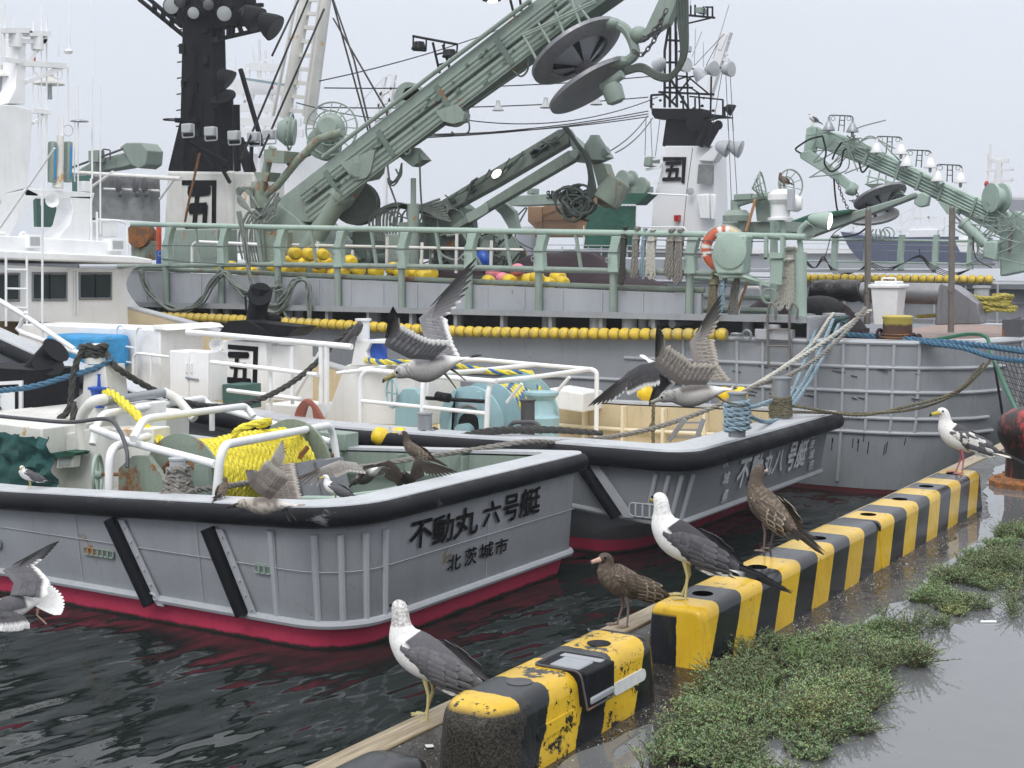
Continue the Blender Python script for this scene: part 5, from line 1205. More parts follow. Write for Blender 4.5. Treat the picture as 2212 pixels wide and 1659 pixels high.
for i, (u, v) in enumerate(fpos):
    p = U(u, v, X=23.3+.5*(i % 3)+rnd.uniform(-.1, .1)); 
    if b0 is None:
        b0 = solo('net_float', MB().lathe([(.03, -.17), (.09, -.16), (.135, -.09), (.145, 0), (.135, .09), (.09, .16), (.03, .17)], p, (.5, .8, .1), 16), 'yellow_float', 'oval yellow net float lying on the black net behind the grey bulwark', 'float', 'yellow net floats heaped on the net'); bb = p
        o = b0
    else:
        o = b0.copy(); COL.objects.link(o); o.location = Vector(b0.location)+(p-bb)
        o.rotation_euler = (rnd.uniform(-.4, .4), rnd.uniform(-.3, .3), rnd.uniform(-.8, .8)) if 0 else (0, 0, 0)
        s_ = rnd.uniform(.85, 1.1); o.scale = (s_, s_, s_)
for u, v in ((1118, 583), (1065, 590), (1085, 602)):
    solo('pink_float', MB().ell(U(u, v, X=24), (.13, .16, .13)), 'pink_float', {1118: 'pink float on the net, highest of the pink ones', 1065: 'pink float on the net beside the second crane foot', 1085: 'lowest pink float, just above the rusty bulwark pipe'}[u], 'float')

# ---------------------------------------------------------------- mast tower and funnel casing
T_ = lambda x, y: (300.8+.2666*x, .2666*y)
def tt(L, X=27): return pp([(*T_(p[0], p[1]), (p[2] if len(p) > 2 else X)) for p in L], X)
def tv(x, y, X=27): return U(*T_(x, y), X=X)
cs = part('funnel_casing', MB().prism(tt([(225, 1385), (930, 1395), (925, 2050), (190, 2050)], 27.2), (1.2, 0, 0)).tube(tt([(745, 1385), (750, 2050)], 27.2), .12, 10), 'white_old', A, bevel=.06)
mk = MB(); mk.prism(tt([(345, 1460), (622, 1460), (618, 1990), (585, 1990), (588, 1505), (345, 1500)], 27.18), (.012, 0, 0))
p0, p1, p2 = tv(365, 1800+150, 27.18), tv(575, 1800+150, 27.18), tv(365, 1515, 27.18); write(mk, '五', p0, (0, (p1.y-p0.y)*1.08, 0), (0, 0, (p2.z-p0.z)*1.12), .07, .1, .02, (-1, 0, 0)); part('funnel_mark', mk, 'ink_black', cs)
tw = MB(); tw.prism(tt([(228, 1385), (330, 960), (345, 300), (350, 0), (350, -60), (575, -60), (590, 260), (600, 700), (620, 1385)], 27.4), (.5, 0, 0)); twr = part('tower', tw, 'black_paint', A, bevel=.03)
part('exhaust_trunk', MB().lathe([(.30, 0), (.30, 2.0), (.31, 2.05), (.26, 2.06)], tv(670, 1385, 27.9), (0, -.02, 1), 24), 'black_paint', A)
part('exhaust_lid', MB().lathe([(.33, 0), (.33, .04), (.1, .07)], tv(682, 790, 27.6), (-.6, -.2, .8), 24), 'black_paint', A)
for x, y0, y1, r in ((795, 1385, 850, .09), (545, 1200, 820, .11), (512, 770, 700, .08)): part('exhaust_pipe', MB().lathe([(r, 0), (r, (y0-y1)*.2666*D_A if 0 else abs(tv(x, y1).z-tv(x, y0).z)), (r*1.12, abs(tv(x, y1).z-tv(x, y0).z)+.03)], tv(x, y0, 27.5), n=14), 'black_paint', A)
part('elbow_duct', MB().tube(smooth(tt([(800, 1130), (830, 1230), (870, 1300), (900, 1395)], 27.5), 4), .16, 12), 'black_paint', A)
tr = MB()   # truss arms left and right of the tower head
for a, b in (((0, -5), (375, 300)), ((20, -60), (345, 215)), ((125, 40), (125, 110)), ((195, 90), (195, 165)), ((265, 150), (265, 225)), ((590, 330), (980, 240)), ((580, 215), (800, 180)), ((660, 220), (655, 310)), ((725, 200), (725, 290)), ((757, 200), (757, 280)), ((655, 310), (600, 230)),
             ((800, 185), (830, 265)), ((570, 60), (1000, 40)), ((820, 560), (640, 560) if 0 else (1000, 1180))): tr.bar(*tt([a, b], 27.6), .09)
part('truss_arms', tr, 'black_paint', A)
part('tower_head', MB().prism(tt([(250, -60), (220, 60), (350, 215), (580, 228), (780, 195), (850, 150), (860, 60), (860, -60)], 27.5), (.4, 0, 0)), 'black_paint', twr)
def flood(c, d, r, L, par, mat, lens, nm='floodlight'):
    d = Vector(d).normalized(); l = part(nm, MB().lathe([(r*.25, -L), (r*.55, -L*.85), (r*.95, -L*.2), (r, 0), (r*1.02, .02)], c, d, 20), mat, par)
    part('lens', MB().lathe([(r*.95, .0), (r*.9, .03), (r*.3, .06)], Vector(c), d, 20), lens, l)
for x, y, r in ((260, 50, .21), (440, 105, .16), (690, 110, .20)): flood(tv(x, y, 26.9), (-.8, -.5, -.25), r, .32, A, 'black_paint', 'glass_lamp')
for x, y in ((930, 170), (1070, 230)): flood(tv(x, y, 27.2)+Vector((0, -.1, 0)), (.25, -.75, -.55), .34, .5, A, 'black_paint', 'dark_steel')
flood(tv(730, 650, 27.2), (.3, -.6, -.5), .26, .35, A, 'black_paint', 'dark_steel')
pf = MB(); pf.torus(tv(265, 970, 27.3), (0, 0, 1), .22, .02, 20, 6); pf.bar(tv(300, 975, 27.3), tv(470, 980, 27.3), .12)
rnd = random.Random(14); tf = MB()
for k in range(26):
    x, y = rnd.uniform(200, 900), rnd.uniform(-20, 170); c = tv(x, y, 27.2); w_ = rnd.uniform(.05, .16)
    if rnd.random() < .5: tf.cyl(c, c+Vector((rnd.uniform(-.1, .1), rnd.uniform(-.3, .3), rnd.uniform(.1, .5))), w_*.4, n=7)
    else: tf.box(c, (w_, w_*1.5, w_))
for k in range(16):
    x, y = rnd.uniform(340, 640), rnd.uniform(250, 1300); c = tv(x, y, 27.37); tf.box(c, (.06, rnd.uniform(.05, .2), rnd.uniform(.05, .3)))
each('tower_fitting', tf, 'cable_black', A)
for (x, y, d) in ((330, 20, (-.6, -.6, -.3)), (560, 40, (-.7, -.5, 0)), (860, 110, (-.2, -.9, -.3))): flood(tv(x, y, 27.0), d, .15, .25, A, 'black_paint', 'dark_steel')
part('side_platform', pf, 'black_paint', A)
for x, y in ((385, 1040), (570, 1065), (760, 1098), (920, 1108), (1045, 1090)):
    c = tv(x, y, 26.6); w2, h2 = .20, .12
    l = part('square_floodlight', MB().bx(c.x-.05, c.x+.12, c.y-w2*.8, c.y+w2*.8, c.z-h2, c.z+h2), 'glass_lamp', A, bevel=.03); part('bracket', MB().tube(arc([c+Vector((.05, -w2, .1)), c+Vector((.05, -w2, -.22)), c+Vector((.05, w2, -.22)), c+Vector((.05, w2, .1))], .05), .018, 6), 'rib_grey', l)
fb = MB()
for a, b in (((345, 1130), (760, 1150)), ((380, 1140), (700, 1340)), ((760, 1150), (1010, 1170)), ((500, 1230), (600, 1360)), ((610, 1260), (735, 1480)), ((910, 1165), (905, 1390)), ((790, 1160), (790, 1390)), ((735, 1170), (735, 1370)), ((1200, 1330), (1400, 1240)), ((400, 1150), (740, 1330))): fb.bar(*tt([a, b], 26.7), .07)
each('lamp_frame', fb, 'black_paint', A)
part('boat_hook', MB().tube(tt([(490, 1240), (400, 1640), (370, 1800)], 26.5), .03, 8), 'rusty_iron', A)
cl = MB()
for k in range(6): cl.tube(smooth(tt([(400+k*9, 350), (395+k*8, 760), (350-k*3+(k % 2)*14, 1180), (330+k*8, 1500), (325+k*9, 1700)], 27.3), 4), .012, 5)
for k in range(9): cl.bar(tv(345-k*2.5, 240+k*130, 27.4), tv(315-k*2.5, 245+k*130, 27.4), .03)
part('cable_run', cl, 'cable_black', A)

# ---------------------------------------------------------------- main crane with power block
K = part('crane', MB().prism(pp([(560, 640), (560, 560), (548, 470), (552, 440), (600, 440), (640, 470), (720, 560), (700, 640)], 24.6), (1.3, 0, 0)).lathe([(.9, -1.2), (.9, -.2), (.75, .1)], U(620, 590, X=25.2), n=24), 'sage', A, bevel=.02)
E1 = [(585, 480), (590, 440), (648, 395), (1208, -40), (1330, -40), (952, 237), (795, 354), (735, 445), (690, 480)]
part('boom', MB().prism(pp(E1, 24.7), (.4, 0, 0)), 'sage', K, bevel=.02)
part('boom_flange', MB().prism(pp([(775, 352), (950, 232), (1350, -60), (1366, -40), (957, 250), (790, 366)], 24.62), (.52, 0, 0)), 'sage_dark', K)
def along(p, q, offs, X, r, mb, n=8):
    for o in offs:
        a, b = U(p[0]+o*.55, p[1]+o*.83, X=X), U(q[0]+o*.55, q[1]+o*.83, X=X); mb.tube([a, b], r, n)
hp = MB(); along((645, 415), (1214, -25), (8, 17, 26), 24.6, .033, hp); along((640, 425), (1214, -20), (38, 50, 60), 24.58, .045, hp); along((700, 345), (1150, 5), (-6,), 24.6, .05, hp)
along((640, 425), (1214, -20), (33, 44, 55, 66), 24.57, .018, hp); along((645, 415), (1214, -25), (4, 13, 21), 24.6, .016, hp); each('hydraulic_pipe', hp, 'sage', K)
bt9 = MB(); rnd = random.Random(19)
for k in range(34):
    t = rnd.random(); a = Vector((645, 415, 0)).lerp(Vector((1214, -25, 0)), t); o = rnd.uniform(4, 62); q = U(a.x+o*.55, a.y+o*.83, X=24.54); s_ = rnd.uniform(.03, .08); bt9.box(q, (s_, s_*1.4, s_), Matrix.Rotation(R(-37), 3, 'X'))
each('pipe_fitting', bt9, 'sage_dark', K)
cp = MB()
for t in (.1, .3, .52, .75):
    a = Vector((645, 415, 0)).lerp(Vector((1214, -25, 0)), t); cp.bar(U(a.x, a.y, X=24.55), U(a.x+36, a.y+54, X=24.55), .05, .12)
each('pipe_clamp', cp, 'sage_dark', K)
lug = part('cylinder_lug', MB().prism(pp([(735, 345+8), (810, 322), (800, 372), (790, 385), (768, 390), (752, 375)], 24.5), (.5, 0, 0)).cyl(U(772, 366, X=24.46), U(772, 366, X=25.1), .17, n=18), 'sage', K, bevel=.01)
ra, rb_ = U(762, 388, X=24.75), U(735, 425, X=24.75); part('piston_rod', MB().cyl(ra, rb_, .09, n=14), 'steel', K)
a, b = U(742, 415, X=24.75), U(660, 545, X=24.75); part('cylinder', MB().tube([a, a.lerp(b, .08), a.lerp(b, .081), b, b+(b-a)*.25], [.27, .27, .22, .22, .22], 22), 'sage', K)
# hose elbows at the boom foot
he = MB(); rnd = random.Random(21)
for k in range(9):
    u = 518+k*6; j_ = [rnd.uniform(-9, 9) for _ in range(12)]; he.tube(smooth(pp([(u+6, 560+k*2), (u+j_[0]*.4, 520), (u+4+j_[1]*.5, 480+j_[2]), (u+22+j_[3], 462+j_[4]), (u*.3+400+j_[5], 475+j_[6]), (u*.5+310+j_[7], 455+j_[8]), (600+j_[9], 425+j_[10])], 24.3), 6), .026, 6)
for k in range(4): he.tube(smooth(pp([(548+k*8, 470), (530-k*4, 440), (512+k*3, 415), (520+k*8, 405), (545, 425), (560, 450)], 24.4), 6), .03, 6)
each('hose', he, 'hose_grey', K)
ctr = MB(); ctr.tube(pp([(560, 430, 24.6), (572, 380, 24.6), (580, 345, 24.6), (590, 318, 24.6)], 24.6), .10, 10); ctr.tube(pp([(562, 430), (600, 400), (640, 350), (690, 300), (740, 285)], 24.7), .09, 10)
ctr.prism(pp([(570, 322), (615, 326), (612, 352), (570, 350)], 24.4), (.5, 0, 0)); ctr.prism(pp([(548, 372), (582, 372), (575, 392), (555, 390)], 24.5), (.4, 0, 0)); ctr.lathe([(.22, 0), (.24, .4), (.18, .6)], U(562, 450, X=24.7), n=16)
each('winch_arm', ctr, 'sage_rusty', K)
def radarwheel(u, v, X, r, par, ax, mat='sage', nsp=16, rim=True):
    c = U(u, v, X=X); a, b = frame(Vector(ax)); m = MB(); m.torus(c, ax, r, .022, 32, 6); m.torus(c+Vector(ax).normalized()*.1, ax, r*.65, .018, 28, 6)
    for k in range(nsp): t = 2*math.pi*k/nsp; m.bar(c+Vector(ax).normalized()*.2+(a*math.cos(t)+b*math.sin(t))*.12, c+(a*math.cos(t)+b*math.sin(t))*r, .022)
    w = part('cage_wheel', m, mat, par); part('hub', MB().lathe([(.30, -.1), (.34, .1), (.2, .3)], c, ax, 18), mat, w); return c
radarwheel(716, 278, 25.4, .60, K, (-.9, -.35, .1)); part('drum', MB().lathe([(.36, -.25), (.38, .1), (.3, .15)], U(700, 310, X=25.5), (-.9, -.4, .1), 24), 'sage', K)
radarwheel(628, 285, 25.8, .42, K, (-.5, .8, .1), nsp=10)
# sheaves on the boom
for (u, v, r) in ((885, 215, .36), (980, 240, .33)): part('sheave', MB().lathe([(r, -.1), (r, -.04), (r*.8, 0), (r, .04), (r, .1)], U(u, v, X=25.1), (1, 0, 0), 26), 'sage', K)
each('sheave_guard', MB().prism(pp([(940, 240), (985, 225), (1002, 245), (1000, 262), (978, 268), (955, 262)], 24.5), (.25, 0, 0)).prism(pp([(862, 215), (875, 190), (895, 184), (915, 200), (905, 225)], 25.0), (.04, 0, 0)), 'sage', K, bevel=.01)
part('hook_eye', MB().prism(pp([(845, 325), (890, 318), (915, 345), (890, 360)], 24.7), (.3, 0, 0)).torus(U(880, 325, X=24.6), (1, 0, 0), .08, .03, 14, 6), 'sage_dark', K)
# operator platform under the boom
op = MB()
for L in ([(1130, 75), (1160, 130)], [(1163, 50), (1195, 105)], [(1200, 25), (1225, 90)], [(1235, 0), (1260, 70)], [(1135, 78), (1290, 5)], [(1160, 130), (1255, 68), (1300, 78)], [(1250, 12), (1300, 78)], [(1130, 75), (1300, -5)]): op.tube(pp(L, 24.3), .028, 6)
op.prism(pp([(1155, 122), (1250, 60), (1300, 72), (1208, 140)], 24.2) if 0 else pp([(1155, 126), (1252, 62), (1256, 78), (1162, 142)], 24.2), (.7, 0, 0)); each('operator_basket', op, 'sage', K)
# lamp bracket with two lamps on the boom
lb = part('lamp_bracket', MB().tube(pp([(892, 78), (988, 96)], 25), .03, 6).tube(pp([(935, 92), (950, 158)], 25), .03, 6).tube(pp([(957, 97), (972, 150)], 25), .03, 6).tube(pp([(941, 118), (962, 113)], 25), .02, 6).tube(pp([(946, 140), (968, 135)], 25), .02, 6)
          .tube(arc(pp([(893, 78), (892, 108), (920, 110), (921, 84)], 25), .02), .02, 6).tube(arc(pp([(960, 92), (958, 122), (986, 124), (988, 97)], 25), .02), .02, 6), 'cable_black', K)
for u, v in ((905, 105), (972, 122)): c = U(u, v, X=25); part('lamp', MB().lathe([(.11, .14), (.13, .08), (.17, 0), (.16, -.02)], c, n=14), 'cable_black', lb)
part('lamp_bracket', MB().tube(pp([(1112, 38), (1100, -10)], 25), .03, 6).tube(pp([(1128, 32), (1122, -10)], 25), .03, 6).prism(pp([(1140, 5), (1170, 8), (1168, 28), (1142, 24)], 25), (.15, 0, 0)), 'cable_black', K)
dl_ = part('deck_lamp', MB().lathe([(.06, .14), (.12, .05), (.19, -.02), (.18, -.04)], U(1062, -3, X=24), n=16), 'cable_black', K); part('bulb', MB().ell(U(1064, 3, X=24), (.06, .12, .03)), 'lamp_lit', dl_)
# power block: two dished discs and hub
PB = part('power_block', MB().cyl(U(1256, 135, X=24.25), U(1266, 160, X=24.25), .17, n=18), 'dark_steel', K)
def disc(c, ax, r, par, face=1):
    """dished ring with an open spoked cone; ax points to the hub side"""
    ax = Vector(ax).normalized(); c = Vector(c); a, b = frame(ax); keep = SCL[0]; SCL[0] = 1.0
    d = part('block_disc', MB().lathe([(r*.60, .07), (r*.64, .11), (r*.70, .10), (r*.95, .045), (r, .02), (r*1.0, -.05), (r*.97, -.055), (r*.9, -.03), (r*.66, .03), (r*.60, .05)], c, ax, 56), 'steel_disc', par, ang=25)
    part('cone', MB().lathe([(r*.62, .06), (r*.2, .26), (r*.14, .3), (r*.02, .31)], c, ax, 40), 'steel', d)
    m = MB()
    for k in range(5):
        t = 2*math.pi*k/5+.5; e = a*math.cos(t)+b*math.sin(t); f = a*math.cos(t+.12)+b*math.sin(t+.12); g = a*math.cos(t-.12)+b*math.sin(t-.12)
        m.prism([c+ax*.29+e*r*.08, c+ax*.09+f*r*.60, c+ax*.09+g*r*.60], ax*.035)
    SCL[0] = keep; each('spoke', m, 'rubber', d); return d
n1 = ((RT*-.49+UP*.87)*.96 + FW*.24).normalized()
cA_, cB_ = U(1246, 112, X=24.2), U(1274, 184, X=24.2)
n2 = ((RT*-.49+UP*.87)*.98 + FW*.14).normalized(); disc(cA_, -n1, .96, PB); disc(cB_, n2, .88, PB)
cB_ = cA_ - n1*.62
part('block_hub', MB().lathe([(.30, 0), (.16, .18), (.13, .3), (.16, .42), (.28, .56)], cB_, (cA_-cB_), 20), 'dark_steel', PB)
yk = MB(); yk.tube(smooth(pp([(1320, 50), (1350, 62), (1368, 95), (1370, 120), (1345, 138)], 24.2), 4), [.10, .13]*0 or .10, 8); yk.ell(U(1322, 52, X=24.2), (.2, .2, .12)); yk.ell(U(1340, 135, X=24.2), (.22, .22, .12))
each('yoke', yk, 'sage', PB)
part('hydraulic_motor', MB().lathe([(.16, 0), (.2, .1), (.18, .35), (.1, .4)], U(1318, 180, X=24.0), (.2, -.3, -1), 16).cyl(U(1300, 190, X=24), U(1345, 160, X=24), .09, n=10).cyl(U(1325, 165, X=24), U(1335, 215, X=24), .08, n=10), 'sage', PB)
# jib above it with chain
jb = MB(); jb.prism(pp([(1375, 75), (1395, 60), (1432, -20), (1470, -20), (1442, 50), (1400, 78)], 24.1), (.22, 0, 0)); jb.ell(U(1380, 75, X=24.2), (.16, .18, .16)); each('jib', jb, 'sage', K)
def chain(par, pts, X, L=.13, r=.014, mat='dark_steel', name='chain'):
    P = resample(smooth(pp(pts, X), 6), L*.72); m = MB()
    for i, (a, b) in enumerate(zip(P, P[1:])):
        d = (b-a).normalized(); s, t = frame(d); n = s if i % 2 else t; c = (a+b)/2; Q = []
        for k in range(12):
            an_ = 2*math.pi*k/12; Q.append(c+d*math.cos(an_)*L*.5+n*math.sin(an_)*L*.27)
        m.tube(Q, r, 5, closed=True)
    return part(name, m, mat, par)
chain(K, [(1430, 40), (1420, 75), (1400, 105), (1385, 120), (1372, 112)], 24.0); chain(K, [(1440, 20), (1425, 50), (1395, 85)], 23.9)
hs_ = MB()
for k in range(4): hs_.tube(smooth(pp([(1350, 150+k*3), (1385, 140+k*4), (1420, 158+k*4), (1450, 160+k*3), (1472+k*3, 120), (1466+k*6, 40), (1462+k*7, -30)], 24.0), 6), .035, 8)
each('hose', hs_, 'cable_green', K)
hk = MB(); hk.tube(pp([(906, 330), (908, 400), (912, 470)], 24.6), .022, 6); hk.tube(smooth(pp([(855, 365), (862, 385), (845, 400), (836, 350)], 24.6), 5), .02, 6)
for k in range(3): hk.tube(smooth(pp([(868, 352), (866-k*3, 380), (850-k*4, 393+k*3), (838, 385)], 24.6), 5), .02, 6)
hk.tube(smooth(pp([(1000, 255), (1012, 262), (1012, 285), (990, 292), (975, 285)], 24.6), 5), .018, 6)
hk.tube(pp([(838, 390), (860, 450)], 24.8), .02, 6); hk.tube(pp([(960, 245), (1150, 110)], 24.6), .02, 6); hk.tube(pp([(965, 262), (1135, 150)], 24.6), .02, 6); hk.tube(smooth(pp([(1105, 150), (1125, 165), (1140, 150), (1140, 120)], 24.6), 4), .02, 6)
each('hanging_wire', hk, 'cable_green', K)

# ---------------------------------------------------------------- second crane with hose reel
C2_ = lambda x, y: (955.6+.224*x, 247.7+.224*y)
def cc_(L, X=25.6): return pp([(*C2_(p[0], p[1]), (p[2] if len(p) > 2 else X)) for p in L], X)
K2 = part('second_crane', MB().prism(cc_([(-200, 1080), (-200, 900), (60, 800), (180, 900), (200, 1080), (100, 1300), (-180, 1300)], 25.7), (.6, 0, 0)), 'sage_dark', A, bevel=.02)
part('upper_boom', MB().prism(cc_([(-140, 960), (0, 820), (1110, 145), (1180, 130), (1225, 200), (1220, 270), (500, 690), (60, 930)], 25.6), (.3, 0, 0)), 'sage_worn', K2, bevel=.02)
part('lower_boom', MB().prism(cc_([(-60, 1180), (430, 830), (1210, 345), (1300, 360), (1290, 430), (440, 920), (60, 1160)], 25.5), (.22, 0, 0)), 'sage_worn', K2, bevel=.02)
part('elbow', MB().prism(cc_([(1220, 200), (1380, 340), (1560, 370), (1580, 410), (1440, 470), (1300, 460), (1240, 300)], 25.6), (.35, 0, 0)).prism(cc_([(1225, 345), (1290, 338), (1310, 380), (1280, 430), (1225, 400)], 25.4), (.06, 0, 0)), 'sage', K2, bevel=.01)
part('swivel', MB().lathe([(.2, 0), (.22, .3), (.12, .45), (.1, .5)], U(*C2_(1470, 440), X=25.6), n=18).cyl(*cc_([(1540, 380), (1600, 340)], 25.6), .09, n=12), 'sage', K2)
part('forearm', MB().prism(cc_([(1440, 470), (1560, 470), (1640, 700), (1650, 820), (1560, 900), (1490, 860), (1500, 700)], 25.6), (.3, 0, 0)).lathe([(.28, 0), (.3, .2), (.26, .5), (.2, .55)], U(*C2_(1570, 850), X=25.5), (.3, -.5, .9), 20), 'sage_rusty', K2, bevel=.01)
part('bracket_plate', MB().prism(cc_([(215, 960), (425, 845), (440, 940), (400, 970), (250, 1050)], 25.3), (.05, 0, 0)), 'sage', K2, bevel=.02)
part('boom_lamp', MB().ell(U(*C2_(522, 570), X=25.4), (.05, .13, .075), Matrix.Rotation(R(-32), 3, 'X')), 'lamp_lit', K2)
rh = MB(); rnd = random.Random(6)
for k in range(26):
    c = C2_(1290+rnd.uniform(-90, 110), 800+rnd.uniform(-90, 110)); ru = rnd.uniform(10, 34); rv = rnd.uniform(12, 34); ph = rnd.uniform(0, 6)
    rh.tube([U(c[0]+ru*math.cos(ph+t*.42), c[1]+rv*math.sin(ph+t*.42), X=25.3+rnd.uniform(-.04, .04)+.012*k) for t in range(rnd.randint(8, 15))], .028, 6)
for k in range(4): rh.tube(smooth(cc_([(1170+k*10, 120), (1260+k*10, 230+k*10), (1380+k*8, 420), (1420+k*10, 600), (1400+k*22, 760), (1370, 900), (1240+k*20, 920+k*20), (1150, 820)], 25.35), 6), .035, 6)
rh.tube(smooth(cc_([(1150, 850), (1180, 990), (1280, 1025), (1380, 940)], 25.3), 6), .03, 6); rh.tube(smooth(cc_([(340, 610), (280, 660), (260, 740), (220, 860)], 25.4), 5), .025, 6)
for k in range(14):
    t = rnd.random(); a_ = Vector((0, 800, 0)).lerp(Vector((1150, 160, 0)), t); b_1 = a_ + Vector((rnd.uniform(90, 260), rnd.uniform(-60, 20), 0)); rh.tube(smooth([U(*C2_(a_.x+rnd.uniform(-20, 40), a_.y+rnd.uniform(-20, 90)), X=25.5), U(*C2_((a_.x+b_1.x)/2, (a_.y+b_1.y)/2+rnd.uniform(-10, 60)), X=25.42), U(*C2_(b_1.x, b_1.y-60), X=25.5)], 5), .017, 5)
for k in range(12):
    t = rnd.random(); a_ = Vector((60, 830, 0)).lerp(Vector((1100, 230, 0)), t); rh.box(U(*C2_(a_.x, a_.y+20), X=25.52), (.1, rnd.uniform(.06, .2), rnd.uniform(.05, .14)), Matrix.Rotation(R(-30), 3, 'X'))
each('hose_reel', rh, 'cable_green', K2)
bh = MB()
for k in range(9): bh.tube(smooth(pp([(805+k*6, 520), (800+k*8, 470-k*3), (850+k*6, 440+k*2), (900+k*5, 445+k*3), (950+k*3, 430+k*6)], 25.4), 6), .028, 6)
for k in range(8): bh.torus(U(835+k*20, rnd.uniform(455, 490), X=25.5+.1*(k % 3)), (1, rnd.uniform(-.9, .9), rnd.uniform(-.6, .6)), rnd.uniform(.15, .3), .022, 20, 6)
each('hose', bh, 'hose_grey', K2)
part('base_cabinet', boxpx(912-.0, 535-0, 960, 600, 25.2, .5) if 0 else boxpx(860, 480, 900, 560, 25.3, .5), 'sage', K2, bevel=.01)
bk = MB()
for k in range(5): bk.prism(cc_([(560+k*10, 860), (620, 850), (700, 940), (720, 1100), (640, 1110)], 25.9+k*.01), (.008, 0, 0))
part('rope_sheave', MB().lathe([(.42, 0), (.45, .05), (.42, .14), (.2, .16)], U(1078, 542, X=26), (-.8, -.6, 0), 28).prism(cc_([(470, 880), (600, 850), (690, 930), (730, 1120), (650, 1110), (560, 960)], 25.9), (.15, 0, 0)), 'sage', K2)
part('blue_cover', MB().ell(U(1042, 562, X=25.4), (.13, .2, .22)), 'blue_paint', K2)
for k in range(3): pass
gj = MB(); rnd = random.Random(31)
for k in range(16): a_ = U(rnd.uniform(1020, 1100), rnd.uniform(505, 590), X=25.6); gj.tube(smooth([a_, a_+Vector((rnd.uniform(-.1, .1), rnd.uniform(-.5, .5), rnd.uniform(-.4, .4))), a_+Vector((.1, rnd.uniform(-.6, .6), rnd.uniform(-.6, .2)))], 5), .022, 6)
each('hose', gj, 'cable_green', K2)
part('signal_pole', MB().cyl(U(893, 600, X=25), U(893, 440, X=25), .13, n=12).cyl(U(893, 440, X=25), U(893, 385, X=25), .06, n=10), 'sage', A)
# drum machinery and rack between cranes
for (u0, v0, u1, v1, X, m) in ((760, 500, 800, 560, 25.6, 'sage_dark'), (830, 505, 862, 590, 25.0, 'sage'), (700, 500, 745, 600, 26.4, 'sage_dark'), (935, 520, 1010, 600, 26.6, 'sage_dark'), (372, 495, 470, 590, 24.6, 'sage'), (562, 500, 620, 600, 24.4, 'sage_rusty')):
    part('deck_machinery', boxpx(u0, v0, u1, v1, X, .7), m, A, bevel=.03)
part('net_drum', MB().lathe([(.5, 0), (.5, .06), (.3, .08), (.3, .7), (.5, .72), (.5, .78)], U(775, 440, X=25.9), (-.85, -.5, 0), 26), 'cable_green', A)
dg_ = MB(); dg_.tube(arc(pp([(415, 600), (415, 530), (425, 522), (560, 528)], 24.2), .15), .035, 8); part('white_rail', dg_, 'white_paint', A)
part('side_winch', MB().lathe([(.28, 0), (.3, .05), (.3, .12), (.18, .14), (.18, .4), (.26, .42)], U(297, 508, X=23.2), (1, .3, 0), 24), 'rusty_iron', A)
part('winch_foot', boxpx(283, 520, 312, 562, 23.3, .5), 'sage_rusty', A)
part('red_blue_pole', MB().cyl(U(343, 490, X=23), U(343, 540, X=23), .06, n=8), 'orange_red', A); part('red_blue_pole', MB().cyl(U(343, 540, X=23), U(343, 580, X=23), .06, n=8), 'blue_paint', A)

rnd = random.Random(55)
for k in range(16):
    u = rnd.uniform(905, 1130) if k < 9 else rnd.uniform(600, 900); v = rnd.uniform(505, 560); w_ = rnd.uniform(10, 28); h_ = rnd.uniform(15, 45); X_ = rnd.uniform(26.3, 28.4)
    part('deck_machinery', boxpx(u, v, u+w_, v+h_, X_, rnd.uniform(.3, .8)), rnd.choice(['sage_dark', 'sage', 'dark_steel', 'sage_rusty']), A, bevel=.03)
for (u, v, X_, r) in ((985, 545, 26.5, .35), (700, 520, 26.8, .4), (1115, 555, 26.8, .3), (845, 560, 26.2, .28)):
    part('warping_drum', MB().lathe([(r, 0), (r, .06), (r*.55, .1), (r*.5, .5), (r*.9, .6), (r*.9, .66)], U(u, v, X=X_), (rnd.uniform(-1, -.6), rnd.uniform(-.6, .6), 0), 22), 'sage_dark', A)
dj = MB()
for k in range(34):
    a_ = U(rnd.uniform(640, 1120), rnd.uniform(470, 580), X=rnd.uniform(25.0, 27.5)); dj.tube(smooth([a_, a_+Vector((rnd.uniform(-.2, .2), rnd.uniform(-.6, .6), rnd.uniform(-.3, .5))), a_+Vector((0, rnd.uniform(-1.3, 1.3), rnd.uniform(-.6, .3))), a_+Vector((0, rnd.uniform(-1.6, 1.6), rnd.uniform(-1.0, -.2)))], 5), rnd.choice([.018, .026, .032]), 6)
each('hose', dj, 'hose_grey', A)
gp2 = MB()
for k in range(7): a_, b_2 = U(610+k*75, 590, X=24.6), U(612+k*75, 520+rnd.uniform(-15, 25), X=24.6); gp2.cyl(a_, b_2, .035, n=8)
gp2.tube(pp([(600, 528), (1130, 540)], 24.6), .03, 8); each('inner_rail', gp2, 'white_old', A)
# left: folded green crane and the sheet shelter
K3 = part('folding_crane', MB().prism(pp([(120, 378), (160, 372), (205, 345), (265, 330), (300, 328), (302, 350), (262, 362), (180, 375)], 27.5), (.5, 0, 0)).prism(pp([(258, 318), (272, 308), (305, 308), (318, 325), (315, 355), (302, 364), (285, 358), (268, 330)], 27.4), (.6, 0, 0)), 'sage', A, bevel=.03)
part('crane_ram', MB().tube(pp([(155, 362), (265, 322)], 27.3), .03, 6).tube(arc(pp([(222, 342), (222, 322), (238, 324), (238, 346)], 27.3), .05), .02, 6).bx(*[0]*6) if 0 else MB().tube(pp([(155, 362), (265, 322)], 27.3), .03, 6).tube(arc(pp([(222, 342), (222, 322), (238, 324), (238, 346)], 27.3), .05), .02, 6), 'dark_steel', K3)
part('crane_block', boxpx(190, 325, 212, 350, 27.2, .25), 'sage', K3, bevel=.02)
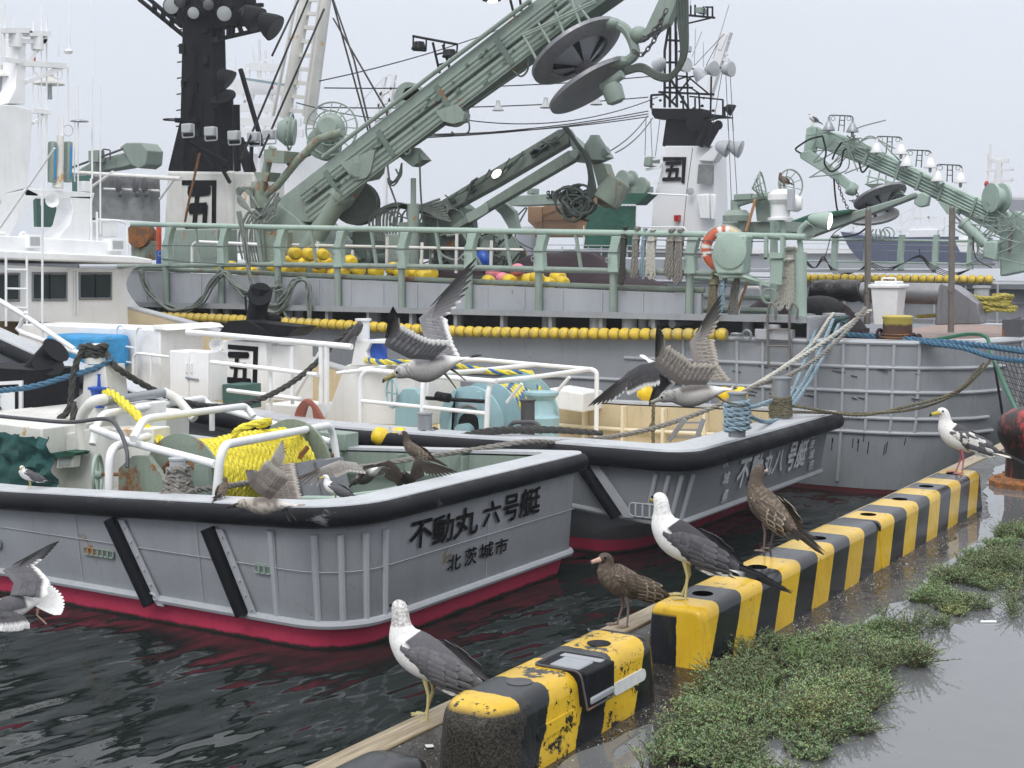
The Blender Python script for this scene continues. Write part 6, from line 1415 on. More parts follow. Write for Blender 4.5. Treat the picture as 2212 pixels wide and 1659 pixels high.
part('shelter_sheet', drape(pp([(198, 380), (345, 385), (345, 480), (198, 470)], 25.4), 10, 16, .06, 8), 'grey_sheet', A)
sh = MB(); sh.tube(pp([(150, 372), (390, 386)], 25.2), .05, 8); sh.tube(pp([(198, 405), (245, 372)], 25.2), .05, 8); sh.tube(pp([(345, 430), (375, 388)], 25.2), .03, 8); sh.tube(pp([(225, 408), (345, 412)], 25.25), .03, 8); part('shelter_frame', sh, 'white_old', A)
part('green_screen', boxpx(155, 380, 200, 475, 25.8, .1), 'teal_paint', A)
gl = MB()
for u in (256, 292, 312): q = U(u, 400, X=25.1); gl.ell(q, (.04, .12, .2)).ell(q-Vector((0, .05, .22)), (.03, .08, .08))
each('glove', gl, 'dark_steel', A)
# white lattice mast behind
LM = part('lattice_mast', MB().tube(pp([(615, 255, 31), (664, -20, 31)], 31), .17, 10).tube(pp([(668, 270, 31), (705, -20, 31)], 31), .17, 10), 'white_old', A)
lr = MB()
for k in range(9):
    t = k/8; a = Vector((622, 238)).lerp(Vector((664, 0)), t); b = Vector((672, 242)).lerp(Vector((703, 0)), t); lr.bar(U(a.x, a.y, X=31), U(b.x, b.y, X=31), .10)
lr.tube(pp([(590, 250, 30.8), (640, 0, 30.8)], 31), .05, 6); lr.tube(pp([(655, 250, 30.6), (690, 0, 30.6)], 31), .04, 6)
each('rung', lr, 'white_old', LM)
# rigging wires
rg = MB()
for L in ([(720, 0, 30), (765, 130, 28), (805, 300, 26)], [(718, 0, 30), (800, 300, 27)], [(520, 345, 26), (665, 0, 30)], [(560, 340, 26), (700, 20, 30)], [(588, 120, 27), (645, 0, 29)], [(720, 40, 30), (830, 230, 26), (855, 300, 25.5)]): rg.tube(pp(L, 28), .03 if L[0][0] < 600 else .025, 6)
for (a, b) in (((700, 190), (1405, 165)), ((690, 232), (1400, 210)), ((900, 295), (1400, 240)), ((870, 291), (1400, 252)), ((850, 300), (1400, 246)), ((690, 175), (1100, 55)), ((640, 222), (900, 260)), ((1330, 330), (1410, 255)), ((1310, 330), (1400, 250))): rg.tube(sag(U(*a, X=28), U(*b, X=38), .12, 8), .016, 5)
each('rigging_wire', rg, 'cable_black', A)
# string of work lamps on a sagging line
lampline = thing('lamp_string', 'sagging cable with small clear work lamps hung between the cranes', 'lamp string', U(1076, 240, X=29))
lln = MB(); lln.tube(sag(U(905, 240, X=28), U(1420, 210, X=37), .5, 20), .014, 5); part('cable', lln, 'cable_black', lampline)
for u, v in ((1076, 235), (1179, 229), (1288, 222)): q = U(u, v, X=30); l = part('lamp', MB().lathe([(.05, .2), (.06, .1), (.15, -.04), (.14, -.05)], q, n=14), 'glass_lamp', lampline)

# ---------------------------------------------------------------- gear near the bow end
BP = MB()
for (u, v0, v1, X, r) in ((1730, 545, 700, 22.8, .10), (1712, 560, 705, 23.4, .05), (1672, 430, 700, 23.6, .07)): BP.cyl(U(u, v1, X=X), U(u, v0, X=X), r, n=12)
BP.tube(smooth(pp([(1730, 545), (1728, 500), (1745, 480)], 22.8), 4), .05, 8)
each('davit_post', BP, 'mint', A)
bxs_ = part('raft_cradle', MB().prism(pp([(1548, 508), (1612, 508), (1604, 592), (1548, 592), (1540, 572), (1536, 552)], 22.35), (.35, 0, 0)).prism(pp([(1536, 590), (1604, 593), (1640, 610), (1600, 600), (1560, 602)], 22.4), (.35, 0, 0)), 'mint', A, bevel=.03)
part('door_disc', MB().lathe([(.30, 0), (.30, .02), (.28, .03)], U(1577, 542, X=22.34), (-1, 0, 0), 28), 'mint', bxs_)
fr_ = MB(); fr_.bar(*pp([(1655, 508), (1655, 560)], 22.6), .06); fr_.bar(*pp([(1690, 508), (1690, 560)], 22.6), .06); fr_.bar(*pp([(1650, 560), (1695, 560)], 22.6), .06); fr_.prism(pp([(1665, 562), (1690, 562), (1688, 615), (1663, 612)], 22.55), (.08, 0, 0)); fr_.prism(pp([(1662, 545), (1690, 547), (1690, 558), (1662, 558)], 22.5), (.1, 0, 0)); fr_.bar(*pp([(1600, 600), (1665, 616)], 22.5), .06)
part('ladder_frame', fr_, 'mint', A)
LR = thing('life_ring', 'orange life ring with white bands hung behind the pale green box on the rail', 'life ring', U(1565, 540, X=22.75))
lc_ = U(1565, 538, X=22.75); mm = MB(); a_, b_ = frame(Vector((1, .35, 0))); N = 64; P = []; rings = []
for i in range(N):
    t = 2*math.pi*i/N; c = (.52, .11, .05) if int((i+2) % 16) not in (0, 1, 4, 5) else (.75, .74, .70)
    if 8 < i < 14: c = (.62, .52, .34)
    d = a_*math.cos(t)+b_*math.sin(t); nn = a_.cross(b_); mm.col(c); rings.append(mm.av([lc_+d*(.31+.085*math.cos(2*math.pi*k/12))+nn*(.06*math.sin(2*math.pi*k/12)) for k in range(12)]))
for i in range(N):
    A_, B__ = rings[i], rings[(i+1) % N]
    for k in range(12): mm.f.append((A_+k, A_+(k+1) % 12, B__+(k+1) % 12, B__+k))
part('ring', mm, 'multi', LR)
LR2 = MB().torus(lc_, (1, .35, 0), .405, .012, 40, 5); part('grab_line', LR2, 'rope_white', LR)
def hank(u, v, X, h, w, mat, label, n=7, r=.022, name='rope_hank'):
    p = U(u, v, X=X); m = MB(); rnd = random.Random(u)
    for k in range(n):
        a = (k/(n-1)-.5)*w if n > 1 else 0; hh = h*rnd.uniform(.85, 1)
        m.rope([p+Vector((-.1, a*.5, -.05)), p+Vector((-.12, a*.9, -hh*.5)), p+Vector((-.11, a, -hh)), p+Vector((-.09, a+.03, -hh-.04)), p+Vector((-.07, a+.05, -hh*.9)), p+Vector((0, a*.7, -.02)), p+Vector((.02, a*.5, .07)), p+Vector((-.08, a*.4, .06))], r)
    m.torus(p-Vector((.08, 0, .12)), (0, 0, 1), w*.32+.02, r, 14, 6); return solo(name, m, mat, label, 'rope')
hank(1707, 545, 22.95, .95, .30, 'rope_white', 'thick pale rope bundle hanging from the tall mint post near the bow', 9, .028)
hank(1412, 505, 22.7, .75, .16, 'rope_white', 'loose white rope hank on the green top rail, between grey hanks', 7, .016)
hank(1352, 500, 22.7, .9, .07, 'rope_dark', 'dark rope hank on the green rail beside the dark green awning', 4, .022); hank(1378, 502, 22.7, .85, .06, 'rope_grey', 'single grey knotted rope hanging from the green rail', 2, .034)
hank(1395, 503, 22.7, .8, .04, 'rope_paleblue', 'thin pale blue rope hanging from the green rail', 2, .016)
hank(1453, 506, 22.7, .75, .10, 'rope_grey', 'grey rope hank just left of a green rail post'.replace('left of', 'before'), 3, .034); hank(1472, 506, 22.7, .85, .10, 'rope_grey', 'doubled grey rope hank touching the green rail post by the life ring', 3, .03)
hank(1545, 598, 22.5, .85, .12, 'rope_olive', 'olive brown rope hank below the pale green box', 5, .024); hank(1566, 600, 22.6, .55, .06, 'rope_paleblue', 'short pale blue rope below the pale green box', 3, .02)
hank(1592, 603, 22.9, .65, .12, 'rope_grey', 'brownish rope hank beside the white handrail near the bow', 4, .022, 'rope_hank')
solo('mallet_handle', MB().cyl(U(1618, 600, X=23), U(1590, 680, X=23), .025, n=8), 'wood_handle', 'wooden pole leaning below the pale green box', 'pole')
wq = MB(); wq.tube(arc(pp([(1592, 690), (1600, 635), (1612, 622), (1640, 622)], 23.3), .1), .035, 8); wq.tube(arc(pp([(1552, 690), (1570, 690), (1690, 690)], 23.2), .1), .03, 8); part('white_handrail', wq, 'white_paint', A)
gp = MB(); gp.tube(pp([(1500, 600), (1640, 610)], 23.6), .06, 8); gp.tube(pp([(1500, 640), (1700, 645)], 23.8), .05, 8); gp.tube(pp([(1500, 668), (1660, 672)], 23.8), .06, 8); each('deck_pipe', gp, 'sage', A)
# side ladder with hooks
sl_ = thing('boarding_ladder', 'narrow rusty steel ladder hooked over the shelf on the ribbed ship', 'ladder', U(1682, 790, X=22.45))
for u0 in (1658, 1705): part('rail', MB().tube(smooth(pp([(u0+2, 790), (u0, 700), (u0+2, 668), (u0+10, 655), (u0+18, 668), (u0+16, 690)], 22.45), 5), .022, 8), 'pole_brown', sl_)
for v in (711, 747, 789): part('rung', MB().cyl(U(1659, v, X=22.45), U(1707, v+1, X=22.45), .018, n=8), 'pole_brown', sl_)
# sensor post with camera housings and the gull's perch
SP = part('sensor_post', MB().cyl(U(1692, 560, X=23.2), U(1692, 478, X=23.2), .05, n=10).cyl(U(1687, 480, X=23.2), U(1687, 425, X=23.2), .06, n=10), 'mint', A)
part('white_housing', MB().lathe([(.22, 0), (.22, .04), (.16, .06), (.16, .28), (.2, .3)], U(1686, 476, X=23.2), n=20).ell(U(1690, 426, X=23.2), (.24, .26, .15), n=10, m=5).lathe([(.13, 0), (.15, .12), (.1, .2)], U(1707, 440, X=23.2), (.2, -1, 0), 14), 'white_plastic', SP)
part('grey_box', boxpx(1700, 408, 1713, 455, 22.9, .1), 'rib_grey', SP, bevel=.01)
for (u, v, ax) in ((1648, 402, (.2, -.9, .2)), (1708, 398, (-.5, -.8, .1))):
    c = U(u, v, X=24); m = MB(); m.torus(c, ax, .26, .016, 24, 5); a2, b2 = frame(Vector(ax))
    for k in range(9): t = 2*math.pi*k/9; m.bar(c+(a2*math.cos(t)+b2*math.sin(t))*.26, c-Vector(ax).normalized()*.2, .012)
    m.torus(c-Vector(ax).normalized()*.1, ax, .15, .012, 18, 5); part('cage_lamp', m, 'sage', A)
arm = MB(); arm.tube(pp([(1590, 440), (1640, 425), (1680, 422)], 24), .07, 8); arm.prism(pp([(1585, 420), (1622, 418), (1622, 430), (1585, 432)], 23.9), (.3, 0, 0)); arm.tube(smooth(pp([(1588, 432), (1590, 455), (1605, 478), (1600, 500)], 24), 4), .09, 8); arm.prism(pp([(1630, 430), (1665, 432), (1665, 480), (1635, 478)], 24.2), (.4, 0, 0)); arm.lathe([(.25, 0), (.26, .1), (.16, .2)], U(1592, 478, X=24), n=16)
arm.prism(pp([(1560, 480), (1700, 478), (1700, 500), (1560, 502)], 24.3), (.8, 0, 0)); each('control_arm', arm, 'sage', A)
solo('boat_hook_pole', MB().tube(pp([(1632, 430), (1612, 500)], 23.5), .028, 8), 'wood_handle', 'wooden handled tool with black grip leaning beside the life ring', 'tool')
# big lamp on bracket, pale green
wl = U(1762, 478, X=23); flood(wl+Vector((.0, -.22, 0)), (.15, -1, -.15), .15, .34, A, 'mint', 'lamp_lit', 'wall_lamp'); part('cable_coil', MB().torus(U(1745, 500, X=22.9), (1, .3, 0), .12, .014, 18, 6), 'sage', A)
gcl = MB()
for k in range(3): gcl.torus(U(1662, 640, X=22.5), (1, .2, .05*k), .11+.01*k, .014, 20, 6)
part('cable_coil', gcl, 'sage', A)
# bow deck things
bb_ = thing('ship_bitt', 'squat rusty mooring bitt with a worn yellow top at the bow of the ribbed ship', 'bitt', U(1938, 738, X=23.2))
q = U(1938, 740, X=23.2); m_, nt_, b_n = newmat('bitt_paint'); v_ = objvec(nt_); s_ = nd(nt_, 'ShaderNodeSeparateXYZ'); lk(nt_, v_, s_.inputs[0])
kk = rng(nt_, mth(nt_, 'ADD', s_.outputs['Z'], mth(nt_, 'MULTIPLY', noisen(nt_, 12, 6, v_, .7), .12)), .33, .37); lk(nt_, mixc(nt_, kk, (.09, .045, .03), (.42, .34, .07)), b_n.inputs['Base Color']); b_n.inputs['Roughness'].default_value = .6
part('post', MB().lathe([(.24, 0), (.24, .05), (.235, .38), (.25, .40), (.25, .43), (.2, .45)], q, n=28), 'bitt_paint', bb_)
part('ring', MB().torus(q+Vector((0, 0, .09)), (0, 0, 1), .25, .018, 28, 6).torus(q+Vector((0, 0, .14)), (0, 0, 1), .245, .014, 28, 6), 'rusty_iron', bb_)
for u in (1740, 1800):
    q = U(u, 745, X=24.0); part('bitt', MB().lathe([(.17, 0), (.17, .5), (.2, .51), (.2, .55), (.1, .56)], q, n=20), 'rib_grey', A)
m = MB(); cA2 = U(1770, 738, X=24.0); coil(m, cA2+Vector((0, 0, .02)), .42, 7, .035, .42, .6, 4)
m.rope([cA2+Vector((-.1, -.4, .2)), U(1850, 723, X=23.8), U(1910, 725, X=23.4)], .04)
solo('mooring_rope', m, 'rope_teal', 'dark teal mooring rope coiled round the twin bitts at the bow', 'rope')
m = MB(); m.rope([U(1810, 722, X=23.7), U(1900, 728, X=23.2), U(1990, 735, X=22.9), U(2080, 742, X=22.4), U(2150, 750, X=21.8), U(2260, 765, X=20.5)], .05); m.rope([U(1990, 738, X=22.8), U(2080, 752, X=22.2), U(2150, 772, X=21.6), U(2260, 785, X=20.5)], .042)
solo('blue_hawser', m, 'rope_blue', 'thick blue hawser running over the bow edge and out of the picture to the quay', 'rope')
m = MB()
for k in range(7): a_ = U(1900+k*14, 723+k*2, X=23.15); m.torus(a_, (0.2, 1, .2*(k % 2)), .085, .03, 14, 6)
solo('chafe_wrap', m, 'net_purple', 'dark maroon chafe wrapping bound round the blue hawser below the bitt', 'rope wrap')
m = MB()
for (a, b) in (((1795, 690), (1650, 800)), ((1860, 672), (1680, 800))): pass
m.rope([U(1770, 690, X=23.9), U(1800, 678, X=23.5), U(1790, 690, X=23.2), U(1745, 752, X=22.3), U(1640, 830, X=20.6)], .03)
m.rope([U(1850, 680, X=23.8), U(1880, 672, X=23.5), U(1860, 682, X=23.2), U(1760, 752, X=22.2), U(1600, 850, X=20.3)], .034)
solo('white_mooring_rope', m, 'rope_white', 'pale laid rope from the twin bitts down to the float at the second boat', 'rope')
m = MB(); m.tube(smooth(pp([(1900, 727, 24), (2000, 735, 23.6), (2090, 722, 23.4), (2130, 728, 23.0), (2140, 760, 22.6), (2165, 820, 21), (2220, 940, 18)], 23), 6), .03, 8)
solo('green_hose', m, 'hose_green', 'dark green hose lying over the bow deck and down past the edge', 'hose')
nb = MB()
for i in range(10):
    for s in (0, 1): nb.tube(smooth([U(2150+i*9, 745, X=23.6), U(2165+i*9+(14 if s else -6), 800, X=23.3), U(2190+i*8+(22 if s else 0), 880, X=23.0)], 3), .006, 4)
for j in range(9): nb.tube(smooth([U(2140+j*6, 765+j*14, X=23.3), U(2200+j*5, 780+j*14, X=23.3), U(2260, 770+j*14, X=23.4)], 3), .006, 4)
solo('hanging_net', nb, 'net_cover', 'torn dark net hanging at the bow behind the green hose', 'net')
# white bin
wb = thing('plastic_bin', 'white plastic bin with lid standing behind the rusty bitt', 'bin', U(1918, 690, X=24.6)); q = U(1918, 700, X=24.6)
rowsb = []
for z, k in ((0, .8), (.62, 1.0)):
    rowsb.append([q+Vector((x*.26*k, y*.24*k, z)) for x, y in ((-1, -1), (1, -1), (1, 1), (-1, 1))])
mbn = MB().grid(rowsb, closed=True); part('body', mbn, 'white_plastic', wb, bevel=.02); part('lid', MB().box(q+Vector((0, 0, .66)), (.60, .56, .07)).box(q+Vector((0, 0, .72)), (.42, .4, .06)), 'white_plastic', wb, bevel=.02); part('handle', MB().tube(arc([q+Vector((0, -.12, .74)), q+Vector((0, -.12, .8)), q+Vector((0, .12, .8)), q+Vector((0, .12, .74))], .03), .015, 6), 'white_plastic', wb)
vp = MB(); vp.tube(pp([(1860, 632, 25.4), (2035, 635, 25.4)], 25.4), .19, 20); vp.prism(pp([(2030, 612), (2060, 618), (2112, 655), (2118, 700), (2020, 702), (2022, 660)], 25.2), (.5, 0, 0)); vp.bx(*[0]*6) if 0 else None
part('ventilation_trunk', vp, 'steel_disc', A, bevel=.02)
part('sleeve', MB().tube([U(1755+i*8, 628+2*math.sin(i*1.3), X=25.3) for i in range(14)], .2, 14), 'black_plastic', A)
for u, v0, v1 in ((1876, 455, 700), (2057, 450, 718)):
    p_ = part('flag_pole', MB().cyl(U(u-3, v1, X=24.4), U(u, v0, X=24.4), .055, n=12).cyl(U(u-2, 625, X=24.4), U(u-2, 632, X=24.4), .07, n=12).torus(U(u, v0-4, X=24.4), (1, 0, 0), .035, .01, 12, 5), 'pole_brown', A)
m = MB(); cy = U(2132, 672, X=26); coil(m, cy, .42, 6, .034, .28, .6, 7); m.rope([U(1980, 684, X=25.6), U(2040, 680, X=25.6), U(2080, 683, X=25.7), U(2100, 668, X=25.8), cy+Vector((-.2, -.3, .25))], .036)
solo('yellow_coil', m, 'rope_mustard', 'mustard yellow rope coiled on the bow deck beside the pole', 'rope')
part('coil_post', MB().lathe([(.13, 0), (.13, .45), (.16, .46), (.16, .5)], cy+Vector((0, .1, -.05)), n=16), 'rib_grey', A)
part('bow_roller', MB().cyl(U(2185, 690, X=25), U(2195, 725, X=25), .16, n=14).bx(*(lambda q: (q.x-.2, q.x+.3, q.y-.15, q.y+.15, q.z-.1, q.z+.2))(U(2190, 715, X=25))), 'dark_steel', A)
solo('anchor_cable', MB().tube(smooth(pp([(2145, 770, 22.6), (2160, 860, 22.6), (2170, 930, 22.6)], 22.6), 5), .02, 6), 'cable_black', 'short dark wire hanging down the bow plating', 'wire')
solo('small_net_bag', MB().ell(U(1770, 665, X=24.2), (.3, .45, .22)), 'net_black', 'black net bag lying behind the coiled mooring rope', 'net')
# ================================================================ second seiner behind, seen past the bow
Bs = thing('fishing_vessel', 'farther grey and green fishing vessel with a white funnel casing, dark awning and lamp-hung crane', 'fishing vessel', (48, 25, -2.1), 'grey and sage green seine fishing vessels')
F_ = lambda x, y: (1238.7+.224*x, 247.7+.224*y)
def ff(L, X=46): return pp([(*F_(p[0], p[1]), (p[2] if len(p) > 2 else X)) for p in L], X)
G_ = lambda x, y: (1380.3+.1707*x, .1707*y)
def gg(L, X=46): return pp([(*G_(p[0], p[1]), (p[2] if len(p) > 2 else X)) for p in L], X)
H_ = lambda x, y: (1459.9+.3414*x, .3414*y)
def hh_(L, X=42): return pp([(*H_(p[0], p[1]), (p[2] if len(p) > 2 else X)) for p in L], X)
J_ = lambda x, y: (1459.9+.3414*x, 531+.3414*y)
def jj(L, X=42): return pp([(*J_(p[0], p[1]), (p[2] if len(p) > 2 else X)) for p in L], X)
XB = 42; SCL[0] = .42
hB = MB(); zt = U(1900, 611, X=XB).z
hB.grid([[Vector((XB+.3*(zt-z)/3 + (0 if y > 10 else (10-y)*.5), y, z)) for y in (70, 60, 50, 40, 30, 20, 14, 11, 9, 7.5, 6.5)] for z in (-3, -2, -1, 0, zt)])
part('hull_plating', hB, 'hull_grey_worn', Bs)
part('gunwale', MB().tube([Vector((XB, y, zt)) for y in (70, 40, 10)]+[Vector((XB+1.2, 7.5, zt))], .11, 8), 'rib_grey', Bs)
part('deck', MB().bx(XB, XB+8, 8, 70, zt-.15, zt-.02), 'recess_grey', Bs)
hr = MB()
for dz in (.55, 1.05, 1.5): hr.tube([Vector((XB-.02, 26, zt-dz)), Vector((XB-.02, 10, zt-dz)), Vector((XB+1.2, 7.4, zt-dz))], .03, 6)
for k in range(9): hr.tube([Vector((XB-.02, 9.6+k*.9, zt)), Vector((XB+.05, 9.6+k*.9, zt-1.6))], .08, 6)
part('fender_ribs', hr, 'rib_grey', Bs)
z1 = U(1900, 582, X=XB+.4).z
part('bulwark', MB().bx(XB+.4, XB+.5, 11.5, 60, zt+.35, z1).bx(XB+.0, XB+.5, 11.5, 60, zt+.30, zt+.36), 'grey_far', Bs)
def cork(label, a, b, X, step, grp='yellow cork lines along the ships'):
    keep = SCL[0]; SCL[0] = 1.0; cork_(label, a, b, X, step, grp); SCL[0] = keep
def cork_(label, a, b, X, step, grp):
    pA, pB = U(*a, X=X), U(*b, X=X); t = thing('cork_line', label, 'cork line', (pA+pB)/2, grp); P = resample([pA, pB], step); part('rope', MB().tube([pA, pB], .02, 5), 'rope_grey', t); b0 = None
    for i, p in enumerate(P[:-1][:98]):
        if b0 is None or i in (1, 2): b0 = part('float', MB().lathe([(.03, -.47*step), (.09, -.42*step), (.125, -.2*step), (.13, 0), (.125, .2*step), (.09, .42*step), (.03, .47*step)], p, pB-pA, 12), ['float_worn', 'float_dirty', 'float_worn'][i], t); q0 = p; protos = (protos if i else [])+[(b0, p)]
        else:
            b1_, q1 = protos[(i*7) % 3 if len(protos) > 2 else 0]; o = b1_.copy(); COL.objects.link(o); o.parent = t; o.location = p-q1; OFF[o.name] = OFF[t.name]
cork('string of yellow and brownish floats along the far hull, behind the two poles', (1745, 600), (2150, 604), XB-.1, .235)
cork('distant row of pale yellow floats seen through the green rails, beyond the nets', (1060, 574), (1560, 581), XB+2, .27)
# rails
rB = MB(); rB.tube(hh_([(810, 1515), (2070, 1528)], XB+.3), .09, 8); rB.tube(jj([(815, 95), (2020, 118)], XB+.3), .07, 8)
for L in ([(800, 20), (2200, 45)], [(800, -15), (2200, 5)]): rB.tube(jj(L, XB+.25), .015, 5)
part('rails', rB, 'mint', Bs)
for x in (1000, 1205, 1420, 1640, 1860): part('rail_post', MB().prism(jj([(x-22, 150), (x-20, 60), (x-10, -70), (x+22, -70), (x+10, 60), (x+12, 150)], XB+.25), (.2, 0, 0)), 'mint', Bs)
part('raft_cradle', MB().prism(hh_([(1945, 1525), (2035, 1525), (2030, 1655), (1940, 1630)], XB+.1), (.4, 0, 0)), 'mint', Bs, bevel=.05)
gd = MB(); rnd = random.Random(41)
for k in range(4): gd.tube(smooth(jj([(815, 80+k*10), (880, 140), (935, 90-k*8), (990, 140+k*9), (1060, 170+k*6), (1150, 160), (1230, 110+k*8), (1330, 140+k*10), (1440, 110), (1545, 60+k*4), (1620, 120+k*12), (1750, 170+k*8), (1860, 150)], XB+.1), 5), .03, 5)
for L in ([(935, 90), (960, 20), (985, -60), (1060, -120), (1230, -190)], [(1545, 60), (1540, 20)], [(1730, 230), (1820, 290), (1860, 220)], [(1880, -60), (1900, 80), (2000, 140)]): gd.tube(smooth(jj(L, XB+.1), 4), .035, 5)
solo('cable_garland', gd, 'cable_black', 'black cables hanging in garlands along the rail of the far vessel', 'cables')
# funnel casing
Fc = part('funnel_casing', MB().prism(ff([(880, 300), (1345, 300), (1350, 455), (1365, 1020), (1345, 1180), (740, 1180), (770, 800), (840, 560)], 46.5), (1.2, 0, 0)).prism(ff([(1345, 300), (1440, 290), (1430, 335), (1350, 455), (1200, 445)], 46.3), (.5, 0, 0)), 'white_far', Bs, bevel=.04)
part('grille', MB().prism(ff([(1205, 480), (1345, 485), (1340, 675), (1190, 665)], 46.2), (.1, 0, 0)), 'grey_sheet', Fc)
mk = MB(); mk.prism(ff([(862, 408), (1085, 408), (1068, 662), (1040, 658), (1048, 442), (862, 445)], 46.45), (.04, 0, 0))
p0, p1, p2 = U(*F_(850, 655), X=46.44), U(*F_(1045, 655), X=46.44), U(*F_(900, 455), X=46.44); write(mk, '五', p0, (0, (p1.y-p0.y), 0), (0, 0, (p2.z-p0.z)*1.12), .06, .12, .015, (-1, 0, 0)); part('funnel_mark', mk, 'ink_black', Fc)
bt_ = part('tower', MB().prism(ff([(850, 305), (895, 0), (890, -60), (1240, -60), (1235, 20), (1180, 305)], 46.6), (.9, 0, 0)), 'black_paint', Bs, bevel=.05)
for a, b in (((1210, 300), (1300, 115)), ((1275, 300), (1380, 105))): part('exhaust_pipe', MB().tube([*ff([a, b], 46.3), ff([(b[0]+18, b[1]-5)], 46.2)[0]], [.35, .38, .4], 14), 'black_paint', Bs)
part('tower_dish', MB().lathe([(.75, 0), (.75, .08), (.1, .12)], U(*F_(1170, 75), X=46.2), (-1, -.4, 0), 24), 'black_paint', Bs)
for (x, y) in ((1490, 330), (1610, 335)):
    c = U(*F_(x, y), X=46); flood(c, (.1, -.85, -.3), .72, 1.1, Bs, 'rib_grey', 'glass_lamp')
part('hanging_bag', MB().prism(ff([(1180, 770), (1300, 760), (1315, 1010), (1215, 1005)], 46.1), (.2, 0, 0)), 'white_plastic', Bs, bevel=.05)
part('hanging_bag', MB().prism(ff([(1315, 765), (1365, 765), (1362, 1020), (1320, 1010)], 46.1), (.2, 0, 0)), 'white_plastic', Bs, bevel=.05)
part('signal_box', MB().prism(ff([(968, 970), (1015, 968), (1012, 1030), (970, 1028)], 46.3), (.3, 0, 0)), 'red_lamp', Bs)
lp = U(*F_(1126, 740), X=46.2); flood(lp, (-.8, -.5, 0), .3, .35, Bs, 'rib_grey', 'glass_lamp')
# mast above the tower
ms_ = MB()
for a, b in (((325, 1360), (325, 640)), ((390, 1360), (395, 300)), ((480, 1360), (470, 400)), ((625, 1400), (605, 900)), ((325, 640), (400, 200)), ((400, 0), (400, 300)), ((525, 0), (590, 700)), ((460, 0), (470, 900)), ((480, 180), (960, 225)), ((560, 310), (900, 230)), ((710, 60), (710, 200)), ((930, 80), (930, 225)), ((820, 80), (818, 210)), ((870, 85), (868, 210)), ((655, 70), (655, 190)),
             ((840, 90), (930, 90)), ((340, 505), (560, 520)), ((345, 790), (540, 790)), ((660, 870), (850, 895)), ((640, 975), (880, 930)), ((500, 960), (620, 970)), ((625, 975), (890, 1195)), ((600, 970), (480, 1010)), ((640, 1100), (760, 1180)), ((915, 965), (905, 1450)), ((320, 1110), (680, 1110)), ((250, 1165), (950, 1195)), ((155, 1205), (320, 1195)), ((155, 1205), (155, 1370)), ((640, 1220), (1065, 1262)), ((1062, 1262), (1062, 1470)), ((1085, 1350), (1085, 1475)),
             ((400, 1000), (640, 1400)), ((640, 1000), (400, 1300)), ((330, 1200), (480, 1350)), ((160, 1385), (1095, 1475)), ((270, 1500), (200, 1380)), ((800, 1560), (1050, 1480)), ((850, 1490), (780, 1560)), ((500, 650), (655, 655)), ((560, 1210), (560, 1400)), ((710, 1240), (710, 1400)), ((760, 1200), (770, 1420)), ((1000, 860), (1080, 855))):
    ms_.bar(*gg([a, b], 46.4), .17 if a[0] < 500 else .12)
part('lattice_mast', ms_, 'black_paint', Bs)
part('mast_platform', MB().prism(gg([(160, 1370), (430, 1375), (1095, 1465), (1090, 1480), (620, 1490), (620, 1520), (200, 1500), (160, 1440)], 46.3), (.7, 0, 0)), 'black_paint', Bs)
jk = MB(); rnd = random.Random(17)
for (x, y, s) in ((270, 1270, 55), (820, 1240, 50), (540, 1290, 60), (620, 1080, 45), (800, 1340, 60), (940, 1400, 60), (690, 1370, 45), (180, 1320, 35), (390, 830, 45), (520, 160, 35), (480, 1230, 50), (560, 1380, 50)):
    c = U(*G_(x, y), X=46.4); k = s*.1707*47/3072; jk.ell(c, (k*.8, k, k*.8), n=8, m=5)
each('mast_fitting', jk, 'black_paint', Bs)
for (x, y, d) in ((600, 820, (-.4, -.7, .1)), (955, 870, (-.3, -.9, 0)), (1170, 875, (-.2, -1, 0)), (800, 980, (.3, -.5, -.7)), (230, 840, (.3, .8, -.5))): flood(U(*G_(x, y), X=46), d, .62, .95, Bs, 'rib_grey', 'glass_lamp')
flood(U(*G_(1190, 1400), X=46), (.5, -.8, -.5), .5, .7, Bs, 'black_paint', 'dark_steel')
part('lantern', MB().cyl(U(*G_(625, 650), X=46), U(*G_(625, 590), X=46), .28, n=12), 'glass_lamp', Bs); part('mast_box', MB().prism(gg([(715, 95), (795, 90), (790, 160), (715, 158)], 46.2), (.5, 0, 0)), 'sage', Bs)
hb3 = MB()
for k in range(2): hb3.tube(smooth(gg([(425+k*70, -40), (415+k*60, 250), (440+k*70, 600), (430+k*100, 800), (350+k*60, 960), (200, 950+k*20), (60, 880+k*25)], 30), 5), .09, 8)
aer = MB()
for a, b in (((718, 360), (700, 820)), ((815, 540), (815, 850)), ((795, 400), (670, 720)), ((650, 0), (655, 190)), ((1140, 60), (940, 740))): aer.tube(gg([a, b], 46.4), .035, 5)
each('aerial', aer, 'rib_grey', Bs)
st3 = MB()
for a, b in (((1100, 960), (1130, 1659)), ((1155, 960), (1195, 1659)), ((1050, 930), (940, 1560)), ((700, 830), (1080, 430)), ((850, 830), (1000, 540))): st3.tube(gg([a, b], 45.5), .03, 5)
st3.tube(ff([(1490, 0), (1525, 870)], 45.5), .03, 5); st3.tube(ff([(1530, 0), (1578, 780)], 45.5), .03, 5); st3.tube(ff([(1150, 320), (1095, 720), (1060, 1100)], 45.5), .03, 5)
for x0, x1 in ((700, 690), (745, 760), (835, 790)): st3.tube(ff([(x0, 40), (x1, 400)], 45.5), .03, 5)
each('stay_wire', st3, 'cable_green', Bs)
part('stay_block', MB().prism(ff([(1515, 870), (1535, 870), (1535, 960), (1515, 960)], 45.4), (.2, 0, 0)), 'dark_steel', Bs)
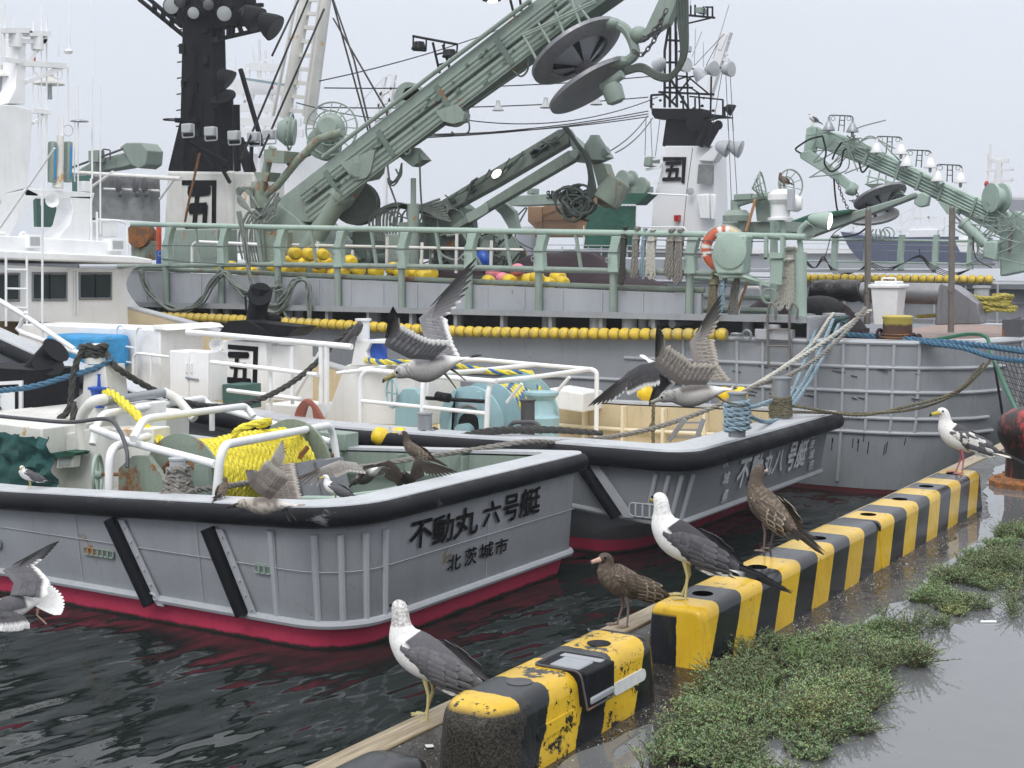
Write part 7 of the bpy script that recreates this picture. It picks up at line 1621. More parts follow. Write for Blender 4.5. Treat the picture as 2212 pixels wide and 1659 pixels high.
# ladder, brackets, rail of the casing
lw = MB()
for L in ([(450+290, 435), (860, 415)], [(750, 480), (850, 485)], [(700, 530), (840, 505)], [(720, 655), (820, 660)]): lw.bar(*ff(L, 46.2), .2)
lw.tube(ff([(640, 1085), (1060, 1085), (1085, 1110), (1085, 1340)], 44.5), .07, 6); lw.tube(ff([(600, 880), (600, 1330)], 44.5), .06, 6); lw.tube(ff([(450, 1300), (1080, 1310)], 44.5), .05, 6); lw.tube(ff([(720, 760), (1110, 780)], 44.5), .08, 6); lw.tube(ff([(720, 760), (600, 870)], 44.5), .06, 6); lw.tube(ff([(100, 1070), (100, 1330)], 44.5), .05, 6)
each('white_bracket', lw, 'white_paint', Bs)
part('side_box', MB().prism(ff([(680, 405), (745, 400), (745, 500), (670, 500)], 46), (.8, 0, 0)), 'sage', Bs, bevel=.05)
wd2 = MB(); wd2.lathe([(.9, 0), (.9, .2), (.6, .25), (.6, .9), (.9, .95), (.9, 1.1)], U(*F_(465, 640), X=44.5), (.9, -.4, 0), 24); part('net_winch', wd2, 'sage', Bs)
part('net_winch', MB().lathe([(.75, 0), (.75, .2), (.5, .25), (.5, .6)], U(*F_(650, 690), X=44.5), (.9, -.4, 0), 24).prism(ff([(410, 690), (710, 690), (710, 760), (410, 750)], 44.6), (.5, 0, 0)), 'sage', Bs)
aw = thing('awning', 'dark green awning and side sheet on the far vessel, behind the hanging rope hanks', 'awning', U(*F_(350, 1290), X=44)); part('roof_sheet', MB().prism(ff([(330, 865), (410, 758), (720, 758), (605, 868)], 44.2), (.8, 0, 0)), 'green_tarp', aw)
part('side_sheet', drape(ff([(145, 885), (600, 875), (592, 1295), (98, 1290)], 44.0), 10, 16, .05, 12, .02), 'green_tarp', aw); part('lashing', MB().rope(ff([(330, 870), (600, 872)], 43.9), .05), 'white_plastic', aw)
bx_ = part('brown_housing', MB().prism([U(*C2_(x, y), X=47) for x, y in ((820, 885), (965, 885), (1130, 815), (1420, 760), (1420, 1180), (885, 1180), (885, 1090), (820, 1030))], (1.2, 0, 0)), 'brown_box', Bs, bevel=.04)
sm = MB()
for a, b in (((965, 890), (965, 1120)), ((965, 975), (1200, 880)), ((970, 1020), (1380, 1015)), ((885, 1040), (965, 1040))): sm.bar(U(*C2_(*a), X=46.96), U(*C2_(*b), X=46.96), .06)
each('seam', sm, 'rusty_iron', bx_)
part('blue_notice', MB().prism([U(*C2_(x, y), X=46.9) for x, y in ((1155, 940), (1195, 922), (1210, 980), (1160, 1000))], (.03, 0, 0)), 'rope_paleblue', bx_)
sb = part('cargo_boom', MB().prism([U(*C2_(x, y), X=45.5) for x, y in ((620, 790), (690, 780), (1180, 755), (1180, 860), (680, 882), (620, 870))], (.8, 0, 0)).prism([U(*C2_(x, y), X=45.5) for x, y in ((815, 710), (872, 708), (870, 765), (815, 768))], (.5, 0, 0)), 'sage', Bs, bevel=.03)
tx = MB()
for i, ch_ in enumerate('SWL0.9t'):
    q = U(*C2_(1000+[0, 19, 42, 74, 92, 102, 122][i], 824), X=45.45); write(tx, ch_, q, (0, -.42, 0), (0, 0, .42), .02, 0, 0, (-1, 0, 0))
part('load_text', tx, 'ink_black', sb)
part('grey_deckhouse', MB().prism([U(*C2_(x, y), X=48) for x, y in ((700, 1080), (860, 1072), (890, 1120), (905, 1460), (640, 1460))], (1.0, 0, 0)), 'grey_far', Bs, bevel=.2)
part('far_bulwark', MB().prism([U(u, v, X=43.5) for u, v in ((1150, 556), (1560, 562), (1560, 612), (1150, 612))], (.3, 0, 0)), 'grey_far', Bs)
fw_ = MB()
for k in range(12): fw_.bx(44.2, 44.25, 0, 0, 0, 0) if 0 else fw_.bar(U(1215+k*28, 533, X=43.9), U(1215+k*28, 556, X=43.9), .09)
fw_.bar(U(1180, 540, X=43.9), U(1560, 545, X=43.9), .14); fw_.bar(U(1180, 533-4, X=43.9), U(1560, 533, X=43.9), .08)
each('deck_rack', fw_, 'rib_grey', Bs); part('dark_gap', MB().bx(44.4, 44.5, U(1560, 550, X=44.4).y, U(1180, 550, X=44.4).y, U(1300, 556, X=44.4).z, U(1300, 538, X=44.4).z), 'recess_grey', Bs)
part('green_sheet', drape([U(*C2_(x, y), X=43) for x, y in ((1165, 1310), (1270, 1310), (1225, 1600), (1150, 1600))], 8, 6, .05, 3), 'green_tarp', Bs)
# crane with lamps
KB = part('lamp_crane', MB().prism(hh_([(2050, 1659), (2045, 1500), (2100, 1400), (2150, 1330), (2300, 1400), (2300, 1700), (2050, 1750)], 42.5), (.7, 0, 0)), 'mint', Bs, bevel=.05)
part('boom', MB().prism(hh_([(850, 795), (935, 815), (1130, 880), (1500, 1060), (1760, 1190), (1960, 1275), (2100, 1340), (2140, 1440), (2100, 1500), (2050, 1495), (1900, 1410), (1660, 1270), (1380, 1130), (1100, 1010), (945, 950), (860, 930)], 42.6), (.45, 0, 0)), 'mint', KB, bevel=.04)
pm = MB()
for o in (-12, 10, 32, 54, 72): pm.tube(hh_([(1130, 930+o*.9), (1500, 1095+o*1.05), (1700, 1190+o*1.05), (1980, 1330+o)], 42.5), .085, 8)
each('hydraulic_pipe', pm, 'mint', KB)
pc_ = MB()
for x, y in ((1200, 935), (1400, 1030), (1530, 1100), (1670, 1165), (1880, 1260)): pc_.bar(*hh_([(x+25, y-10), (x-15, y+105)], 42.4), .14, .2)
each('pipe_clamp', pc_, 'sage', KB)
part('boom_head', MB().prism(hh_([(825, 810), (860, 795), (885, 800), (870, 960), (840, 985), (805, 975)], 42.4), (.35, 0, 0)), 'mint', KB, bevel=.03)
part('folded_arm', MB().prism(hh_([(780, 965), (850, 950), (1010, 1080), (1125, 1175), (1095, 1215), (960, 1110), (785, 1000)], 42.3), (.3, 0, 0)).lathe([(.45, -.3), (.5, 0), (.4, .4)], U(*H_(1110, 1195), X=42.2), (.5, -.8, -.4), 18), 'mint', KB, bevel=.03)
def lampbr(x0, x1, y, l1, l2, n):
    b = MB(); b.tube(arc(hh_([(x0, l1[1]-40), (x0, y), (x1, y+6), (x1, l2[1]-40)], 42.3), .15), .045, 6); b.tube(hh_([(x0+70, y+3), (l1[0]+60, l1[1]+25)], 42.4), .04, 6); b.tube(hh_([(x0+100, y+4), (l1[0]+95, l1[1]+30)], 42.4), .04, 6)
    for k in (.3, .6): b.tube(hh_([(x0+70-k*70*0-k*(x0+70-l1[0]-60), y+3+k*(l1[1]+22-y)), (x0+100-k*(x0+100-l1[0]-95), y+4+k*(l1[1]+26-y))], 42.4), .03, 5)
    br = part('lamp_bracket', b, 'cable_green', KB)
    for (x, yy) in (l1, l2):
        c = U(*H_(x, yy), X=42.2); l = part('lamp', MB().lathe([(.08, .75), (.10, .45), (.16, .40), (.45, -.2), (.44, -.25)], c, n=18), 'white_plastic' if n else 'steel', br); part('bulb', MB().ell(c-Vector((0, 0, .16)), (.12, .12, .2)), 'glass_lamp', l)
    for x in (x0+25, x1-25): part('coil', MB().torus(U(*H_(x, y+22), X=42.3), (1, 0, 0), .15, .02, 16, 5), 'cable_green', br)
lampbr(970, 1120, 728, (968, 805), (1118, 815), 0); lampbr(1270, 1430, 862, (1270, 945), (1425, 955), 1); lampbr(1460, 1615, 948, (1458, 1030), (1610, 1040), 1); lampbr(1650, 1810, 1040, (1655, 1125), (1802, 1135), 1)
bk2 = MB()
for L in ([(1230, 1075), (1210, 1165)], [(1290, 1090), (1265, 1200)], [(1330, 1110), (1320, 1230)], [(1420, 1140), (1395, 1225)], [(1210, 1115), (1400, 1160)], [(1205, 1165), (1320, 1232), (1440, 1228)], [(1205, 1160), (1300, 1130), (1440, 1220)], [(1385, 1130), (1360, 1200)]): bk2.tube(hh_(L, 42), .06, 6)
part('operator_basket', bk2, 'mint', KB); part('basket_floor', MB().prism(hh_([(1190, 1165), (1320, 1235), (1440, 1228), (1310, 1160)], 41.9), (.8, 0, -.1)), 'sage_dark', KB)
nB = (UP*.93 + RT*.16 - FW*.28).normalized()
PB2 = part('power_block', MB().cyl(U(*H_(1285, 1290), X=42), U(*H_(1262, 1350), X=42), .35, n=16), 'dark_steel', KB)
disc(U(*H_(1292, 1245), X=42), -(UP*.93 + RT*-.25 + FW*.3).normalized(), .80, PB2); disc(U(*H_(1248, 1362), X=42), (UP*.95 + RT*-.2 - FW*.42).normalized(), .76, PB2)
chain(KB, [(1459.9+.3414*1020, .3414*1140), (1459.9+.3414*1060, .3414*1260), (1459.9+.3414*1100, .3414*1340)], 41.8, .14, .03); chain(KB, [(1459.9+.3414*1140, .3414*1200), (1459.9+.3414*1150, .3414*1270), (1459.9+.3414*1105, .3414*1270)], 41.8, .14, .035)
hB2 = MB()
for L in ([(930, 860), (850, 880), (770, 930), (760, 950), (790, 970)], [(930, 865), (950, 960), (940, 1030), (980, 1085), (1040, 1050), (1060, 960), (1080, 940)], [(1050, 900), (1010, 960), (990, 1010)], [(1000, 1130), (1010, 1250), (1030, 1350), (1090, 1380)], [(985, 1500), (1050, 1500), (1150, 1480), (1220, 1430)], [(1160, 1030), (1180, 1090), (1220, 1050)]): hB2.tube(smooth(hh_(L, 42.1), 5), .07, 6)
each('hose', hB2, 'cable_black', KB); part('draped_hoses', hb3, 'cable_green', K) if 0 else None
rnd = random.Random(77); hx = MB()
for k in range(16): a_ = hh_([(rnd.uniform(1010, 1200), rnd.uniform(870, 960))], 42.3)[0]; hx.tube(smooth([a_, a_+Vector((0, rnd.uniform(-.8, .8), rnd.uniform(-.8, .3))), a_+Vector((0, rnd.uniform(-1.4, 1.4), rnd.uniform(-.9, .5)))], 5), .05, 5)
for k in range(16): a_ = hh_([(rnd.uniform(1950, 2200), rnd.uniform(1270, 1420))], 42.2)[0]; hx.tube(smooth([a_, a_+Vector((0, rnd.uniform(-.8, .8), rnd.uniform(-.8, .3))), a_+Vector((0, rnd.uniform(-1.4, 1.4), rnd.uniform(-1.4, .2)))], 5), .05, 5)
each('hose', hx, 'sage', KB)
part('sheave_box', MB().prism(hh_([(1510, 1235), (1560, 1215), (1600, 1240), (1590, 1300), (1540, 1312), (1505, 1290)], 42.0), (.3, 0, 0)), 'mint', KB, bevel=.03)
part('hose_drum', MB().lathe([(1.0, 0), (1.0, .2), (.7, .25), (.7, .8), (1.0, .85), (1.0, 1.0)], U(*H_(1990, 1252), X=42.2), (.75, -.65, 0), 26), 'mint', KB)
a, b = hh_([(1815, 1405), (1960, 1540)], 42.3); part('cylinder', MB().tube([a, a.lerp(b, .1), a.lerp(b, .101), b], [.48, .48, .42, .42], 20), 'mint', KB); part('piston_rod', MB().cyl(a, U(*H_(1755, 1345), X=42.3), .16, n=12), 'steel', KB)
part('cylinder_lug', MB().prism(hh_([(1655, 1270), (1780, 1320), (1765, 1360), (1715, 1355)], 42.2), (.6, 0, 0)), 'mint', KB)
part('low_boom', MB().prism(hh_([(600, 1480), (1100, 1345), (1420, 1250), (1510, 1215), (1510, 1250), (1150, 1390), (830, 1510), (640, 1520)], 40), (.35, 0, 0)), 'sage', Bs, bevel=.04)
part('boom_cover', MB().prism(hh_([(720, 1400), (860, 1350), (1110, 1322), (1100, 1350), (900, 1400), (710, 1460)], 39.8), (.6, 0, 0)), 'green_tarp', Bs, bevel=.05)
part('crane_strap', MB().bar(*hh_([(2125, 1400), (2110, 1600)], 42.3), .15, .4), 'pole_brown', KB)
cl2 = MB()
for k in range(5): cl2.tube(smooth(hh_([(1250+k*20, 1450), (1235+k*30, 1480), (1260+k*20, 1510)], 40.5), 4), .05, 5)
cl2.torus(U(*H_(1340, 1480), X=40.5), (1, 0, 0), .45, .04, 18, 5); each('hook_rings', cl2, 'sage', Bs)

# ================================================================ hazy ships and structures farther off
def farpoly(name, pts, X, th, mat, par, bev=0): return part(name, MB().prism(pp(pts, X), (th, 0, 0)), mat, par)
S1 = thing('distant_ship', 'faded white ship with tall radar tower seen behind the black mast', 'ship', U(560, 500, X=95))
sx = 95; tw1 = MB(); rnd = random.Random(51)
for (u0, u1, v) in ((500, 645, 178), (505, 640, 195), (500, 640, 232), (490, 650, 262), (480, 655, 285), (540, 612, 144)): tw1.bar(U(u0, v, X=sx), U(u1, v+3, X=sx), .5, 1.6)
for (u0, v0, u1, v1) in ((515, 180, 535, 232), (555, 180, 540, 232), (575, 180, 600, 232), (618, 180, 605, 232), (510, 235, 530, 285), (560, 235, 545, 285), (570, 235, 600, 285), (635, 235, 615, 285), (520, 232, 560, 182), (600, 232, 560, 182), (565, 285, 600, 232), (500, 290, 500, 400), (560, 290, 560, 400), (620, 290, 620, 400), (560, 85, 562, 178), (545, 100, 560, 178), (575, 130, 562, 144), (573, 110, 574, 125), (530, 140, 612, 147)): tw1.bar(U(u0, v0, X=sx), U(u1, v1, X=sx), .42)
for k in range(12): u = rnd.uniform(505, 650); tw1.bar(U(u, 178, X=sx), U(u, rnd.uniform(110, 165), X=sx), .12)
part('radar_tower', tw1, 'white_far', S1)
farpoly('deckhouse', [(470, 330), (650, 335), (650, 600), (470, 600)], 97, 8, 'white_far', S1); farpoly('hull', [(380, 560), (760, 562), (760, 640), (380, 640)], 96, 10, 'white_far', S1)
part('radar_bar', MB().bar(U(528, 170, X=94), U(618, 184, X=94), .5), 'rope_paleblue', S1)
for u, v in ((588, 188), (636, 190), (632, 215)): part('lamp', MB().ell(U(u, v, X=94), (.3, .3, .5)), 'orange_red', S1)
S2 = thing('distant_crane', 'pale far off derrick with stays beyond the main boom', 'derrick', U(830, 500, X=100)); dk = MB()
for (u0, v0, u1, v1) in ((812, 262, 832, 165), (838, 250, 853, 162), (826, 165, 853, 160), (818, 230, 845, 215), (822, 205, 848, 190), (810, 262, 842, 240), (800, 300, 812, 262), (838, 250, 830, 500), (800, 300, 790, 500), (832, 165, 760, 240), (852, 165, 870, 250)): dk.bar(U(u0, v0, X=100), U(u1, v1, X=100), .7 if u0 > 800 and v1 > v0-120 and v0 != 165 else .18)
part('lattice', dk, 'white_far', S2)
S3 = thing('distant_mast', 'pale latticed mast leaning behind the black mast of the far vessel', 'mast', U(1545, 300, X=75)); m3 = MB()
for (x0, y0, x1, y1, w) in ((1130, 400, 870, 1250, 1.0), (1000, 600, 1120, 700, .3), (940, 740, 1140, 760, .4), (1100, 420, 1010, 620, 1.2), (1150, 520, 1090, 560, .2), (930, 970, 1010, 965, .1), (860, 1110, 960, 1120, .1), (900, 1040, 980, 1040, .1)): m3.bar(U(*G_(x0, y0), X=75), U(*G_(x1, y1), X=75), w)
part('pole', m3, 'white_far', S3)
S4 = thing('radar_mast', 'white radar mast with cross arms and red lamp above the pale green crane foot', 'mast', U(2158, 420, X=80)); m4 = MB()
for (x0, y0, x1, y1, w) in ((2045, 1010, 2045, 1300, .7), (2000, 1018, 2108, 1018, .5), (1965, 1080, 2140, 1072, .3), (1960, 1155, 2130, 1140, .3), (1990, 910, 1988, 1080, .25), (1975, 970, 1975, 1160, .2), (2030, 970, 2030, 1010, .1), (2128, 1060, 2128, 1075, .4), (2128, 1125, 2128, 1140, .4), (2025, 1090, 2010, 1150, .2)): m4.bar(U(*H_(x0, y0), X=80), U(*H_(x1, y1), X=80), w)
part('mast', m4, 'white_far', S4); part('red_lamp', MB().ell(U(*H_(1966, 1165), X=79.5), (.3, .3, .45)), 'red_lamp', S4); part('orange_lamp', MB().ell(U(*H_(2078, 1200), X=79.5), (.3, .3, .45)), 'orange_red', S4)
farpoly('boom', [H_(2080, 1235), H_(2300, 1245), H_(2300, 1262), H_(2085, 1252)], 80, 1, 'white_far', S4); farpoly('deckhouse', [H_(2100, 1260), H_(2400, 1270), H_(2400, 1520), H_(2120, 1480)], 84, 5, 'grey_far', S4)
S5 = thing('distant_ship', 'misty navy blue hulled ship with pale deckworks across the harbour', 'ship', U(1950, 575, X=170))
farpoly('hull', [J_(1040, -90), J_(1200, -62), J_(1450, -55), J_(1850, -60), J_(1850, 110), J_(1180, 110), J_(1100, 20)], 170, 12, 'hull_navy', S5)
lt = MB()
for i, ch_ in enumerate('第十八大漁丸'[:5] if 0 else []): pass
dw = MB()
for (x0, y0, x1, y1, w) in ((1420, -200, 1420, -55, .5), (1500, -250, 1500, -55, .7), (1545, -270, 1545, -55, .4), (1600, -190, 1600, -55, .5), (1420, -150, 1620, -190, .35), (1420, -200, 1560, -260, .3), (1400, -100, 1700, -110, .9), (1500, -180, 1650, -180, .5), (1620, -100, 1800, -150, .4), (1700, -180, 1690, -60, .5), (1100, -175, 1115, -90, 1.2), (1090, -130, 1150, -130, 1.0), (1380, -70, 1480, -190, .25), (1560, -260, 1790, -80, .12), (1480, -75, 1660, -75, 2.2)): dw.bar(U(*J_(x0, y0), X=172), U(*J_(x1, y1), X=172), w)
each('deckworks', dw, 'white_far', S5)
S6 = thing('distant_boat', 'small misty white boat in front of the navy hull', 'boat', U(2085, 570, X=130)); farpoly('hull', [J_(1770, -20), J_(1900, -40), J_(2200, -30), J_(2200, 60), J_(1800, 40)], 130, 5, 'white_far', S6); farpoly('cabin', [J_(1790, -60), J_(1840, -80), J_(1880, -30), J_(1790, -20)], 131, 3, 'white_far', S6)
S7 = thing('distant_shed', 'long low pale grey harbour shed lost in the mist', 'building', U(1900, 560, X=240)); farpoly('wall', [(1500, 548), (2300, 545), (2300, 580), (1500, 580)], 240, 20, 'grey_far', S7); farpoly('roof', [(1490, 548), (1520, 538), (2320, 534), (2330, 546)], 239, 22, 'white_far', S7)
S8 = thing('distant_trawler', 'pale trawler lines between the two green cranes beyond the rails', 'boat', U(1080, 560, X=60)); fr8 = MB()
farpoly('hull', [(930, 545), (1180, 547), (1175, 600), (930, 598)], 60, 4, 'grey_far', S8)
for (a, b, c, d) in ((960, 505, 960, 545), (960, 505, 1120, 508), (1120, 508, 1120, 545), (1040, 507, 1040, 545), (940, 527, 1130, 528)): fr8.bar(U(a, b, X=60), U(c, d, X=60), .1)
each('rail', fr8, 'white_far', S8)
structure('far_quay', MB().bx(-200, 700, 300, 330, -4, -.3), 'quay_concrete')
SCL[0] = 1.0
# ================================================================ gulls
GREY = (.105, .105, .115); DGREY = (.05, .05, .056); BLK = (.012, .012, .014); WHT = (.80, .80, .79); BRN = (.075, .058, .045); LBR = (.30, .25, .19); YEL = (.55, .44, .10); PINK = (.42, .26, .24); LEG = (.50, .44, .20)
def mixv(a, b, t): t = max(0, min(1, t)); return tuple(x+(y-x)*t for x, y in zip(a, b))
def ringset(mb, rings, colf, n=18):
    """loft of (centre, tangent, half width, half height, side vector)"""
    ids = []
    for (c, t, rw, rh, side, s) in rings:
        t = t.normalized(); sd = (side - t*side.dot(t)).normalized(); upv = t.cross(sd).normalized()
        P = []; a = len(mb.v)
        for k in range(n):
            q = 2*math.pi*k/n; P.append(c + sd*math.cos(q)*rw + upv*math.sin(q)*rh)
        mb.cc = WHT; ids.append(mb.av(P))
        for k in range(n): mb.c[a+k] = colf(s, math.sin(2*math.pi*k/n), P[k])
    for A_, B__ in zip(ids, ids[1:]):
        for k in range(n): mb.f.append((A_+k, A_+(k+1) % n, B__+(k+1) % n, B__+k))
    mb.f.append(tuple(ids[0]+k for k in range(n))); mb.f.append(tuple(ids[-1]+k for k in range(n)))
def spline1(xs, t):
    t = max(0, min(len(xs)-1.001, t)); i = int(t); f = t-i; p = [xs[max(0, i-1)], xs[i], xs[i+1], xs[min(len(xs)-1, i+2)]]
    return tuple(.5*((2*b)+(c-a)*f+(2*a-5*b+4*c-d)*f*f+(3*b-a-3*c+d)*f**3) for a, b, c, d in zip(*p))
def feather(mb, p, d, nrm, L, w, c0, c1, tip=.75, edge=None, curve=0.0, cup=.0):
    """one vane: rounded leaf from p along d; c0 base colour, c1 tip colour, edge optional margin colour"""
    d = d.normalized(); s = d.cross(nrm).normalized(); nrm = s.cross(d).normalized(); N = 5; rows = []
    for i in range(N+1):
        t = i/N; ww = w*(.55+.45*math.sin(min(1, t*1.7)*math.pi/2))*(1 if t < .8 else (1-(t-.8)/.2*.75)); q = p + d*L*t + nrm*curve*L*t*t
        rows.append((q, ww, t))
    for i, (q, ww, t) in enumerate(rows):
        c = mixv(c0, c1, (t-tip)/.08); ce = edge if edge is not None and (t > .08) else c
        a = len(mb.v); mb.av([q - s*ww - nrm*cup*ww, q - s*ww*.72, q, q + s*ww*.72, q + s*ww - nrm*cup*ww]); mb.c[a] = ce; mb.c[a+1] = mb.c[a+3] = (mixv(ce, c, .85) if t < .85 or edge is None else ce); mb.c[a+2] = c if t < .9 or edge is None else ce; mb.c[a+4] = ce
        if i:
            for k in range(4): mb.f.append((a-5+k, a-4+k, a+k+1, a+k))
def head_bill(mb, hc, hd, side, sc, hcol, bill, tipc):
    """eyes and two-part bill on a head centred hc looking along hd"""
    hd = hd.normalized(); side = (side-hd*side.dot(hd)).normalized(); up = hd.cross(side).normalized()
    for s in (-1, 1):
        c = hc + hd*.012*sc + side*s*.0245*sc + up*.006*sc; a = len(mb.v); mb.ell(c, (.006*sc,)*3, n=8, m=5)
        for i in range(a, len(mb.v)): mb.c[i] = (.01, .01, .01)
    rows = []
    for x, w, h, dz in ((.024, .013, .014, -.004), (.036, .0095, .0115, -.006), (.052, .0075, .0095, -.0075), (.066, .0065, .0095, -.009), (.076, .005, .0085, -.012), (.083, .0022, .004, -.019)):
        rows.append((hc+hd*x*sc+up*dz*sc, hd, w*sc, h*sc, side, x))
    ringset(mb, rows, lambda s, k, p: tipc if s > .066 else bill, 10)
def leg(mb, hip, ankle, foot, fwd, sc, col, web=True, r=.0055):
    a = len(mb.v); mb.tube([hip, hip.lerp(ankle, .5), ankle], [.012*sc, .008*sc, r*sc], 8); mb.tube([ankle, ankle.lerp(foot, .5), foot], [r*1.25*sc, r*.9*sc, r*sc], 8)
    for i in range(a, len(mb.v)): mb.c[i] = col
    if web:
        a = len(mb.v); s = Vector((-fwd.y, fwd.x, 0)); n3 = [(fwd + s*k).normalized() for k in (-.5, 0, .5)]; L = .052*sc; z = Vector((0, 0, .004*sc))
        tips = [foot + d*L*(1.08 if i == 1 else .95) for i, d in enumerate(n3)]
        for t in tips: mb.tube([foot+z, foot.lerp(t, .55)+z*1.2, t+z*.5], [.0055*sc, .0042*sc, .003*sc], 6)
        b = mb.av([foot+z*.8, tips[0]+z*.3, foot.lerp(tips[1], .9)+z*.3, tips[2]+z*.3, foot+z*.8-Vector((0, 0, .003)), tips[0], foot.lerp(tips[1], .9), tips[2]]); mb.f += [(b, b+1, b+2), (b, b+2, b+3), (b+4, b+6, b+5), (b+4, b+7, b+6)]
        mb.tube([foot+z, foot-fwd*.012*sc+z], .003*sc, 5)
        for i in range(a, len(mb.v)): mb.c[i] = mixv(col, (.3, .26, .2), .25)
SPINE = [(-.265, .118, .020, .005), (-.225, .130, .034, .012), (-.175, .147, .044, .026), (-.12, .170, .058, .046), (-.06, .196, .068, .064), (.0, .224, .072, .074), (.045, .252, .066, .072), (.075, .285, .054, .058), (.086, .316, .041, .045), (.090, .343, .033, .036), (.096, .368, .030, .034), (.107, .385, .029, .030), (.124, .390, .024, .024), (.138, .387, .014, .015)]
def standing(label, foot, yaw, sc=1.0, juv=False, headyaw=0.0, upright=0.0, speck=.0, legc=None, bill=None, tipc=BLK, hunch=0.0, mantle=GREY, wing_white=0, cat='gull', tailc=None, group=None, name='gull'):
    mb = MB(); mb.col(WHT); rnd = random.Random(hash(label) % 1000 if 0 else len(label)*7+int(yaw)); N = 72; rings = []; hy = R(headyaw)
    body0 = BRN if juv else WHT
    def colf(s, k, p):
        if juv:
            c = mixv(BRN, (.13, .10, .08), .5+.5*mnoise.noise(p*38)); 
            if mnoise.noise(p*95+Vector((3, 0, 0))) > .18 and s < .62: c = mixv(c, LBR, .45)
            if s > .8: c = mixv((.062, .05, .042), (.12, .10, .085), .5+.8*mnoise.noise(p*60))
            return c
        c = WHT
        if s > .66 and speck > 0: c = mixv(WHT, (.20, .19, .18), max(0, min(.85, (mnoise.noise(Vector((p.x*260, p.y*260, p.z*110)))+.1+.4*speck)*speck)))
        if s < .52 and k > .25: c = mantle
        if s < .14: c = WHT
        if s < .09 and tailc is None: c = BLK if s < .075 else WHT
        return c
    S2_ = []
    for x, z, a, b in SPINE:
        if z > .27: x -= (z-.27)*hunch*.5; z = .27+(z-.27)*(1-hunch)
        S2_.append((x, z, a, b))
    piv = Vector((.088, 0, .30))
    def place(x, z):
        p = Vector((x, 0, z)); t = max(0, min(1, (z-.295)/.07))*(1 if x > .04 else 0)
        if t > 0 and hy:
            o = p - Vector((.088, 0, z)); a = hy*t; p = Vector((.088, 0, z)) + Vector((o.x*math.cos(a), o.x*math.sin(a), 0))
        return p, (hy*t)
    pts = [spline1(S2_, i/(N-1)*(len(S2_)-1)) for i in range(N)]
    C = [place(p[0], p[1]) for p in pts]
    for i, p in enumerate(pts):
        c = C[i][0]; t = C[min(i+1, N-1)][0]-C[max(i-1, 0)][0]; a = C[i][1]; side = Vector((-math.sin(a), math.cos(a), 0)); rings.append((c, t, p[2], p[3], side, i/(N-1)))
    ringset(mb, rings, colf, 32)
    hcn = C[int((N-1)*11.2/13)][0]; hd = Vector((math.cos(hy), math.sin(hy), -.06)); head_bill(mb, hcn+Vector((0, 0, .003)), hd, Vector((-math.sin(hy), math.cos(hy), 0)), 1.12, None, bill or ((.35, .27, .24) if juv else YEL), tipc)
    # tail feathers
    tc = tailc or BLK
    for k in range(-4, 5):
        feather(mb, Vector((-.19, k*.0085, .142+.003*(4-abs(k)))), Vector((-1, k*.055, -.27)), Vector((0, 0, 1)), .125, .012, (WHT if not juv else BRN), (tc if not juv else (.02, .016, .014)), tip=.35 if not juv else .3, cup=.15)
    # folded wings: shell, rows of coverts and long primaries
    for sd in (-1, 1):
        mcol = mantle if not juv else BRN
        rows = []
        for i in range(17):
            t = i/16; x = .066-.30*t; z = .268-.118*t**.9; y = sd*(.036+.048*math.sin(min(1, t*2.0)*math.pi/2)-.070*max(0, t-.35)); hgt = (.018+.058*math.sin(min(1, t*1.9)*math.pi/2))*(1-max(0, t-.5)*1.55); r_ = []
            for j in range(9):
                a = j/8; ang = R(62-150*a); r_.append(Vector((x, y*.55+sd*math.cos(ang)*.043*(1-max(0, t-.4)), z+hgt*math.sin(ang)*(.9) - .004)))
            rows.append(r_)
        a = len(mb.v); mb.grid(rows, flip=(sd > 0))
        for i in range(a, len(mb.v)): mb.c[i] = mixv(mcol, (.14, .14, .15) if not juv else (.11, .085, .065), .5+.9*mnoise.noise(mb.v[i]*30))
        for ri, (t0, nrow, L, w) in enumerate(((.04, 7, .040, .012), (.14, 8, .046, .014), (.26, 8, .055, .015), (.38, 8, .065, .015), (.52, 7, .075, .014), (.66, 5, .085, .013))):
            for j in range(nrow):
                i = min(16, int(t0*16+.4*j*.3)); a_ = (j+.5)/nrow*8; jj_ = int(a_); q = rows[i][jj_].lerp(rows[i][min(8, jj_+1)], a_-jj_); ang = R(62-150*(j+.5)/nrow); nrm = Vector((0, sd*math.cos(ang), math.sin(ang)))
                d = Vector((-1, sd*(.10-.45*t0), -.40-.10*math.sin(ang)+.06*rnd.uniform(-1, 1)))
                if juv: c = mixv((.055, .042, .034), (.10, .078, .06), rnd.random()); e = (.42, .37, .29) if rnd.random() < .9 else (.2, .17, .13)
                else:
                    c = mixv(mcol, (.15, .15, .165), rnd.random()*.6); e = mixv(c, (.22, .22, .23), .35)
                    if wing_white and rnd.random() < wing_white: c, e = (.62, .61, .58), WHT
                feather(mb, q+nrm*(.0035+.0008*ri), d, nrm, L, w, c, c if not juv else c, edge=e, cup=.25)
        if not juv:      # white trailing line of the folded secondaries
            for j in range(6):
                q = rows[7+j][7]; feather(mb, q+Vector((0, sd*.006, -.004)), Vector((-1, sd*-.1, -.32)), Vector((0, sd, -.3)), .055, .010, mixv(mcol, WHT, .1), WHT, tip=.5, edge=None)
        for k in range(6):   # primaries crossing over the tail
            L = .17+.02*k; feather(mb, Vector((-.15-.006*k, sd*(.030-.003*k), .172-.004*k)), Vector((-1, -sd*(.07-.012*k), -.31-.01*k)), Vector((0, sd*.5, 1)), L, .0125, BLK if not juv else (.02, .016, .013), BLK if not wing_white else (.04, .04, .04), edge=None if not juv else (.05, .04, .03), cup=.2)
    lc = legc or (LEG if not juv else (.20, .15, .13))
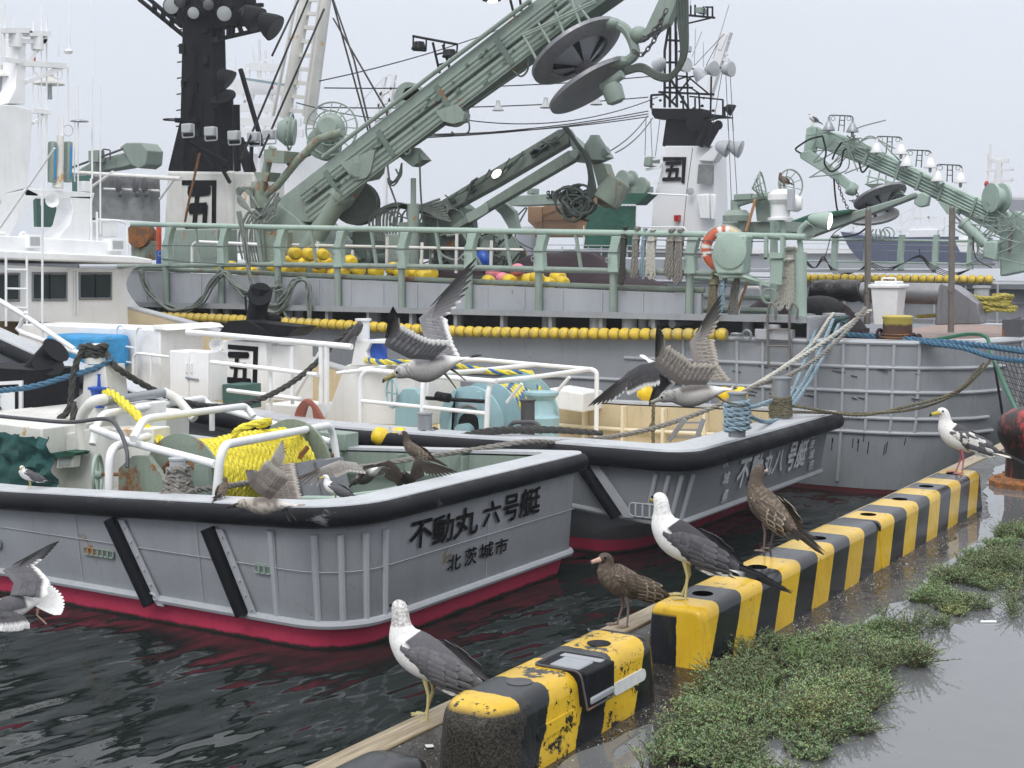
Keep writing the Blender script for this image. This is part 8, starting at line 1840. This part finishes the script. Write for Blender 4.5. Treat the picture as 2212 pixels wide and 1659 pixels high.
    for sd, fx in ((-1, .012), (1, -.018)):
        leg(mb, Vector((-.01, sd*.030, .165)), Vector((-.022+fx*.2, sd*.030, .093)), Vector((.0+fx, sd*.032, .0)), Vector((1, sd*.1, 0)).normalized(), 1.0, lc)
    M = Matrix.Rotation(R(yaw), 4, 'Z') @ Matrix.Scale(sc, 4)
    mb.v = [M @ v for v in mb.v]
    o = link(name, mb, 'plumage', (0, 0, 0), ang=60); o.location = foot; tagt(o, label, cat, group); return o
SG = 'standing gulls'; FG = 'flying gulls'
standing('grey-backed gull with streaked nape standing on the wet quay next to the timber edge', U(918, 1553, Z=0), 104, 1.04, speck=.95, headyaw=-52)
standing('dark brown young gull with pink bill standing on the timber edge behind the worn kerb', U(1342, 1352, Z=.012), 138, .92, juv=True, hunch=.35, headyaw=12, bill=(.55, .36, .30))
standing('dark-backed gull with ruffled white nape on the near end of the long kerb', U(1475, 1291, Z=.255), 100, 1.06, speck=.5, headyaw=-48, mantle=(.055, .055, .062))
standing('scaly brown young gull on the kerb with its head turned to show a black-tipped bill', U(1655, 1190, Z=.255), 62, .97, juv=True, headyaw=-72, hunch=-.1, bill=(.62, .50, .48))
standing('white gull with dark patched wings and pink legs on the far kerb end', U(2070, 1022, Z=.255), 112, 1.06, headyaw=25, wing_white=.5, legc=(.45, .17, .20), tailc=(.7, .66, .56), speck=.1, mantle=(.07, .07, .075))
standing('small white gull standing on the gunwale in front of the teal tarpaulin', U(62, 1060, X=10.62), 150, .80, headyaw=60, hunch=.45, speck=.1)
standing('small adult gull with black bill tip on the stern gunwale beside the green lockers', U(722, 1094, X=11.2), 122, .82, hunch=.15, speck=.05)
standing('speckled brown bird hunched on the gunwale by the white rail post', U(483, 1085, X=10.7), 20, .66, juv=True, headyaw=60, hunch=.3)
standing('gull perched on top of the white camera housing above the life ring', U(1690, 408, X=23.2), 60, .72, headyaw=-70, hunch=.2, mantle=(.09, .08, .07), juv=True)
standing('tiny gull on the tip of the lamp-hung crane', U(1755, 272, X=42.5), 150, 1.0, hunch=.3, speck=.3)

def wingf(mb, S, E, Wr, T, back, nrm, root, under, top, sec_tip, prim, prim_tip, seed, edge=None, fan=1.0, cov=None, arml=.13, hand=.26, narrow=1.0):
    """open wing: S shoulder, E elbow, Wr wrist, T tip of the leading edge; back = chord direction at the body; nrm = top side normal"""
    rnd = random.Random(seed); back = back.normalized(); nrm = nrm.normalized()
    hd = (T-Wr).normalized(); L_ = (T-Wr).length
    # arm and hand skin with thickness
    lead = [S, S.lerp(E, .5), E, E.lerp(Wr, .5), Wr, Wr.lerp(T, .22), Wr.lerp(T, .45)]
    ch = [.12, .125, .12, .11, .085, .055, .02]; dirs = [back, back, back, back, (back*1.0+hd*.35).normalized(), (back+hd*.9).normalized(), (back*.5+hd).normalized()]
    up_, dn = [], []
    for p, c, d in zip(lead, ch, dirs):
        c *= arml/.12; n_ = nrm
        up_.append([p+d*c*x+n_*(.012*math.sin(math.pi*min(1, x*1.05+.12))**.8*(1 if x < .95 else 0)) for x in (-.06, 0, .12, .3, .55, .8, 1)]); dn.append([p+d*c*x-n_*.006*math.sin(math.pi*min(1, x+.1)) for x in (-.06, 0, .12, .3, .55, .8, 1)])
    for rows, c0 in ((up_, top), (dn, under)):
        a = len(mb.v); mb.grid(rows, flip=rows is dn)
        for i in range(a, len(mb.v)): mb.c[i] = mixv(c0, tuple(x*1.35 for x in c0), .5+.8*mnoise.noise(mb.v[i]*40))
    # secondaries
    pts = [(S.lerp(E, t), 0) for t in (.1, .3, .5, .7, .9)]+[(E.lerp(Wr, t), t) for t in (.08, .2, .32, .44, .56, .68, .8, .92)]
    for p, t in pts:
        d = (back+hd*.18*t).normalized(); c = mixv(top, (top[0]*1.3, top[1]*1.3, top[2]*1.3), rnd.random())
        for off, cc in ((.0015, c), (-.0035, under)): feather(mb, p+d*arml*.55+nrm*off, d, nrm, arml*.78*rnd.uniform(.95, 1.05), .0185, cc, sec_tip, tip=.72, edge=edge, cup=.1)
    # coverts
    for row_, (x, L) in enumerate(((.25, .045), (.5, .055))):
        for k in range(11):
            t = (k+.5)/11; p = S.lerp(E, t*2) if t < .5 else E.lerp(Wr, t*2-1); c = mixv(top, cov or tuple(q*1.35 for q in top), rnd.random())
            feather(mb, p+back*arml*x+nrm*(.012-.004*row_), back, nrm, L, .014, c, c, edge=edge or cov, cup=.2)
    # primaries fan
    n = 10
    for k in range(n):
        t = k/(n-1); base_ = Wr.lerp(T, .30*t); d = (back*(1-t)**1.1*fan + hd*(.25+.9*t)).normalized(); L = (.115+ (L_*.78-.05)*t**.9)*1.0; c = mixv(prim[0], prim[1], t)
        q = base_ + d*(.03)*(1-t); tipc_ = sec_tip if t < .35 else prim_tip
        feather(mb, q+nrm*(.001*k), d, nrm, L, (.0150-.003*t)*narrow, c, tipc_, tip=.80 if t < .35 else .88, edge=edge if t < .5 else None, cup=.15, curve=.06)
def flying(label, beak, tail, X0, bw, wings, bodyc, head, top, under, sec_tip, prim, prim_tip, bill, legs, tailfan=None, cat='gull', seed=1, edge=None, cov=None, speckle=0, name='gull', updir=None, hdrop=0):
    """beak and tail are points of the place; body built between them"""
    mb = MB(); mb.col(WHT); d = (beak-tail).normalized(); L = (beak-tail).length; side0 = wings['side']; upv = (updir or Vector((0, 0, 1))); side = upv.cross(d).normalized()
    prof = [(.0, .010, .004, 0), (.08, .022, .010, 0), (.17, .034, .022, 0), (.28, .050, .040, -.004), (.40, .062, .055, -.008), (.52, .066, .062, -.010), (.63, .060, .057, -.008), (.72, .044, .044, -.002), (.78, .035, .036, .004), (.835, .033, .034, .006), (.88, .030, .031, .004), (.915, .021, .022, .0), (.94, .011, .012, -.003)]
    k = bw; N = 30; rings = []
    for i in range(N):
        q = spline1(prof, i/(N-1)*(len(prof)-1)); c = tail + d*L*q[0] + Vector((0, 0, q[3]*k - hdrop*max(0, q[0]-.6))); rings.append((c, d, q[1]*k, q[2]*k, side, q[0]))
    def colf(s, kk, p):
        c = bodyc
        if s < .3: c = mixv(WHT if not speckle else mixv(WHT, BRN, .15), bodyc, (s-.2)/.1)
        if s > .74: c = head
        if s > .74 and mnoise.noise(p*70) > .12 and not speckle: c = mixv(head, DGREY, .5)
        if speckle and mnoise.noise(p*62) > (.1 if s > .3 else .3): c = mixv(c, (.17, .13, .10), speckle)
        if kk > .55 and .3 < s < .68: c = top
        return c
    ringset(mb, rings, colf, 18)
    hcn = tail+d*L*.885+Vector((0, 0, .004*k-hdrop*.28)); head_bill(mb, hcn, d+Vector((0, 0, -.12)), side, k*1.05, None, bill[0], bill[1])
    tf = tailfan or dict(n=9, spread=.25, L=.10, c0=WHT, c1=WHT, tip=.5)
    for j in range(tf['n']):
        a = (j/(tf['n']-1)-.5)*2; feather(mb, tail+d*L*.12+side*a*.012*k, (-d+side*a*tf['spread']+Vector((0, 0, tf.get('up', 0)))).normalized(), upv, tf['L']*(1-.06*abs(a)), .0135*k*(1+tf['spread']*.6), tf['c0'], tf['c1'], tip=tf['tip'], edge=tf.get('edge'), cup=.1)
    for w in wings['w']: wingf(mb, w[0], w[1], w[2], w[3], w[4], w[5], None, under, top, sec_tip, prim, prim_tip, seed+len(w), edge=edge, cov=cov, fan=w[6] if len(w) > 6 else 1.0, arml=w[7] if len(w) > 7 else .13)
    for lg in legs:
        a = len(mb.v); mb.tube([lg[0], lg[1], lg[2]], [.009*k, .006*k, .005*k], 7); 
        fd = (lg[2]-lg[1]).normalized(); fd = (fd+Vector((0, 0, -.2))).normalized(); s2 = side
        t1, t2, t3 = lg[2]+(fd+s2*.22)*.05*k, lg[2]+fd*.06*k, lg[2]+(fd-s2*.22)*.05*k
        for t in (t1, t2, t3): mb.tube([lg[2], t], [.005*k, .0025*k], 5)
        b = mb.av([lg[2], t1, t2, t3]); mb.f += [(b, b+1, b+2), (b, b+2, b+3)]
        for i in range(a, len(mb.v)): mb.c[i] = wings.get('legc', (.20, .17, .10))
    off = (beak+tail)/2; o = link(name, mb, 'plumage', off, ang=70); o.location = off; tagt(o, label, cat); return o
def at(u, v, D): return U(u, v, D=D)
P1 = lambda x, y, D: at((900+x/5.529)*.8848, (660+y/5.529)*.8848, D)       # pixel helpers for the close views
P2 = lambda x, y, D: at((1440+x/5.184)*.8848, (700+y/5.184)*.8848, D)
P3 = lambda x, y, D: at((540+x/3.814)*.8848, (1060+y/3.814)*.8848, D)
P4 = lambda x, y, D: at((x/6.912)*.8848, (1300+y/6.912)*.8848, D)
# 1 large gull flying left over the light blue winch
D = 8.6
flying('large grey gull flying low to the left over the light blue winch, wings raised', P1(285, 1415, D-.05), P1(1330, 1180, D+.05), 0, 1.3,
       dict(side=1, legc=(.16, .13, .08), w=[
           (P1(880, 1200, D-.05), P1(560, 1180, D-.20), P1(215, 1010, D-.34), P1(300, 640, D-.42), (P1(900, 850, D)-P1(640, 1120, D)), (FW*-1+UP*-.2), .9, .115),
           (P1(900, 1170, D+.06), P1(760, 880, D+.12), P1(690, 650, D+.16), P1(1320, 10, D+.22), (P1(1020, 900, D+.1)-P1(760, 860, D+.1)), (FW*-1+RT*-.3+UP*.2), .9, .125)]),
       (.46, .45, .44), (.58, .57, .56), (.19, .19, .20), (.20, .19, .185), WHT, ((.22, .22, .23), (.03, .03, .032)), BLK, ((.30, .28, .12), (.08, .03, .02)),
       [(P1(960, 1330, D), P1(1040, 1410, D), P1(1085, 1460, D)), (P1(1060, 1300, D+.05), P1(1140, 1350, D+.05), P1(1180, 1375, D+.05))],
       tailfan=dict(n=9, spread=.35, L=.15, c0=WHT, c1=BLK, tip=.45), seed=3)
# 2 gull flying left over the beige well, in front of the ribbed ship
D = 11.5
flying('grey gull with pale neck flying over the beige well, one wing held straight up', P2(815, 1425, D), P2(1800, 1290, D+.05), 0, 1.45,
       dict(side=1, legc=(.16, .13, .08), w=[
           (P2(1480, 1230, D-.05), P2(1130, 1230, D-.2), P2(830, 1010, D-.35), P2(850, 600, D-.45), (P2(1200, 850, D)-P2(1000, 1150, D)), (FW*-1), 1.2, .15),
           (P2(1480, 1190, D+.1), P2(1330, 1000, D+.15), P2(1270, 700, D+.2), P2(1590, 230, D+.25), (P2(1560, 900, D)-P2(1300, 900, D)), (FW*-1+RT*-.3), .9, .15)]),
       (.46, .45, .43), (.46, .45, .43), (.19, .175, .165), (.14, .125, .115), (.42, .39, .35), ((.2, .19, .18), (.03, .028, .026)), BLK, ((.35, .33, .28), (.03, .03, .03)),
       [(P2(1560, 1350, D), P2(1700, 1450, D), P2(1850, 1490, D))], tailfan=dict(n=9, spread=.35, L=.12, c0=WHT, c1=BLK, tip=.55), seed=5, edge=(.5, .46, .38))
# 3 gull hidden behind it, one long wing drooping to the left
D = 12.6
flying('dark gull partly hidden behind another in flight, one wing drooping down to a ragged tip', P2(1080, 1190, D), P2(700, 900, D+.2), 0, .9,
       dict(side=1, w=[(P2(860, 960, D), P2(640, 1000, D-.1), P2(480, 1090, D-.2), P2(80, 1440, D-.3), (P2(640, 1230, D)-P2(620, 1030, D)), (FW*-1+UP*.3), .8, .15),
                       (P2(900, 1000, D+.1), P2(960, 1060, D+.25), P2(840, 1200, D+.3), P2(780, 1400, D+.3), (P2(960, 1200, D)-P2(880, 1080, D)), (FW*-1), .8, .11)]),
       (.12, .115, .12), (.3, .3, .3), (.075, .075, .08), (.2, .2, .2), WHT, ((.10, .10, .105), (.025, .023, .022)), (.03, .028, .027), (YEL, BLK), [], seed=7)
# 4 speckled young gull gliding along the near gunwale, wings up
D = 13.1
flying('speckled young gull skimming the gunwale in front of the yellow rope, pale wings raised', P3(105, 655, D), P3(710, 660, D), 0, 1.4,
       dict(side=1, legc=(.06, .05, .045), w=[
           (P3(470, 600, D-.05), P3(370, 560, D-.15), P3(270, 470, D-.2), P3(250, 390, D-.25), (P3(560, 420, D)-P3(440, 560, D)), (FW*-1), 1.4, .21),
           (P3(500, 600, D+.1), P3(470, 470, D+.1), P3(430, 300, D+.12), P3(540, 120, D+.1), (P3(600, 420, D)-P3(440, 420, D)), (FW*-1), 1.1, .19)]),
       (.42, .39, .35), (.45, .42, .38), (.23, .20, .18), (.16, .14, .125), (.55, .52, .48), ((.30, .28, .26), (.5, .48, .45)), (.16, .14, .13), ((.04, .035, .03), BLK),
       [(P3(560, 690, D), P3(585, 725, D), P3(600, 745, D)), (P3(600, 690, D), P3(630, 720, D), P3(650, 740, D))], tailfan=dict(n=7, spread=.2, L=.15, c0=(.6, .57, .52), c1=(.3, .27, .24), tip=.5), seed=9, speckle=.8, edge=(.5, .46, .42))
# 5 gull landing seen from behind, wings bowed, white tail
D = 15.0
flying('mottled gull coming in over the green lockers with bowed grey wings and white tail base', P3(1200, 470, D+.3), P3(1500, 300, D-.1), 0, 1.15,
       dict(side=1, w=[(P3(1260, 270, D), P3(1100, 250, D-.1), P3(990, 290, D-.15), P3(700, 420, D-.2), (P3(1180, 330, D)-P3(1120, 270, D)), (FW*-.6+UP*.9), .7, .12),
                       (P3(1330, 300, D), P3(1400, 290, D+.1), P3(1440, 300, D+.15), P3(1530, 320, D+.2), (P3(1240, 380, D)-P3(1300, 300, D)), (FW*-.3+UP), .6, .12)]),
       (.09, .08, .075), (.10, .09, .085), (.26, .25, .24), (.08, .07, .065), (.5, .47, .43), ((.2, .18, .17), (.08, .07, .065)), (.05, .045, .04), ((.04, .035, .03), BLK), [], tailfan=dict(n=7, spread=.2, L=.12, c0=WHT, c1=(.2, .18, .17), tip=.6), seed=11, edge=(.38, .35, .32))
# 6 dark brown gull alighting on the stern gunwale
D = 15.4
flying('dark brown young gull alighting on the stern gunwale with both wings spread', P3(1700, 360, D-.25), P3(1740, 450, D+.2), 0, 1.0,
       dict(side=1, legc=(.10, .08, .08), w=[(P3(1690, 380, D), P3(1640, 300, D), P3(1560, 245, D), P3(1330, 330, D-.05), (P3(1590, 400, D)-P3(1600, 280, D)), (FW*-1), 1.0, .14),
                       (P3(1760, 370, D), P3(1790, 270, D), P3(1850, 235, D), P3(2130, 330, D-.05), (P3(1840, 370, D)-P3(1830, 270, D)), (FW*-1), 1.0, .14)]),
       (.04, .033, .028), (.05, .042, .036), (.042, .034, .029), (.045, .037, .031), (.05, .042, .036), ((.05, .042, .035), (.03, .025, .022)), (.022, .018, .016), ((.08, .06, .05), BLK),
       [(P3(1715, 455, D), P3(1718, 500, D), P3(1722, 540, D)), (P3(1765, 450, D), P3(1770, 500, D), P3(1772, 540, D))], tailfan=dict(n=7, spread=.3, L=.10, c0=BRN, c1=BRN, tip=.5), seed=13)
standing('dark young gull standing inside the far rail behind the alighting one', U((540+1800/3.814)*.8848, (1060+330/3.814)*.8848, D=16.6), 100, 1.0, juv=True, hunch=-.35, headyaw=50)
# 7 grey-mantled gull banking at the left edge over the water
D = 7.6
flying('gull with white edged grey wings and fanned white tail banking low over the black water', P4(-330, 1330, D-.1), P4(700, 1150, D+.1), 0, 1.0,
       dict(side=1, legc=(.30, .18, .15), w=[
           (P4(200, 1060, D), P4(260, 850, D+.05), P4(60, 640, D+.15), P4(770, 290, D+.2), (P4(650, 840, D)-P4(260, 840, D)), (FW*-1+UP*.35), .9, .14),
           (P4(150, 1130, D), P4(0, 1160, D-.1), P4(-250, 1130, D-.2), P4(-700, 1500, D-.3), (P4(250, 1290, D)-P4(120, 1110, D)), (FW*-.8+UP*.6), .9, .14)]),
       WHT, WHT, (.10, .10, .11), (.5, .5, .5), WHT, ((.11, .11, .12), (.03, .03, .033)), BLK, (YEL, BLK),
       [(P4(640, 1290, D), P4(620, 1400, D), P4(650, 1420, D))], tailfan=dict(n=13, spread=.95, L=.16, c0=WHT, c1=WHT, tip=.5), seed=15, updir=Vector((-.5, -.4, .75)))
